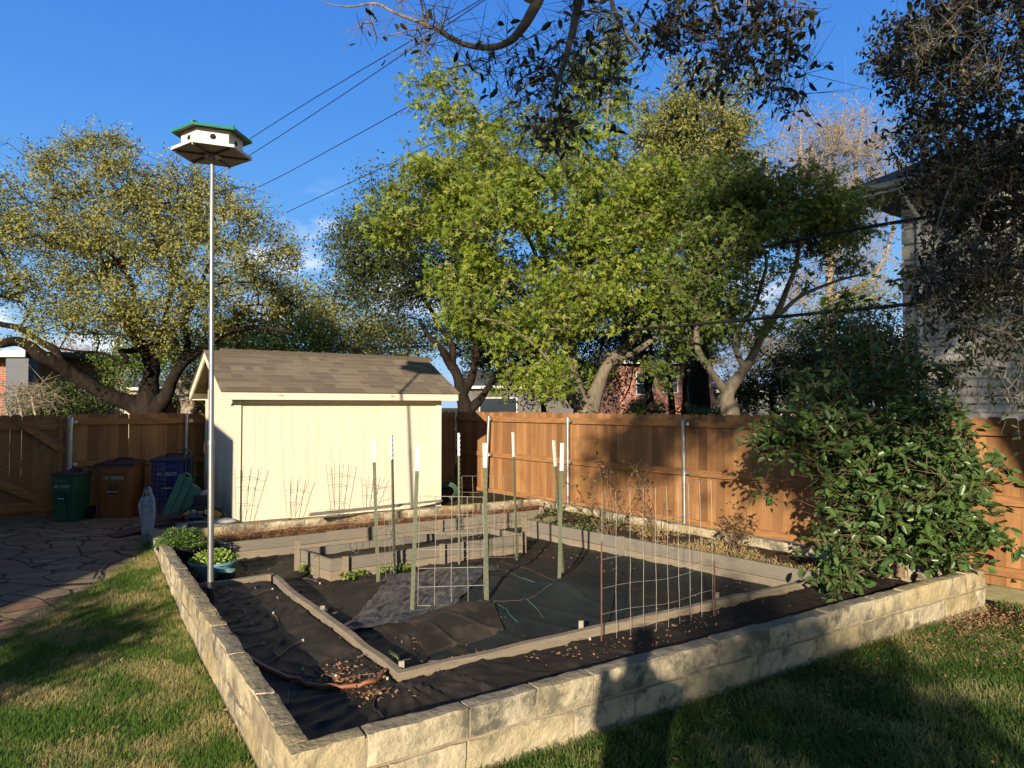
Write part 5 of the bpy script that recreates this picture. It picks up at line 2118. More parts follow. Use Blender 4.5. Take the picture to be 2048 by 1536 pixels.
# --- bright green lobed-leaf tree, centre
Yc = 16.5
tree('sweetgum_tree', 'big bright green tree with pale twin trunks in the centre behind the fence', 'tree',
     [based(Yc, 1172, .50, limb(Yc, [(1172, 835, .40), (1165, 800, .30), (1150, 740, .24), (1140, 700, .20), (1120, 640, .17, .3), (1100, 560, .13, .4), (1080, 460, .10, .4), (1040, 360, .08, .3), (990, 280, .06, .2), (950, 220, .045), (900, 170, .03)])),
      limb(Yc, [(1180, 825, .34), (1200, 770, .23), (1215, 730, .20), (1250, 690, .15, .2), (1290, 620, .12, .4), (1300, 520, .10, .3), (1260, 400, .08), (1225, 300, .06), (1215, 200, .045), (1230, 120, .03)]),
      limb(Yc, [(1148, 812, .12, -.3), (1120, 780, .07, -.8), (1105, 740, .055, -1.1), (1085, 700, .04, -1.4), (1030, 660, .03, -1.6), (985, 640, .02, -1.7)]),
      limb(Yc, [(1215, 730, .13), (1290, 690, .10, .3), (1360, 640, .08, .5), (1400, 540, .06, .5), (1430, 450, .04)]),
      limb(Yc, [(1120, 640, .1), (1010, 560, .08, -.5), (920, 470, .06, -.6), (850, 400, .04, -.4), (830, 330, .03)]),
      limb(Yc, [(1100, 560, .08), (1030, 440, .06, -.6), (960, 380, .045, -.6), (880, 310, .03, -.3)])],
     [lobe(860, 400, 85, 60, Yc - .3, 1.3, 5.5), lobe(830, 470, 70, 50, Yc, 1.2, 4), lobe(960, 380, 100, 70, Yc - .3, 1.5, 8), lobe(1080, 340, 95, 55, Yc, 1.4, 6), lobe(900, 520, 80, 60, Yc - .5, 1.4, 5),
      lobe(1000, 480, 110, 80, Yc - .8, 1.4, 10), lobe(1130, 430, 120, 80, Yc - .4, 1.5, 10), lobe(1250, 400, 110, 70, Yc, 1.5, 8), lobe(1200, 520, 120, 70, Yc - .6, 1.4, 8),
      lobe(1340, 420, 90, 80, Yc, 1.5, 7), lobe(1020, 600, 100, 60, Yc - 1, 1.4, 8), lobe(1150, 620, 90, 50, Yc - 1, 1.2, 5), lobe(940, 620, 40, 40, Yc - 1, 1, 1.5), lobe(1290, 570, 100, 60, Yc - .2, 1.4, 6),
      lobe(1060, 720, 55, 60, Yc - 1.5, .9, 2.5), lobe(1020, 670, 55, 35, Yc - 1.4, .9, 2), lobe(1110, 760, 40, 40, Yc - 1.4, .7, 1.5), lobe(890, 200, 60, 70, Yc, .5, .8), lobe(865, 150, 22, 40, Yc, .3, .3), lobe(855, 250, 30, 40, Yc, .3, .35), lobe(950, 180, 40, 50, Yc, .3, .4),
      lobe(960, 260, 80, 60, Yc, .9, 1.4), lobe(1210, 230, 70, 130, Yc, .8, 2.2), lobe(1245, 130, 45, 80, Yc, .6, .9), lobe(1060, 230, 70, 60, Yc, .8, .9), lobe(1150, 190, 50, 60, Yc, .6, .6), lobe(1000, 290, 80, 45, Yc, 1, 1.3), lobe(1140, 280, 80, 40, Yc, 1, 1.0), lobe(1180, 760, 60, 40, Yc + 1, 1, 1)],
     2700, 30, .19, .105, 'lobed', bark_g, lf_bright, 7, twig_r=.006, shell=.6, aspect=.62, droop=.7, twigs=3, up=.5, holes=.14, lscale=.66)

# --- tall olive tree behind
Yt = 26.0
tree('tall_oak', 'tall narrow olive tree rising behind the bright green tree', 'tree',
     [based(Yt, 1400, .5, limb(Yt, [(1400, 800, .4), (1398, 600, .3), (1400, 420, .2), (1395, 300, .14), (1385, 200, .08), (1385, 150, .05)])),
      limb(Yt, [(1398, 500, .2), (1440, 400, .14), (1460, 300, .09), (1465, 210, .05)]), limb(Yt, [(1400, 480, .18), (1360, 380, .12), (1330, 300, .08), (1320, 250, .05)])],
     [lobe(1385, 180, 45, 45, Yt, 1.3, 2.2), lobe(1340, 260, 50, 50, Yt, 1.4, 3), lobe(1450, 210, 42, 55, Yt, 1.3, 2.8), lobe(1400, 290, 90, 55, Yt, 1.8, 6), lobe(1330, 340, 60, 60, Yt, 1.6, 3.5),
      lobe(1430, 360, 65, 65, Yt, 1.8, 5), lobe(1500, 340, 25, 40, Yt, .8, .7), lobe(1380, 420, 110, 60, Yt, 2, 5), lobe(1290, 260, 30, 50, Yt, 1, 1.2), lobe(1480, 250, 30, 30, Yt, .8, 1), lobe(1360, 520, 130, 80, Yt, 2, 5)],
     640, 64, .33, .13, 'diamond', bark_d, lf_tall, 9, twig_r=.009, shell=.5, aspect=.5, twigs=3)

# --- pale, nearly bare tree
Yb = 30.0
tree('bare_tree', 'pale nearly bare tree with thin upright twigs left of the stone house roof', 'tree',
     [based(Yb, 1650, .35, limb(Yb, [(1650, 800, .3), (1655, 650, .22), (1660, 540, .16), (1640, 450, .12), (1610, 380, .08), (1600, 300, .05), (1598, 250, .02)])),
      limb(Yb, [(1660, 540, .14), (1690, 450, .1), (1705, 370, .07), (1720, 280, .05), (1728, 215, .02)]),
      limb(Yb, [(1655, 600, .14), (1740, 560, .09), (1780, 480, .06), (1790, 400, .04)]),
      limb(Yb, [(1640, 470, .1), (1570, 420, .07), (1540, 370, .05), (1530, 300, .02)])],
     [lobe(1640, 270, 60, 50, Yb, 1.4, 3), lobe(1720, 270, 55, 55, Yb, 1.4, 3), lobe(1690, 340, 95, 50, Yb, 2, 5), lobe(1560, 330, 40, 50, Yb, 1.2, 1.4), lobe(1600, 390, 80, 50, Yb, 1.8, 4),
      lobe(1750, 400, 50, 50, Yb, 1.4, 2), lobe(1690, 450, 90, 60, Yb, 1.8, 4), lobe(1740, 560, 70, 70, Yb, 1.6, 2.5), lobe(1640, 560, 90, 60, Yb, 1.6, 2.5), lobe(1560, 620, 90, 90, Yb, 2, 4)],
     620, 13, .42, .11, 'diamond', bark_p, lf_pale, 13, twig_r=.0095, shell=.4, twigs=7, aspect=.5, flat=1.0, holes=.0)

# --- shaded tree on the right
Yr = 15.0
tree('maple_tree', 'dark green shaded tree with low forked trunk between the crossed stakes and the bush', 'tree',
     [based(Yr, 1458, .36, limb(Yr, [(1458, 835, .30), (1452, 800, .22), (1460, 775, .20), (1490, 740, .15), (1520, 700, .13), (1545, 640, .11), (1580, 570, .08), (1600, 480, .06), (1620, 420, .04)])),
      limb(Yr, [(1455, 790, .16), (1430, 760, .12), (1410, 720, .11), (1385, 660, .09), (1400, 560, .07), (1450, 470, .05)]),
      limb(Yr, [(1490, 742, .10), (1480, 680, .08), (1510, 600, .06), (1540, 520, .05), (1500, 430, .03)]),
      limb(Yr, [(1545, 640, .08), (1610, 590, .06), (1680, 560, .04), (1740, 545, .03)])],
     [lobe(1450, 400, 80, 55, Yr, 1.3, 5), lobe(1550, 400, 90, 50, Yr, 1.3, 6), lobe(1630, 400, 50, 40, Yr, 1, 2), lobe(1480, 490, 110, 65, Yr, 1.5, 9), lobe(1600, 480, 90, 50, Yr, 1.3, 6),
      lobe(1660, 470, 45, 45, Yr, 1, 2.5), lobe(1420, 580, 80, 60, Yr, 1.3, 5), lobe(1540, 560, 80, 50, Yr, 1.2, 4), lobe(1380, 650, 60, 40, Yr, 1, 2), lobe(1700, 520, 30, 25, Yr, .6, .8), lobe(1480, 650, 70, 40, Yr, 1, 1.4),
      lobe(1640, 560, 60, 35, Yr, .9, 1.4), lobe(1360, 720, 50, 50, Yr + 1.5, 1, 1)],
     950, 30, .19, .10, 'lobed', bark_g, lf_mid, 17, twig_r=.006, shell=.35, aspect=.6, droop=.7, holes=.26, lscale=.68, twigs=3)

# --- background trees and shrubs that close the view behind the fences
def clumpbush(name, lab, cat, Y, lobes_, n, per, crad, ls, mat, seed, bx, kind='diamond', bark=None, twigs=1, group=None, **kw):
    b = D(bx, 830, Y)
    b.z = -0.05
    c = D(bx, lobes_[0][1], Y)
    return tree(name, lab, cat, [[(b, .12), (b * .5 + c * .5, .09), (c, .05)]], [lobe(q[0], q[1], q[2], q[3], Y, q[4] if len(q) > 4 else None) for q in lobes_],
                n, per, crad, ls, kind, bark or bark_d, mat, seed, twig_r=.008, twigs=twigs, group=group, **kw)


gB = 'trees closing the view behind the shed'
clumpbush('evergreen_tree', 'dark green tree directly behind the left half of the shed ridge', 'tree', 27, [(500, 700, 90, 40), (450, 680, 60, 35), (570, 690, 80, 45), (520, 760, 100, 50)], 300, 70, .36, .13, lf_mid, 21, 500, group=gB)
clumpbush('evergreen_tree', 'olive green tree behind the right half of the shed ridge', 'tree', 29, [(680, 660, 80, 60), (620, 640, 60, 45), (760, 690, 70, 50), (700, 740, 110, 50)], 320, 66, .40, .14, lf_tall, 22, 690, group=gB)
clumpbush('evergreen_tree', 'green tree seen between the oak trunk and the shed gable', 'tree', 24, [(370, 740, 50, 55), (240, 740, 45, 40), (330, 700, 70, 30), (410, 760, 40, 40)], 200, 66, .3, .11, lf_mid, 23, 360, group=gB)
clumpbush('bare_tree', 'distant tan bare tree below the left oak limb', 'tree', 33, [(170, 750, 70, 40), (90, 760, 60, 30), (130, 720, 50, 25), (240, 770, 60, 30)], 190, 9, .5, .12, lf_pale, 24, 160, bark=bark_p, twigs=7, group=None)
clumpbush('evergreen_shrub', 'dark blue green shrub right of the left brick house', 'shrub', 20, [(90, 808, 45, 22), (140, 800, 50, 24), (60, 815, 30, 16), (190, 812, 30, 16)], 130, 70, .2, .09, lf_dark, 25, 110, shell=.7)
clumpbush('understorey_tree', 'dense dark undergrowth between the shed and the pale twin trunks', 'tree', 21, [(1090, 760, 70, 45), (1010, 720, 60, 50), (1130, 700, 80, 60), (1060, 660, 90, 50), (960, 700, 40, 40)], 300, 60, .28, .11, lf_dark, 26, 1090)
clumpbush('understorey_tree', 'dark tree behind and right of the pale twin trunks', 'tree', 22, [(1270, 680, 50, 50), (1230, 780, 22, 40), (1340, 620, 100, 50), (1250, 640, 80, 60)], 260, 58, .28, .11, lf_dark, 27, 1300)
clumpbush('shrub', 'low green shrubs under the brick house beyond the right fence', 'shrub', 24, [(1420, 828, 50, 8), (1290, 822, 30, 12)], 60, 60, .2, .1, lf_mid, 28, 1390)
clumpbush('tree', 'autumn tinted tree in the gap left of the stone house', 'tree', 24, [(1690, 660, 60, 60), (1640, 690, 60, 60), (1740, 640, 50, 60), (1720, 720, 80, 60), (1600, 740, 60, 60)], 280, 52, .33, .12, lf_tall, 29, 1690)
clumpbush('bare_tree', 'pale distant tree filling the gap under the shaded maple crown', 'tree', 34, [(1500, 720, 70, 60), (1440, 690, 60, 50), (1570, 700, 60, 60)], 240, 14, .45, .12, lf_pale, 33, 1510, bark=bark_p, twigs=6)
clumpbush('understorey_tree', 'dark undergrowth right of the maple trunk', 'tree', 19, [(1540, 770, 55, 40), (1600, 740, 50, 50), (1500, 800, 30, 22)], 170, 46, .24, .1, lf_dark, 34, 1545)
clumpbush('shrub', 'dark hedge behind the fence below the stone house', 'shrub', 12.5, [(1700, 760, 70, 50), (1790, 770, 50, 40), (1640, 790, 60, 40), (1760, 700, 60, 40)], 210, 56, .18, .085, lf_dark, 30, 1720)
for k, (bx, tx, ty, Y, r) in enumerate([(1345, 1335, 700, 20, .10), (1362, 1372, 705, 20, .08), (1305, 1290, 690, 21, .12)]):
    b = D(bx, 850, Y)
    b.z = 0
    t = D(tx, ty, Y)
    tree('slim_tree', ['slim dark trunk left of the brick house', 'thin crooked trunk in front of the brick house', 'slim dark trunk near the bright tree'][k], 'tree', [[(b, r * 1.3), (b * .5 + t * .5, r), (t, r * .7)]],
         [((t.x, t.y, t.z + .6), (1.0, .8, .8), 1)], 45, 34, .22, .1, 'diamond', bark_d, lf_dark, 40 + k, group='slim trunks before the brick house')
# crape myrtle trunks right of the oak
b = D(372, 850, 19)
b.z = 0
tree('crape_myrtle', 'pale smooth multi stem shrub between the oak trunk and the shed', 'shrub',
     [[(b, .13), (D(365, 815, 19), .09), (D(352, 780, 19), .07), (D(345, 765, 19), .05), (D(340, 740, 19), .03)], [(b, .1), (D(375, 800, 19), .08), (D(362, 775, 19), .06), (D(358, 757, 19), .05)],
      [(b, .1), (D(382, 805, 19), .08), (D(385, 780, 19), .06), (D(395, 762, 19), .04)]],
     [lobe(360, 750, 30, 15, 19)], 14, 0, .2, .1, 'diamond', bark_p, lf_mid, 50, twigs=3)
for k, bx in enumerate((15, 40, 72)):
    b = D(bx, 850, 17.5)
    b.z = 0
    tree('twiggy_shrub', ['bare grey twiggy shrub at the far left edge', 'bare grey twiggy shrub before the left house corner', 'bare arching shrub right of the left house'][k], 'shrub',
         [[(b, .04), (D(bx, 815, 17.5), .03), (D(bx - 4, 790, 17.5), .02)]], [lobe(bx, 795, 26, 26, 17.5)], 26, 0, .25, .1, 'diamond', bark_p, lf_mid, 60 + k, twigs=4, group='bare shrubs by the left house')

# ------------------------------------------------------------------ large glossy bush in the right corner
Yh = 7.35
hb = P(1776, 1150, .18)
hb2 = P(1800, 1154, .18)
bush_bark = M('bush_bark', (.30, .19, .11), (.16, .10, .06), rough=.9, scale=12, bump=.4)
lb = [[(hb, .045), (D(1782, 1095, hb.y), .038), (D(1775, 1030, hb.y + .1), .032), (D(1765, 940, hb.y + .2), .026), (D(1750, 820, hb.y + .3), .02), (D(1745, 700, hb.y + .4), .014), (D(1740, 600, hb.y + .4), .008)],
      [(hb2, .04), (D(1806, 1100, hb2.y), .03), (D(1815, 1030, hb2.y + .1), .026), (D(1850, 950, hb2.y + .1), .018), (D(1880, 900, hb2.y), .01)],
      [(hb, .03), (D(1740, 1080, hb.y), .024), (D(1690, 1000, hb.y), .018), (D(1640, 940, hb.y), .012)],
      [(D(1768, 960, hb.y + .2), .02), (D(1700, 880, hb.y + .1), .014), (D(1640, 820, hb.y), .009)]]
hl = [lobe(1700, 880, 130, 60, 7.2, .7, 9), lobe(1780, 920, 100, 70, 7.2, .7, 7), lobe(1740, 990, 140, 55, 6.9, .6, 9), lobe(1640, 985, 75, 35, 6.8, .4, 2.6), lobe(1850, 1000, 100, 60, 6.9, .5, 6),
      lobe(1760, 1060, 110, 50, 6.85, .5, 6), lobe(1870, 1060, 75, 45, 6.95, .35, 3.6), lobe(1700, 1110, 60, 35, 6.8, .35, 2), lobe(1890, 1105, 55, 25, 7.0, .3, 1.6), lobe(1930, 960, 60, 20, 6.9, .3, 1.3),
      lobe(1970, 920, 30, 14, 6.9, .2, .5), lobe(1650, 840, 95, 45, 7.5, .6, 4), lobe(1760, 820, 110, 55, 7.5, .7, 5), lobe(1870, 860, 60, 50, 7.3, .5, 2.4), lobe(1690, 740, 100, 50, 7.6, .6, 2.2), lobe(1810, 730, 80, 50, 7.6, .6, 1.8),
      lobe(1730, 640, 100, 60, 7.7, .5, 1.1), lobe(1580, 870, 50, 40, 7.3, .4, 1.6), lobe(1590, 1000, 40, 22, 6.8, .3, 1), lobe(1760, 570, 50, 30, 7.7, .4, .3), lobe(1700, 1150, 30, 16, 6.75, .2, .5)]
tree('evergreen_bush', 'large glossy evergreen bush with holly like leaves in the right corner of the bed', 'bush', lb, hl, 760, 15, .105, .103, 'oval', bush_bark, lf_holly, 71,
     twig_r=.0028, shell=.5, holes=.16, spread=.2, aspect=.46, twigs=4, up=.9, droop=.1, gnarl=.05)

# ------------------------------------------------------------------ overhanging tree above the camera
near_bark = M('near_bark', (.30, .25, .19), (.13, .105, .08), rough=.9, scale=26, bump=.6, bscale=50)
Tb = Vector((2.6, -7.0, -.05))
ol = [[(Tb, .42), (Vector((2.6, -7, 1.2)), .34), (Vector((2.55, -6.9, 3.0)), .30), (Vector((2.4, -6.3, 4.6)), .24), (Vector((2.0, -4.5, 6.0)), .17), (Vector((1.4, -1.6, 6.4)), .11), (Vector((1.2, .8, 5.7)), .07), (D(1105, -140, 3.1), .045), (D(1085, -25, 3.3), .028), (D(1062, 30, 3.35), .025), (D(1042, 62, 3.4), .022), (D(1020, 84, 3.45), .019), (D(985, 96, 3.5), .017), (D(930, 88, 3.5), .013), (D(880, 60, 3.5), .011), (D(848, 45, 3.5), .009), (D(790, 22, 3.5), .007), (D(752, 4, 3.5), .006), (D(700, 10, 3.5), .004), (D(660, 6, 3.5), .0025), (D(640, -4, 3.5), .002)],
      [(D(1105, -140, 3.1), .035), (D(1160, -40, 3.4), .024), (D(1150, 40, 3.5), .018), (D(1128, 130, 3.5), .013), (D(1108, 190, 3.5), .008), (D(1100, 270, 3.5), .003)],
      [(Vector((1.2, .8, 5.7)), .05), (D(1230, -120, 3.8), .022), (D(1225, 0, 3.8), .014), (D(1250, 60, 3.8), .010), (D(1280, 110, 3.8), .004)],
      [(Vector((1.4, -1.6, 6.4)), .07), (Vector((1.9, 1.5, 6.0)), .045), (D(1480, -160, 3.9), .025), (D(1490, -20, 3.9), .013), (D(1520, 60, 3.9), .009), (D(1555, 130, 3.9), .005), (D(1545, 200, 3.9), .002)],
      [(D(1480, -160, 3.9), .018), (D(1430, -20, 3.8), .010), (D(1440, 80, 3.8), .006), (D(1440, 150, 3.8), .003)],
      [(D(1480, -160, 3.9), .014), (D(1340, -60, 3.8), .010), (D(1290, 20, 3.8), .006), (D(1270, 60, 3.8), .003)],
      [(D(848, 45, 3.5), .006), (D(850, 20, 3.5), .005), (D(842, -20, 3.4), .005)],
      [(D(930, 88, 3.5), .005), (D(870, 56, 3.45), .005), (D(820, 60, 3.45), .003), (D(775, 70, 3.45), .002)],
      [(D(985, 96, 3.5), .007), (D(985, 110, 3.5), .005), (D(976, 128, 3.5), .003)],
      [(Vector((2.4, -6.3, 4.6)), .18), (Vector((3.6, -3.6, 6.2)), .13), (Vector((4.6, 0, 6.6)), .10), (Vector((4.6, 3.4, 6.2)), .075), (D(1960, -120, 5.5), .05), (D(1940, 60, 5.5), .03), (D(1925, 200, 5.5), .024), (D(1925, 330, 5.5), .018), (D(1960, 450, 5.4), .012), (D(1985, 560, 5.3), .008)],
      [(D(1960, -120, 5.5), .03), (D(2040, 40, 5.4), .02), (D(2060, 240, 5.4), .016), (D(2030, 420, 5.3), .012), (D(2040, 560, 5.2), .008), (D(2000, 680, 5.2), .005)],
      [(D(1940, 60, 5.5), .014), (D(1860, 100, 5.4), .008), (D(1800, 100, 5.4), .004), (D(1760, 104, 5.4), .002)],
      [(D(1925, 330, 5.5), .012), (D(1900, 380, 5.4), .01), (D(1870, 480, 5.4), .006), (D(1850, 600, 5.3), .003)],
      ]
near_lobes = [lobe(1190, 60, 70, 80, 3.6, .35, .9), lobe(1130, 150, 70, 90, 3.5, .3, .8), lobe(1080, 190, 90, 50, 3.5, .3, .5), lobe(1240, 60, 45, 80, 3.8, .3, .6), lobe(1250, 10, 60, 40, 3.7, .3, .5), lobe(1110, 260, 40, 60, 3.5, .2, .25),
              lobe(1460, 40, 110, 60, 3.85, .35, 1.9), lobe(1400, 30, 60, 60, 3.85, .3, .8), lobe(1550, 60, 50, 70, 3.9, .3, .8), lobe(1440, 130, 55, 50, 3.8, .25, .7), lobe(1560, 180, 45, 55, 3.9, .2, .4), lobe(1350, 60, 30, 40, 3.8, .2, .4),
              lobe(840, 30, 70, 40, 3.5, .2, .5), lobe(920, 60, 80, 50, 3.5, .2, .5), lobe(1000, 90, 70, 40, 3.5, .2, .4), lobe(740, 50, 30, 20, 3.5, .1, .12), lobe(1600, 20, 30, 30, 3.9, .2, .2),
              lobe(1960, 60, 130, 110, 5.5, .9, 14), lobe(1850, 60, 80, 70, 5.5, .7, 4), lobe(1960, 230, 110, 110, 5.5, .8, 9), lobe(1890, 240, 50, 70, 5.5, .6, 2.0), lobe(2020, 330, 80, 110, 5.4, .7, 6),
              lobe(1980, 400, 90, 50, 5.4, .6, 3.0), lobe(1930, 340, 50, 40, 5.4, .5, 1.5), lobe(1950, 520, 110, 70, 5.3, .5, 4.5), lobe(2010, 620, 90, 70, 5.2, .5, 3.2), lobe(1880, 600, 60, 60, 5.3, .4, 1.4), lobe(1980, 720, 70, 40, 5.2, .3, .9), lobe(2030, 800, 30, 30, 5.2, .2, .3),
              lobe(1800, 100, 40, 20, 5.4, .3, .25)]
shade_lobes = []
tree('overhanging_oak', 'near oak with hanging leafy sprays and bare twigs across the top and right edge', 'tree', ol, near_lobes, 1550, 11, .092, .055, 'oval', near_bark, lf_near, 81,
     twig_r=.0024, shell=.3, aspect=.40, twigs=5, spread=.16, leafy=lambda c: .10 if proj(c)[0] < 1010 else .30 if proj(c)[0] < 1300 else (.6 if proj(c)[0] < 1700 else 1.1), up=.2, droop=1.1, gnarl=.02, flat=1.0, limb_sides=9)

# crown of the same wood behind the camera, which throws the dappled shade of the right half
def sl(a, b, ra, rb, wt, Yp=-9.0, dep=1.4):
    """lobe given where it lies as seen from the sun: a sideways, b height at Y=-8"""
    x = a + .215 * (Yp + 8)
    z = b - .30 * (Yp + 8)
    return ((x, Yp, z), (ra, dep, rb), wt)


sh_l = [sl(1.8, 12.6, 2.6, 3.2, 12), sl(3.6, 9.5, 2.3, 2.8, 8), sl(1.5, 9.9, 1.3, 2.2, 4), sl(.4, 13.5, 1.0, 2.0, 1.2), sl(.2, 9.8, .8, 1.6, .8), sl(2.0, 7.6, 1.8, .9, 3), sl(-2.2, 7.1, .9, .5, .4), sl(-1.2, 6.8, 1.0, .4, .55), sl(-.2, 6.6, .8, .4, .5), sl(-1.8, 7.9, 1.0, .4, .35)]
tb = Vector((3.3, -9.2, -.05))
tree('shade_oak', 'tall leafy oak standing behind the photographer', 'tree', [[(tb, .35), (Vector((3.3, -9.2, 2.5)), .28), (Vector((2.9, -9.2, 5)), .24), (Vector((2.0, -9.1, 9)), .16), (Vector((1.8, -9, 12)), .08)],
     [(Vector((2.9, -9.2, 5)), .15), (Vector((1.0, -9.1, 7.4)), .10), (Vector((-1, -9, 7.8)), .05)]],
     sh_l, 620, 60, .30, .17, 'diamond', bark_d, lf_mid, 91, twig_r=.012, shell=.3, aspect=.6)
sh2 = [sl(-.8, 2.9, .72, 1.5, 5), sl(-.95, 4.1, .45, .5, 1), sl(.5, 1.9, .9, 1.1, 3), sl(1.7, 2.0, .8, 1.2, 2), sl(-.2, 3.6, .4, .6, .7)]  # added out of view, shaped to shade the front wall and right lawn
tree('added_shade_shrub', 'unseen shrub added behind the photographer to shade the front wall and lawn', 'shrub', [[(Vector((-.6, -9, -.05)), .08), (Vector((-.5, -9, 1.2)), .06), (Vector((-.4, -9, 2.2)), .04)]],
     sh2, 330, 34, .2, .12, 'diamond', bark_d, lf_dark, 92, twig_r=.01, shell=.2, aspect=.6)

# ------------------------------------------------------------------ plants in pots and beds
def plant(name, lab, cat, centre, rad, n, ls, mat, seed, kind='oval', up=.8, parent=None, group=None, nst=14, aspect=.5, stemr=.003):
    rng = np.random.default_rng(seed)
    d = rng.normal(size=(n, 3))
    d /= np.linalg.norm(d, axis=1)[:, None]
    d[:, 2] = np.abs(d[:, 2])
    pos = np.array(centre) + d * np.array(rad) * (rng.random((n, 1)) ** .4) + rng.normal(size=(n, 3)) * .008
    o = leaves('foliage' if parent else name, pos, ls * rng.uniform(.6, 1.2, n), kind, mat, parent, rng, up=up, aspect=aspect, axis=d * .8)
    if parent is None:
        tag(o, lab, cat, group)
    mb = MB()
    for k in range(nst):
        i = rng.integers(n)
        c = Vector(centre) + Vector((rng.uniform(-.2, .2) * rad[0], rng.uniform(-.2, .2) * rad[1], -.02))
        mb.tube([c, (c + Vector(tuple(pos[i]))) / 2 + Vector((0, 0, .02)), Vector(tuple(pos[i]))], stemr, 5)
    mb.build('stems', M('stem_green', (.10, .14, .04), rough=.7), parent or o)
    return o


succ = M('leaf_succulent', (.17, .28, .045), rough=.4, tint=(.34, .42, .08), spec=.4, translucent=.2)
plant('succulents', None, None, potb + Vector((0, 0, .15)), (.235, .235, .12), 900, .045, succ, 5, parent=pt, aspect=.6)
shr = M('leaf_shrub', (.05, .12, .02), rough=.5, tint=(.15, .24, .05), spec=.3, translucent=.3)
plant('shrub', None, None, potd + Vector((0, .02, .25)), (.29, .26, .20), 1500, .045, shr, 6, parent=pd, aspect=.4, kind='diamond', nst=30)
plant('pot_plant', 'green shrub with lighter leaves just right of the black pot', 'plant', P(386, 1100, .2) , (.16, .16, .22), 520, .045, shr, 8, aspect=.4, kind='diamond', nst=20)
weedm = M('leaf_weed', (.16, .24, .04), rough=.6, tint=(.28, .33, .07), translucent=.3)
for k, (px_, py_, r_) in enumerate([(694, 1152, .10), (716, 1147, .11), (768, 1140, .09), (806, 1136, .10), (612, 1140, .06)]):
    q = P(px_, py_, .06)
    plant('weed', ['low bright green weed under the front board of the box bed, leftmost', 'bright green weed patch at the box bed, second from the left', 'green weed between the two leftmost stakes', 'small weed right of the second stake at the box bed', 'tiny weed at the left corner of the box bed'][k],
          'weed', q, (r_, r_ * .6, .035), 150, .035, weedm, 100 + k, aspect=.7, nst=5, group='weeds along the box bed')

# pine straw
rng = np.random.default_rng(31)
n = 5200
s = rng.random(n)
t = rng.random(n) ** .8
A_, B_ = np.array(b0 + nF * .05), np.array(b1 + nF * .05)
C_, D_ = np.array(BR - nF * .22 + uB * -.1), np.array(BL + uB * .35 - nF * .22)
pos = (A_[None] * (1 - s[:, None]) + B_[None] * s[:, None]) * (1 - t[:, None]) + (D_[None] * (1 - s[:, None]) + C_[None] * s[:, None]) * t[:, None]
pos[:, 2] = .225 + .035 * rng.random(n) + .03 * np.sin(pos[:, 0] * 5)
o = leaves('pine_straw', pos, rng.uniform(.10, .20, n), 'diamond', M('straw_red', (.36, .13, .045), rough=.8, tint=(.50, .26, .11)), None, rng, up=2.5, droop=0, aspect=.028)
tag(o, 'reddish pine straw mulch covering the bed before the shed', 'mulch', kind='stuff')

# dry weeds and creeping plants in the right bed
n = 5200
s = rng.random(n) ** .9
t = rng.random(n) ** 1.3 * .8
A_, B_ = np.array(r0 + nr * .06), np.array(r1 + nr * .06 + ur * .1)
C_, D_ = np.array(FR + uR * .9 + nR * .25), np.array(BR - nR * .05 - uR * .2)
pos = (A_[None] * (1 - s[:, None]) + B_[None] * s[:, None]) * (1 - t[:, None]) + (D_[None] * (1 - s[:, None]) + C_[None] * s[:, None]) * t[:, None]
pos[:, 2] = .20 + .05 * rng.random(n)
dens = np.array([noise.noise(Vector((p[0] * 1.8, p[1] * 1.8, 3))) for p in pos])
pos = pos[(dens > -.15)]
dry = s[(dens > -.15)] > .35 + .5 * rng.random(len(pos)) * 0
m1 = pos[dry]
o = leaves('dry_ground_cover', m1, rng.uniform(.03, .085, len(m1)), 'diamond', M('dry_weed', (.36, .20, .09), rough=.8, tint=(.42, .33, .15), translucent=.2), None, rng, up=.3, droop=-1.0, aspect=.16)
tag(o, 'dry tan and reddish ground cover in the right bed', 'ground cover', kind='stuff')
m2 = pos[~dry | (rng.random(len(pos)) < .25)]
o = leaves('green_ground_cover', m2, rng.uniform(.02, .055, len(m2)), 'diamond', M('green_weed', (.10, .15, .04), rough=.7, tint=(.2, .22, .07), translucent=.2), None, rng, up=.5, droop=-.7, aspect=.4)
tag(o, 'low green creeping plants in the right bed', 'ground cover', kind='stuff')

# rose canes against the fence
cane = M('cane', (.16, .075, .045), (.10, .08, .04), rough=.7, scale=20)
rl = M('leaf_rose', (.07, .085, .025), rough=.5, tint=(.20, .10, .05), translucent=.2)


def roses(px, py, Y, fans_, lab, seed, nl=90):
    rng = np.random.default_rng(seed)
    b = D(px, py, Y)
    b.z = .2
    root = thing('rose_bush', b, lab, 'rose bush')
    mb = MB()
    tips = []
    for (tx, ty, sg) in fans_:
        T = D(tx, ty, Y + rng.uniform(-.25, .25))
        c0_ = b + Vector((rng.uniform(-.08, .08), 0, 0))
        path = smooth_path([c0_, b * .6 + T * .4 + Vector((rng.uniform(-.05, .05), rng.uniform(-.05, .05), sg)), T * .75 + b * .25 + Vector((0, 0, sg)), T], 5)
        k_ = len(path)
        mb.tube(path, [.0075 - .005 * i / k_ for i in range(k_)], 6)
        for q in path[8:]:
            if rng.random() < .6:
                d = Vector(tuple(rng.normal(size=3) * .07))
                mb.tube([q, q + d], .0022, 4)
                tips.append(q + d)
            tips.append(q)
    mb.build('canes', cane, root, smooth=True)
    tips = np.array([tuple(q) for q in tips])
    i = rng.integers(0, len(tips), nl)
    pos = tips[i] + rng.normal(size=(nl, 3)) * .025
    leaves('foliage', pos, rng.uniform(.03, .06, nl), 'oval', rl, root, rng, up=.3, aspect=.55)
    return root


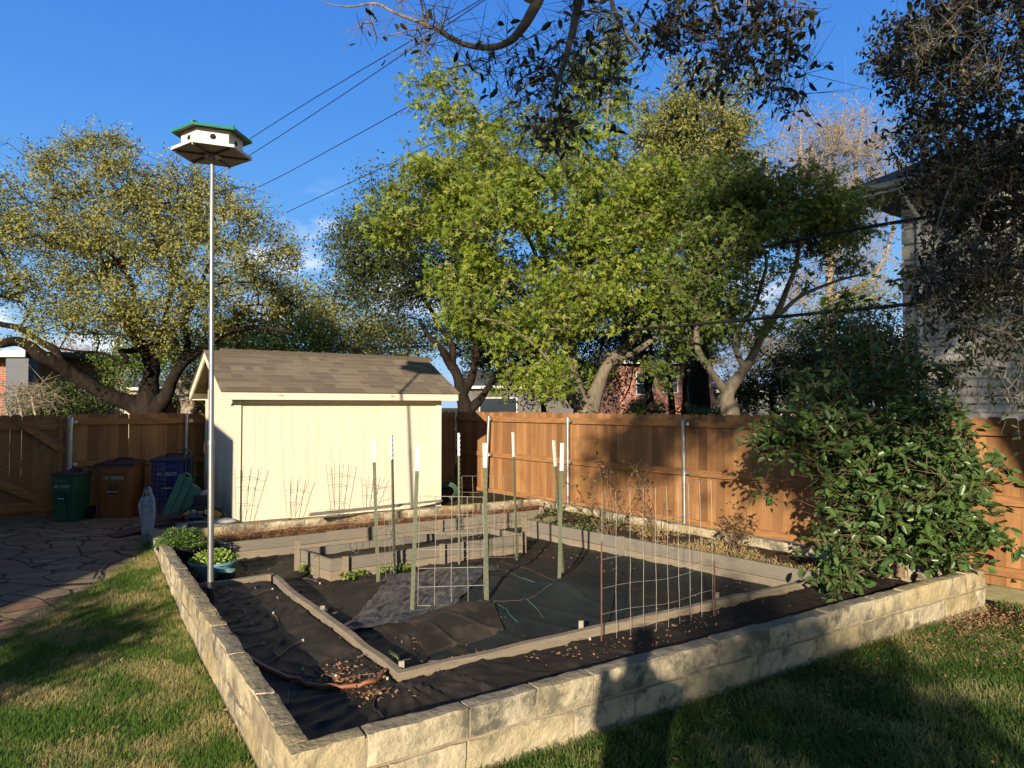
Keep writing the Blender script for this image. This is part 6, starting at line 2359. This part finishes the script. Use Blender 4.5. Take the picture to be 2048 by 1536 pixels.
roses(1215, 1062, 9.6, [(1195, 915, .1), (1222, 925, .05), (1295, 905, .1), (1172, 950, .05), (1300, 938, .08), (1250, 1000, .0), (1090, 1010, .15), (1130, 965, .1), (1180, 980, 0), (1215, 940, .1), (1125, 1015, .1), (1160, 1005, .1)],
      'rose bush with reddish canes left of the wire trellis before the fence', 201, 150)
roses(1318, 1072, 9.1, [(1270, 975, .05), (1290, 1000, .05), (1260, 930, .1), (1285, 960, .05), (1330, 1010, .02), (1240, 1015, .1)], 'rose bush with few leaves behind the wire trellis', 202, 40)
roses(1475, 1092, 8.35, [(1445, 1035, .0), (1455, 1045, .03), (1478, 1025, .0), (1492, 1050, 0), (1500, 1060, .0), (1440, 1050, .02), (1470, 1060, 0)], 'small leafy rose plant right of the wire trellis', 203, 160)

# spiky grass tufts at the fabric edges
tuft = M('tuft', (.10, .16, .05), rough=.5, tint=(.3, .34, .16))
for k, (px_, py_) in enumerate([(485, 1312), (575, 1420), (800, 1330), (657, 1236)]):
    q = P(px_, py_, .10)
    mb = MB()
    for j in range(7):
        a = random.uniform(0, 6.28)
        l_ = random.uniform(.05, .13)
        e = Vector((math.cos(a) * .04, math.sin(a) * .04, l_))
        mb.tube([q, q + e * .6, q + e + Vector((e.x, e.y, -.01))], [.0025, .002, .0006], 4, t=random.random())
    tag(mb.build('grass_tuft', tuft), ['spiky grass tuft at the inner side of the left wall', 'spiky grass tuft near the left wall corner', 'grass tuft at the beam corner', 'grass tuft beside the left beam peg'][k], 'grass tuft', 'grass tufts at the fabric edges')

# ------------------------------------------------------------------ fallen leaves
def litter(name, lab, spots, mat, seed, size=(.014, .034), onf=True):
    rng = np.random.default_rng(seed)
    P_ = []
    for (px_, py_, rx, ry, n_) in spots:
        for _ in range(n_):
            a = P(px_ + rng.normal() * rx, py_ + rng.normal() * ry, .1)
            if onf:
                for _k in range(3):
                    pp = proj((a.x, a.y, .1))
                    a = P(pp[0], pp[1], zf(a.x, a.y)) if _k == 0 else a
                z = zf(a.x, a.y) + .01
            else:
                z = .03
            P_.append((a.x, a.y, z))
    P_ = np.array(P_)
    o = leaves(name, P_, rng.uniform(size[0], size[1], len(P_)), 'oval', mat, None, rng, up=1.6, droop=0, aspect=.5)
    return tag(o, lab, 'leaf litter', kind='stuff')


dl_ = M('dead_leaf', (.22, .09, .04), rough=.8, tint=(.40, .26, .14), translucent=.1)
litter('fallen_leaves', 'tan and brown fallen leaves in drifts on the black fabric',
       [(680, 1348, 22, 12, 90), (690, 1362, 30, 6, 90), (745, 1388, 32, 8, 120), (700, 1355, 40, 14, 40), (620, 1205, 8, 3, 12), (660, 1240, 6, 6, 20), (690, 1275, 8, 8, 22), (725, 1310, 10, 9, 22), (755, 1330, 10, 6, 16),
        (790, 1345, 12, 5, 30), (930, 1320, 35, 7, 30), (960, 1312, 20, 5, 26), (1250, 1290, 60, 12, 60), (1150, 1312, 60, 10, 40), (1390, 1240, 40, 8, 46), (1330, 1258, 40, 8, 46), (1480, 1190, 60, 12, 40), (1600, 1165, 30, 8, 50),
        (860, 1290, 30, 5, 22), (1180, 1130, 60, 8, 40), (1120, 1105, 40, 6, 30), (560, 1280, 50, 40, 10), (960, 1262, 60, 20, 8), (1380, 1120, 50, 10, 16), (520, 1150, 15, 5, 10), (640, 1160, 30, 6, 14), (980, 1225, 30, 4, 12), (840, 1225, 18, 5, 12),
        (1650, 1155, 30, 8, 60), (1740, 1150, 40, 8, 90), (1560, 1150, 30, 8, 40), (460, 1180, 30, 10, 8)], dl_, 301)
litter('fallen_leaves', 'brown leaf litter on the lawn by the end of the front wall', [(1960, 1225, 60, 18, 900), (1850, 1262, 60, 18, 420), (2010, 1290, 60, 30, 400), (1750, 1320, 60, 12, 120), (1500, 1400, 80, 15, 60), (1850, 1400, 150, 50, 90), (1400, 1470, 200, 50, 70), (200, 1400, 150, 100, 60), (1700, 1350, 60, 10, 80)],
       M('dead_leaf_brown', (.22, .10, .05), rough=.85, tint=(.46, .27, .15), translucent=.1), 302, onf=False)

# ------------------------------------------------------------------ lawns of real blades
def blades(name, lab, n, sampler, mat, seed, h=(.025, .055), wd=.0045, lean=.5):
    rng = np.random.default_rng(seed)
    pts = sampler(rng, n)
    n = len(pts)
    hgt = rng.uniform(h[0], h[1], n)
    a = rng.random(n) * 2 * math.pi
    d = np.stack([np.cos(a), np.sin(a), np.zeros(n)], 1)
    sd = np.stack([-np.sin(a), np.cos(a), np.zeros(n)], 1) * (wd * rng.uniform(.6, 1.3, n))[:, None]
    ln = (rng.random(n) ** .7 * lean)[:, None] * hgt[:, None]
    base = pts - sd * 0
    mid = pts + d * ln * .45 + np.array([0, 0, 1]) * hgt[:, None] * .62
    tip = pts + d * ln * 1.5 + np.array([0, 0, 1]) * hgt[:, None]
    V = np.stack([base - sd * .5, base + sd * .5, mid + sd * .4, mid - sd * .4, tip], 1).reshape(-1, 3)
    i = np.arange(n)[:, None] * 5
    q = i + np.array([[0, 1, 2, 3]])
    t3 = i + np.array([[3, 2, 4]])
    ns = np.array([noise.noise(Vector((p[0] * 2.4, p[1] * 2.4, seed))) + .5 * noise.noise(Vector((p[0] * 9, p[1] * 9, seed))) for p in pts])
    tn = np.clip(DRY[seed] + ns * 1.5 + rng.normal(size=n) * .28, 0, 1)
    o = fast_mesh(name, V, [q, t3], mat, None, [tn, tn])
    return tag(o, lab, 'grass', kind='stuff')


DRY = {401: .24, 402: .10}


def samp_left(rng, n):
    y = 3.55 + (8.9 - 3.55) * rng.random(n)
    xl = np.array([patio_edge(v) for v in np.linspace(3, 9, 200)])
    xe = np.interp(y, np.linspace(3, 9, 200), xl) - .03 - rng.random(n) ** 3 * .12
    xw = -.98 - .609 * (y - 3.27) - .015 + .0
    xl_view = -.74 * y
    lo = np.maximum(xe, xl_view)
    x = lo + (xw - lo) * rng.random(n)
    keep = (xw > lo) & (rng.random(n) < (xw - lo) / 2.4)
    x, y = x[keep], y[keep]
    z = np.array([gz(a, b) for a, b in zip(x, y)])
    return np.stack([x, y, z], 1)


def samp_right(rng, n):
    x = -.9 + 8 * rng.random(n)
    y = 3.3 + 4.6 * rng.random(n)
    yw = 3.27 + .667 * (x + .98) - .02
    fence_x = 4.95 + .77 * (6.8 - y)
    leafy = ((x - 4.4) ** 2 / 1.2 + (y - 6.6) ** 2 / .5) < rng.random(n) * 1.4
    keep = (y < yw) & (x < 1.3 * y) & (x < fence_x) & ~leafy
    x, y = x[keep], y[keep]
    return np.stack([x, y, np.zeros(len(x))], 1)


gl = M('blade_left', (.12, .22, .035), rough=.55, tint=(.55, .46, .20), spec=.25, translucent=.3)
gr_ = M('blade_right', (.08, .15, .028), rough=.5, tint=(.34, .34, .13), spec=.25, translucent=.3)
blades('grass', 'patchy green and straw coloured lawn grass left of the stone wall', 230000, samp_left, gl, 401, h=(.016, .045), wd=.0036, lean=1.0)
blades('grass', 'dark green broad bladed lawn grass in front of the stone wall', 297000, samp_right, gr_, 402, h=(.025, .055), wd=.0065, lean=1.0)

# ================================================================== BUILDINGS AND CARS BEYOND THE FENCE
def brick_mat(name, c1, c2, mort, sc=1.0, bw=.22, bh=.07, ms=.012, bump=.5):
    m = bpy.data.materials.new(name)
    MATS[name] = m
    m.use_nodes = True
    t = m.node_tree
    n, l = t.nodes.new, t.links.new
    b = t.nodes['Principled BSDF']
    b.inputs['Roughness'].default_value = .9
    tcn = n('ShaderNodeTexCoord')
    sep = n('ShaderNodeSeparateXYZ')
    l(tcn.outputs['Object'], sep.inputs[0])
    ad = n('ShaderNodeMath')
    ad.operation = 'SUBTRACT'
    l(sep.outputs[0], ad.inputs[0])
    l(sep.outputs[1], ad.inputs[1])
    cb = n('ShaderNodeCombineXYZ')
    l(ad.outputs[0], cb.inputs[0])
    l(sep.outputs[2], cb.inputs[1])
    br = n('ShaderNodeTexBrick')
    br.inputs['Color1'].default_value = (*c1, 1)
    br.inputs['Color2'].default_value = (*c2, 1)
    br.inputs['Mortar'].default_value = (*mort, 1)
    br.inputs['Scale'].default_value = sc
    br.inputs['Brick Width'].default_value = bw
    br.inputs['Row Height'].default_value = bh
    br.inputs['Mortar Size'].default_value = ms
    l(cb.outputs[0], br.inputs['Vector'])
    nn = n('ShaderNodeTexNoise')
    nn.inputs['Scale'].default_value = 4
    nn.inputs['Detail'].default_value = 8
    l(tcn.outputs['Object'], nn.inputs['Vector'])
    mm = n('ShaderNodeMixRGB')
    mm.blend_type = 'OVERLAY'
    mm.inputs[0].default_value = .45
    l(br.outputs['Color'], mm.inputs[1])
    l(nn.outputs['Fac'], mm.inputs[2])
    l(mm.outputs[0], b.inputs['Base Color'])
    n2 = n('ShaderNodeTexNoise')
    n2.inputs['Scale'].default_value = 9
    n2.inputs['Detail'].default_value = 6
    l(tcn.outputs['Object'], n2.inputs['Vector'])
    ma = n('ShaderNodeMath')
    ma.operation = 'MULTIPLY_ADD'
    ma.inputs[1].default_value = -1.2
    l(br.outputs['Fac'], ma.inputs[0])
    l(n2.outputs['Fac'], ma.inputs[2])
    bn = n('ShaderNodeBump')
    bn.inputs['Strength'].default_value = bump
    bn.inputs['Distance'].default_value = .05
    l(ma.outputs[0], bn.inputs['Height'])
    l(bn.outputs[0], b.inputs['Normal'])
    return m


white_stone = brick_mat('white_stone', (.68, .65, .58), (.56, .53, .47), (.38, .36, .32), bw=.55, bh=.17, ms=.02, bump=1.0)
red_brick = brick_mat('red_brick', (.42, .11, .06), (.32, .08, .045), (.35, .28, .22))
roofm = M('roof_grey', (.10, .095, .09), (.06, .058, .055), rough=.9, scale=14, bump=.3)
trim = M('trim_green_white', (.38, .46, .38), (.30, .38, .31), rough=.5, scale=3)
trimw = M('trim_white', (.68, .65, .56), rough=.5)
glass = M('window_glass', (.03, .04, .05), rough=.08, spec=.8)

# stone house on the right: wall runs from its far corner towards the near right, parallel to the fence
hc = D(1813, 830, 15.5)
hc.z = -.1
hu = Vector((.77, -1, 0)).normalized()
hv = Vector((hu.y * -1, hu.x, 0))
if hv.x < 0:
    hv = -hv
zE = D(1813, 398, 15.5).z
hs_ = thing('stone_house', hc, 'two storey white stone house with green grey eaves at the right edge', 'house')


def HP(a, b, z):
    p = hc + hu * a + hv * b
    return Vector((p.x, p.y, z))


mb = MB()
mb.hexa([HP(0, 0, -.1), HP(9, 0, -.1), HP(9, 8, -.1), HP(0, 8, -.1), HP(0, 0, zE), HP(9, 0, zE), HP(9, 8, zE), HP(0, 8, zE)])
mb.build('wall', white_stone, hs_)
mb = MB()                                       # projecting quoins at the corner
z = 0
k = 0
while z < zE - .25:
    ln = .42 if k % 2 else .30
    mb.hexa([HP(-.03, -.03, z), HP(ln, -.03, z), HP(ln, .002, z), HP(-.03, .002, z), HP(-.03, -.03, z + .30), HP(ln, -.03, z + .30), HP(ln, .002, z + .30), HP(-.03, .002, z + .30)])
    z += .335
    k += 1
mb.build('quoins', M('quoin_stone', (.60, .58, .52), (.45, .43, .38), rough=.95, scale=6, bump=.6), hs_)
ov = .75
mb = MB()
mb.hexa([HP(-ov, -ov, zE), HP(9, -ov, zE), HP(9, .01, zE), HP(-ov, .01, zE), HP(-ov, -ov, zE + .02), HP(9, -ov, zE + .02), HP(9, .01, zE + .02), HP(-ov, .01, zE + .02)])
mb.hexa([HP(-ov, .01, zE), HP(-.0, .01, zE), HP(0, 8, zE), HP(-ov, 8, zE), HP(-ov, .01, zE + .02), HP(-.0, .01, zE + .02), HP(0, 8, zE + .02), HP(-ov, 8, zE + .02)])
mb.build('soffit', M('soffit', (.32, .27, .2), rough=.7), hs_)
mb = MB()
mb.hexa([HP(-ov, -ov - .02, zE - .0), HP(9, -ov - .02, zE), HP(9, -ov + .0, zE), HP(-ov, -ov, zE), HP(-ov, -ov - .02, zE + .17), HP(9, -ov - .02, zE + .17), HP(9, -ov, zE + .17), HP(-ov, -ov, zE + .17)])
mb.hexa([HP(-ov - .02, -ov, zE - .0), HP(-ov, -ov, zE), HP(-ov, 8, zE), HP(-ov - .02, 8, zE), HP(-ov - .02, -ov, zE + .17), HP(-ov, -ov, zE + .17), HP(-ov, 8, zE + .17), HP(-ov - .02, 8, zE + .17)])
mb.build('fascia', trim, hs_)
mb = MB()                                       # gutter with open curved profile
gpf = [(.0, .19), (-.02, .10), (-.06, .07), (-.10, .10), (-.12, .19), (-.10, .19), (-.085, .11), (-.06, .09), (-.035, .11), (-.02, .19)]
vs = [HP(-ov - .05, -ov - .021 + a, zE + b) for a, b in gpf] + [HP(9, -ov - .021 + a, zE + b) for a, b in gpf]
n = len(gpf)
mb.add(vs, [tuple(range(n)), tuple(range(2 * n - 1, n - 1, -1))] + [(i, n + i, n + (i + 1) % n, (i + 1) % n) for i in range(n)])
mb.build('gutter', trim, hs_)
mb = MB()
mb.tube(smooth_path([HP(.35, -ov - .06, zE + .10), HP(.35, -ov - .04, zE - .12), HP(.35, -.5, zE - .30), HP(.35, -.16, zE - .48), HP(.35, -.10, zE - .7)], 4), .055, 12)
mb.tube([HP(.35, -.10, zE - .68), HP(.35, -.10, .2)], .05, 12)
mb.build('downspout', trimw, hs_, smooth=True)
mb = MB()
zr = zE + .19
ax, bx_ = -ov - .06, -ov - .10
R1, R2 = HP(4.0, 4.2, zr + 2.6), HP(9, 4.2, zr + 2.6)
vs = [HP(ax, bx_, zr), HP(9, bx_, zr), R2, R1, HP(ax, 8.8, zr), HP(9, 8.8, zr)]
vs2 = [v + Vector((0, 0, .04)) for v in vs]
mb.add(vs + vs2, [(3, 2, 1, 0), (0, 4, 3), (4, 5, 2, 3)] + [(6, 7, 8, 9), (6, 9, 10), (10, 9, 8, 11), (0, 1, 7, 6), (0, 6, 10, 4), (1, 5, 11, 7)])
mb.build('roof', roofm, hs_)


def house(lab, corner, w, dpt, h, rz, wallm, roofh, wins, Y=None, name='house', ov=.4, gable=True):
    root = thing(name, corner, lab, 'house')
    R = Matrix.Rotation(rz, 3, 'Z')

    def W(x, y, z):
        q = Vector(corner) + R @ Vector((x, y, 0))
        return Vector((q.x, q.y, z))
    mb = MB()
    mb.hexa([W(0, 0, -.1), W(w, 0, -.1), W(w, dpt, -.1), W(0, dpt, -.1), W(0, 0, h), W(w, 0, h), W(w, dpt, h), W(0, dpt, h)])
    mb.build('wall', wallm, root)
    mb = MB()
    m_ = dpt / 2
    vs = [W(-ov, -ov, h), W(w + ov, -ov, h), W(w + ov, dpt + ov, h), W(-ov, dpt + ov, h), W(w * .18, m_, h + roofh), W(w * .82, m_, h + roofh)]
    if gable:
        vs[4], vs[5] = W(-ov, m_, h + roofh), W(w + ov, m_, h + roofh)
    mb.add(vs, [(3, 2, 1, 0), (0, 1, 5, 4), (2, 3, 4, 5), (0, 4, 3), (1, 2, 5)])
    mb.build('roof', roofm, root)
    mb = MB()
    mb.hexa([W(-ov - .02, -ov - .03, h - .16), W(w + ov + .02, -ov - .03, h - .16), W(w + ov + .02, -ov + .02, h - .16), W(-ov - .02, -ov + .02, h - .16),
             W(-ov - .02, -ov - .03, h + .02), W(w + ov + .02, -ov - .03, h + .02), W(w + ov + .02, -ov + .02, h + .02), W(-ov - .02, -ov + .02, h + .02)])
    mb.build('fascia', trimw, root)
    for (x, z, ww, hh) in wins:
        mb = MB()
        for (xa, xb, za, zb_) in ((x - .06, x + ww + .06, z - .06, z), (x - .06, x + ww + .06, z + hh, z + hh + .06), (x - .06, x, z, z + hh), (x + ww, x + ww + .06, z, z + hh), (x, x + ww, z + hh / 2 - .02, z + hh / 2 + .02)):
            mb.hexa([W(xa, -.05, za), W(xb, -.05, za), W(xb, .03, za), W(xa, .03, za), W(xa, -.05, zb_), W(xb, -.05, zb_), W(xb, .03, zb_), W(xa, .03, zb_)])
        f_ = mb.build('window', trimw, root)
        mb = MB()
        mb.hexa([W(x, -.012, z), W(x + ww, -.012, z), W(x + ww, .02, z), W(x, .02, z), W(x, -.012, z + hh), W(x + ww, -.012, z + hh), W(x + ww, .02, z + hh), W(x, .02, z + hh)])
        mb.build('pane', glass, f_)
    return root


c = D(1240, 812, 42)
c.z = 0
house('two storey red brick house seen between the trunks on the right', c, 5.6, 9, 4.5, .10, red_brick, 1.0, [(1.0, 2.6, .9, 1.2), (4.3, .9, .8, 1.3), (4.3, 2.9, .8, 1.1), (2.6, 2.7, .8, 1.1)], name='brick_house')
c = D(1440, 812, 46)
c.z = 0
house('white sided house part right of the red brick house', c, 6, 9, 2.9, .1, M('siding_white', (.40, .37, .33), rough=.7), .6, [(1, 1, .9, 1.2)], name='sided_house')
c = D(-330, 812, 21)
c.z = 0
house('red brick and grey house with white eave at the far left edge', c, 5.0, 6, 3.45, .05, red_brick, .25, [(3.6, 1.9, .7, 1.0)], name='brick_house', ov=.75)
mb = MB()
p0 = D(20, 812, 20.6)
mb.box((p0.x + .2, p0.y + .2, 1.6), (.62, .5, 3.3), rz=.05)
tag(mb.build('siding_bay', M('siding_grey', (.13, .14, .155), (.10, .11, .12), rough=.7, scale=4, stretch=(.3, .3, 12)), None), 'narrow grey sided bay at the corner of the left brick house', 'house bay')
c = D(300, 812, 30)
c.z = 0
house('low red brick house with dark roof between the oak trunk and the shed', c, 4.5, 7, 2.35, .0, red_brick, .9, [], name='brick_house', ov=.5, gable=False)
c = D(55, 812, 44)
c.z = 0
house('long low beige building far behind the oak', c, 8.0, 8, 3.0, .0, M('beige_wall', (.60, .50, .33), (.5, .42, .28), rough=.8, scale=2), 0.6, [(1.5, 1, 1, 1.2), (4, 1, 1, 1.2)], name='beige_building')
c = D(930, 812, 48)
c.z = 0
house('grey garage front behind the parked car', c, 8.0, 7, 3.2, .0, M('garage_wall', (.16, .15, .14), (.10, .09, .09), rough=.8, scale=2), 1.2, [(1, .3, 2.4, 2.1)], name='garage')


def car(px, Y, rz, col, lab):
    base = D(px, 812, Y)
    base.z = 0
    root = thing('parked_car', base, lab, 'car', 'cars parked beyond the fence')
    R = Matrix.Rotation(rz, 3, 'Z')
    W = lambda x, y, z: base + R @ Vector((x, y, z)) + Vector((0, 0, .25))
    cm = M('car_' + col[0], col[1], rough=.25, metal=.3, spec=.6)

    def loft(name, secs, mat, par):
        mb = MB()
        vs = []
        for (x, hw, z0_, z1_) in secs:
            vs += [W(x, -hw, z0_), W(x, hw, z0_), W(x, hw, z1_), W(x, -hw, z1_)]
        fs = [(3, 2, 1, 0)]
        m_ = len(secs)
        for i in range(m_ - 1):
            for k in range(4):
                fs.append((4 * i + k, 4 * i + (k + 1) % 4, 4 * i + 4 + (k + 1) % 4, 4 * i + 4 + k))
        fs.append(tuple(4 * (m_ - 1) + k for k in range(4)))
        mb.add(vs, fs)
        return mb.build(name, mat, par, bevel=.04)
    loft('body', [(-2.2, .78, .15, .55), (-2.1, .84, .05, .75), (-1.4, .88, .02, .85), (.9, .88, .02, .82), (1.7, .86, .05, .72), (2.2, .74, .12, .5)], cm, root)
    loft('glasshouse', [(-1.75, .72, .80, .84), (-1.1, .66, .78, 1.24), (.05, .64, .78, 1.28), (1.0, .74, .78, .84)], M('car_glass', (.02, .03, .04), rough=.05, spec=.9), root)
    loft('roof', [(-1.15, .655, 1.235, 1.255), (-.5, .665, 1.27, 1.315), (.1, .645, 1.275, 1.30)], cm, root)
    for sx_ in (-1, 1):
        mb = MB()
        for a, b in (((-1.75, .84), (-1.1, 1.25)), ((-.45, .80), (-.45, 1.29)), ((1.0, .84), (.05, 1.29))):
            mb.beam(W(a[0], sx_ * .70, a[1]), W(b[0], sx_ * .665, b[1]), .05, .05)
        mb.build('pillars', cm, root)
    for x in (-1.35, 1.35):
        for s_ in (-1, 1):
            mb = MB()
            mb.tube([W(x, s_ * .70, .08), W(x, s_ * .90, .08)], .32, 18)
            wh = mb.build('wheel', black_rubber, root, smooth=True)
            mb = MB()
            mb.tube([W(x, s_ * .90, .08), W(x, s_ * .915, .08)], .2, 14)
            mb.build('rim', galv, wh, smooth=True)
    for s_ in (-1, 1):
        mb = MB()
        mb.box(W(2.12, s_ * .58, .5), (.1, .28, .12), rz=rz)
        mb.build('headlight', M('lamp_clear', (.7, .7, .7), rough=.2), root, bevel=.01)
        mb = MB()
        mb.box(W(.75, s_ * .93, .88), (.14, .16, .11), rz=rz)
        mb.build('mirror', cm, root, bevel=.02)
    return root


car(972, 27, .12, ('silver', (.48, .55, .62)), 'silver blue parked car just right of the shed, beyond the fence corner')
car(1085, 29, .1, ('blue', (.015, .05, .13)), 'dark blue parked car mostly hidden by the bright tree')

# neighbouring house beside the lawn (outside the picture, shades the patio)
hx = thing('own_house', Vector((-9, 0, 0)), 'house wing standing left of the lawn outside the frame', 'house')
HT = V2(-5.24, 3.75)
ca_, sa_ = math.cos(math.atan(.215)), math.sin(math.atan(.215))


def HX(x, y, z):                   # x: left of the eave tip line, y: along the wing
    return (HT.x + x * ca_ + y * sa_, HT.y - x * sa_ + y * ca_, z)


mb = MB()
mb.hexa([HX(-7, -9, -.1), HX(-.34, -9, -.1), HX(-.34, -.3, -.1), HX(-7, -.3, -.1), HX(-7, -9, 3.2), HX(-.34, -9, 3.2), HX(-.34, -.3, 3.2), HX(-7, -.3, 3.2)])
mb.build('wall', red_brick, hx)
mb = MB()
ztip = 3.33
vs = []
for y in (-9.3, 0):
    vs += [HX(0, y, ztip), HX(-3.7, y, ztip + 1.85), HX(-7.4, y, ztip), HX(0, y, ztip - .10), HX(-3.7, y, ztip + 1.7), HX(-7.4, y, ztip - .12)]
mb.add(vs, [(0, 6, 7, 1), (1, 7, 8, 2), (3, 4, 10, 9), (4, 5, 11, 10), (0, 1, 4, 3), (1, 2, 5, 4), (6, 9, 10, 7), (7, 10, 11, 8), (0, 3, 9, 6), (2, 8, 11, 5)])
mb.build('roof', roofm, hx)
mb = MB()
vs = []
for y in (-.5, -.3):
    vs += [HX(-.34, y, 3.2), HX(-3.7, y, 4.9), HX(-7, y, 3.2)]
mb.add(vs, [(0, 1, 2), (5, 4, 3), (0, 3, 4, 1), (1, 4, 5, 2), (2, 5, 3, 0)])
mb.build('gable_wall', red_brick, hx)
shade_hedge_l = [((-6.0, .8, .75), (.95, 1.1, .85), 3), ((-6.3, -.4, .8), (1.2, 1.0, .9), 3), ((-5.42, .1, .95), (.40, .8, .85), 2.2), ((-4.6, -.5, 1.75), (.22, .4, .25), .3), ((-4.9, -.6, 2.0), (.25, .3, .15), .2), ((-5.6, -.5, 2.2), (.2, .3, .2), .2)]  # added out of view, lobes placed to throw shade on patio and left lawn
tree('added_shade_hedge', 'unseen shrub added left of the camera to shade the patio and lawn edge', 'shrub', [[(Vector((-6.1, .2, -.05)), .06), (Vector((-6.1, .2, .5)), .05), (Vector((-6.1, .2, 1)), .03)]], shade_hedge_l, 420, 60, .15, .09, 'diamond', bark_d, lf_dark, 95, twig_r=.008, shell=.3)

# the photographer, who stands behind the camera and throws the shadow on the front wall
pm = bpy.data.meshes.new('person')
J = [((0, 0, .95), .15), ((0, 0, 1.15), .14), ((0, 0, 1.38), .17), ((0, 0, 1.52), .07), ((0, .02, 1.62), .085), ((0, .02, 1.74), .095), ((0, .0, 1.80), .06),
     ((-.10, 0, .86), .10), ((-.12, .02, .48), .068), ((-.12, 0, .09), .045), ((-.13, .12, .04), .035), ((.10, 0, .86), .10), ((.12, .02, .48), .068), ((.12, 0, .09), .045), ((.13, .12, .04), .035),
     ((-.19, 0, 1.42), .065), ((-.16, .12, 1.17), .075), ((-.13, .22, 1.40), .05), ((-.13, .27, 1.48), .03), ((.19, 0, 1.42), .065), ((.16, .12, 1.17), .075), ((.13, .22, 1.40), .05), ((.13, .27, 1.48), .03)]
E_ = [(0, 1), (1, 2), (2, 3), (3, 4), (4, 5), (5, 6), (0, 7), (7, 8), (8, 9), (9, 10), (0, 11), (11, 12), (12, 13), (13, 14), (2, 15), (15, 16), (16, 17), (17, 18), (2, 19), (19, 20), (20, 21), (21, 22)]
pm.from_pydata([j[0] for j in J], E_, [])
po = bpy.data.objects.new('person', pm)
COL.objects.link(po)
po.location = (-.30, -.50, .24)
sk = po.modifiers.new('skin', 'SKIN')
po.modifiers.new('sub', 'SUBSURF').levels = 1
for i, j in enumerate(J):
    pm.skin_vertices[0].data[i].radius = (j[1], j[1])
pm.skin_vertices[0].data[0].use_root = True
pm.materials.append(M('clothing', (.05, .06, .08), rough=.8))
tag(po, 'person in dark clothes standing behind the camera with raised forearms', 'person')
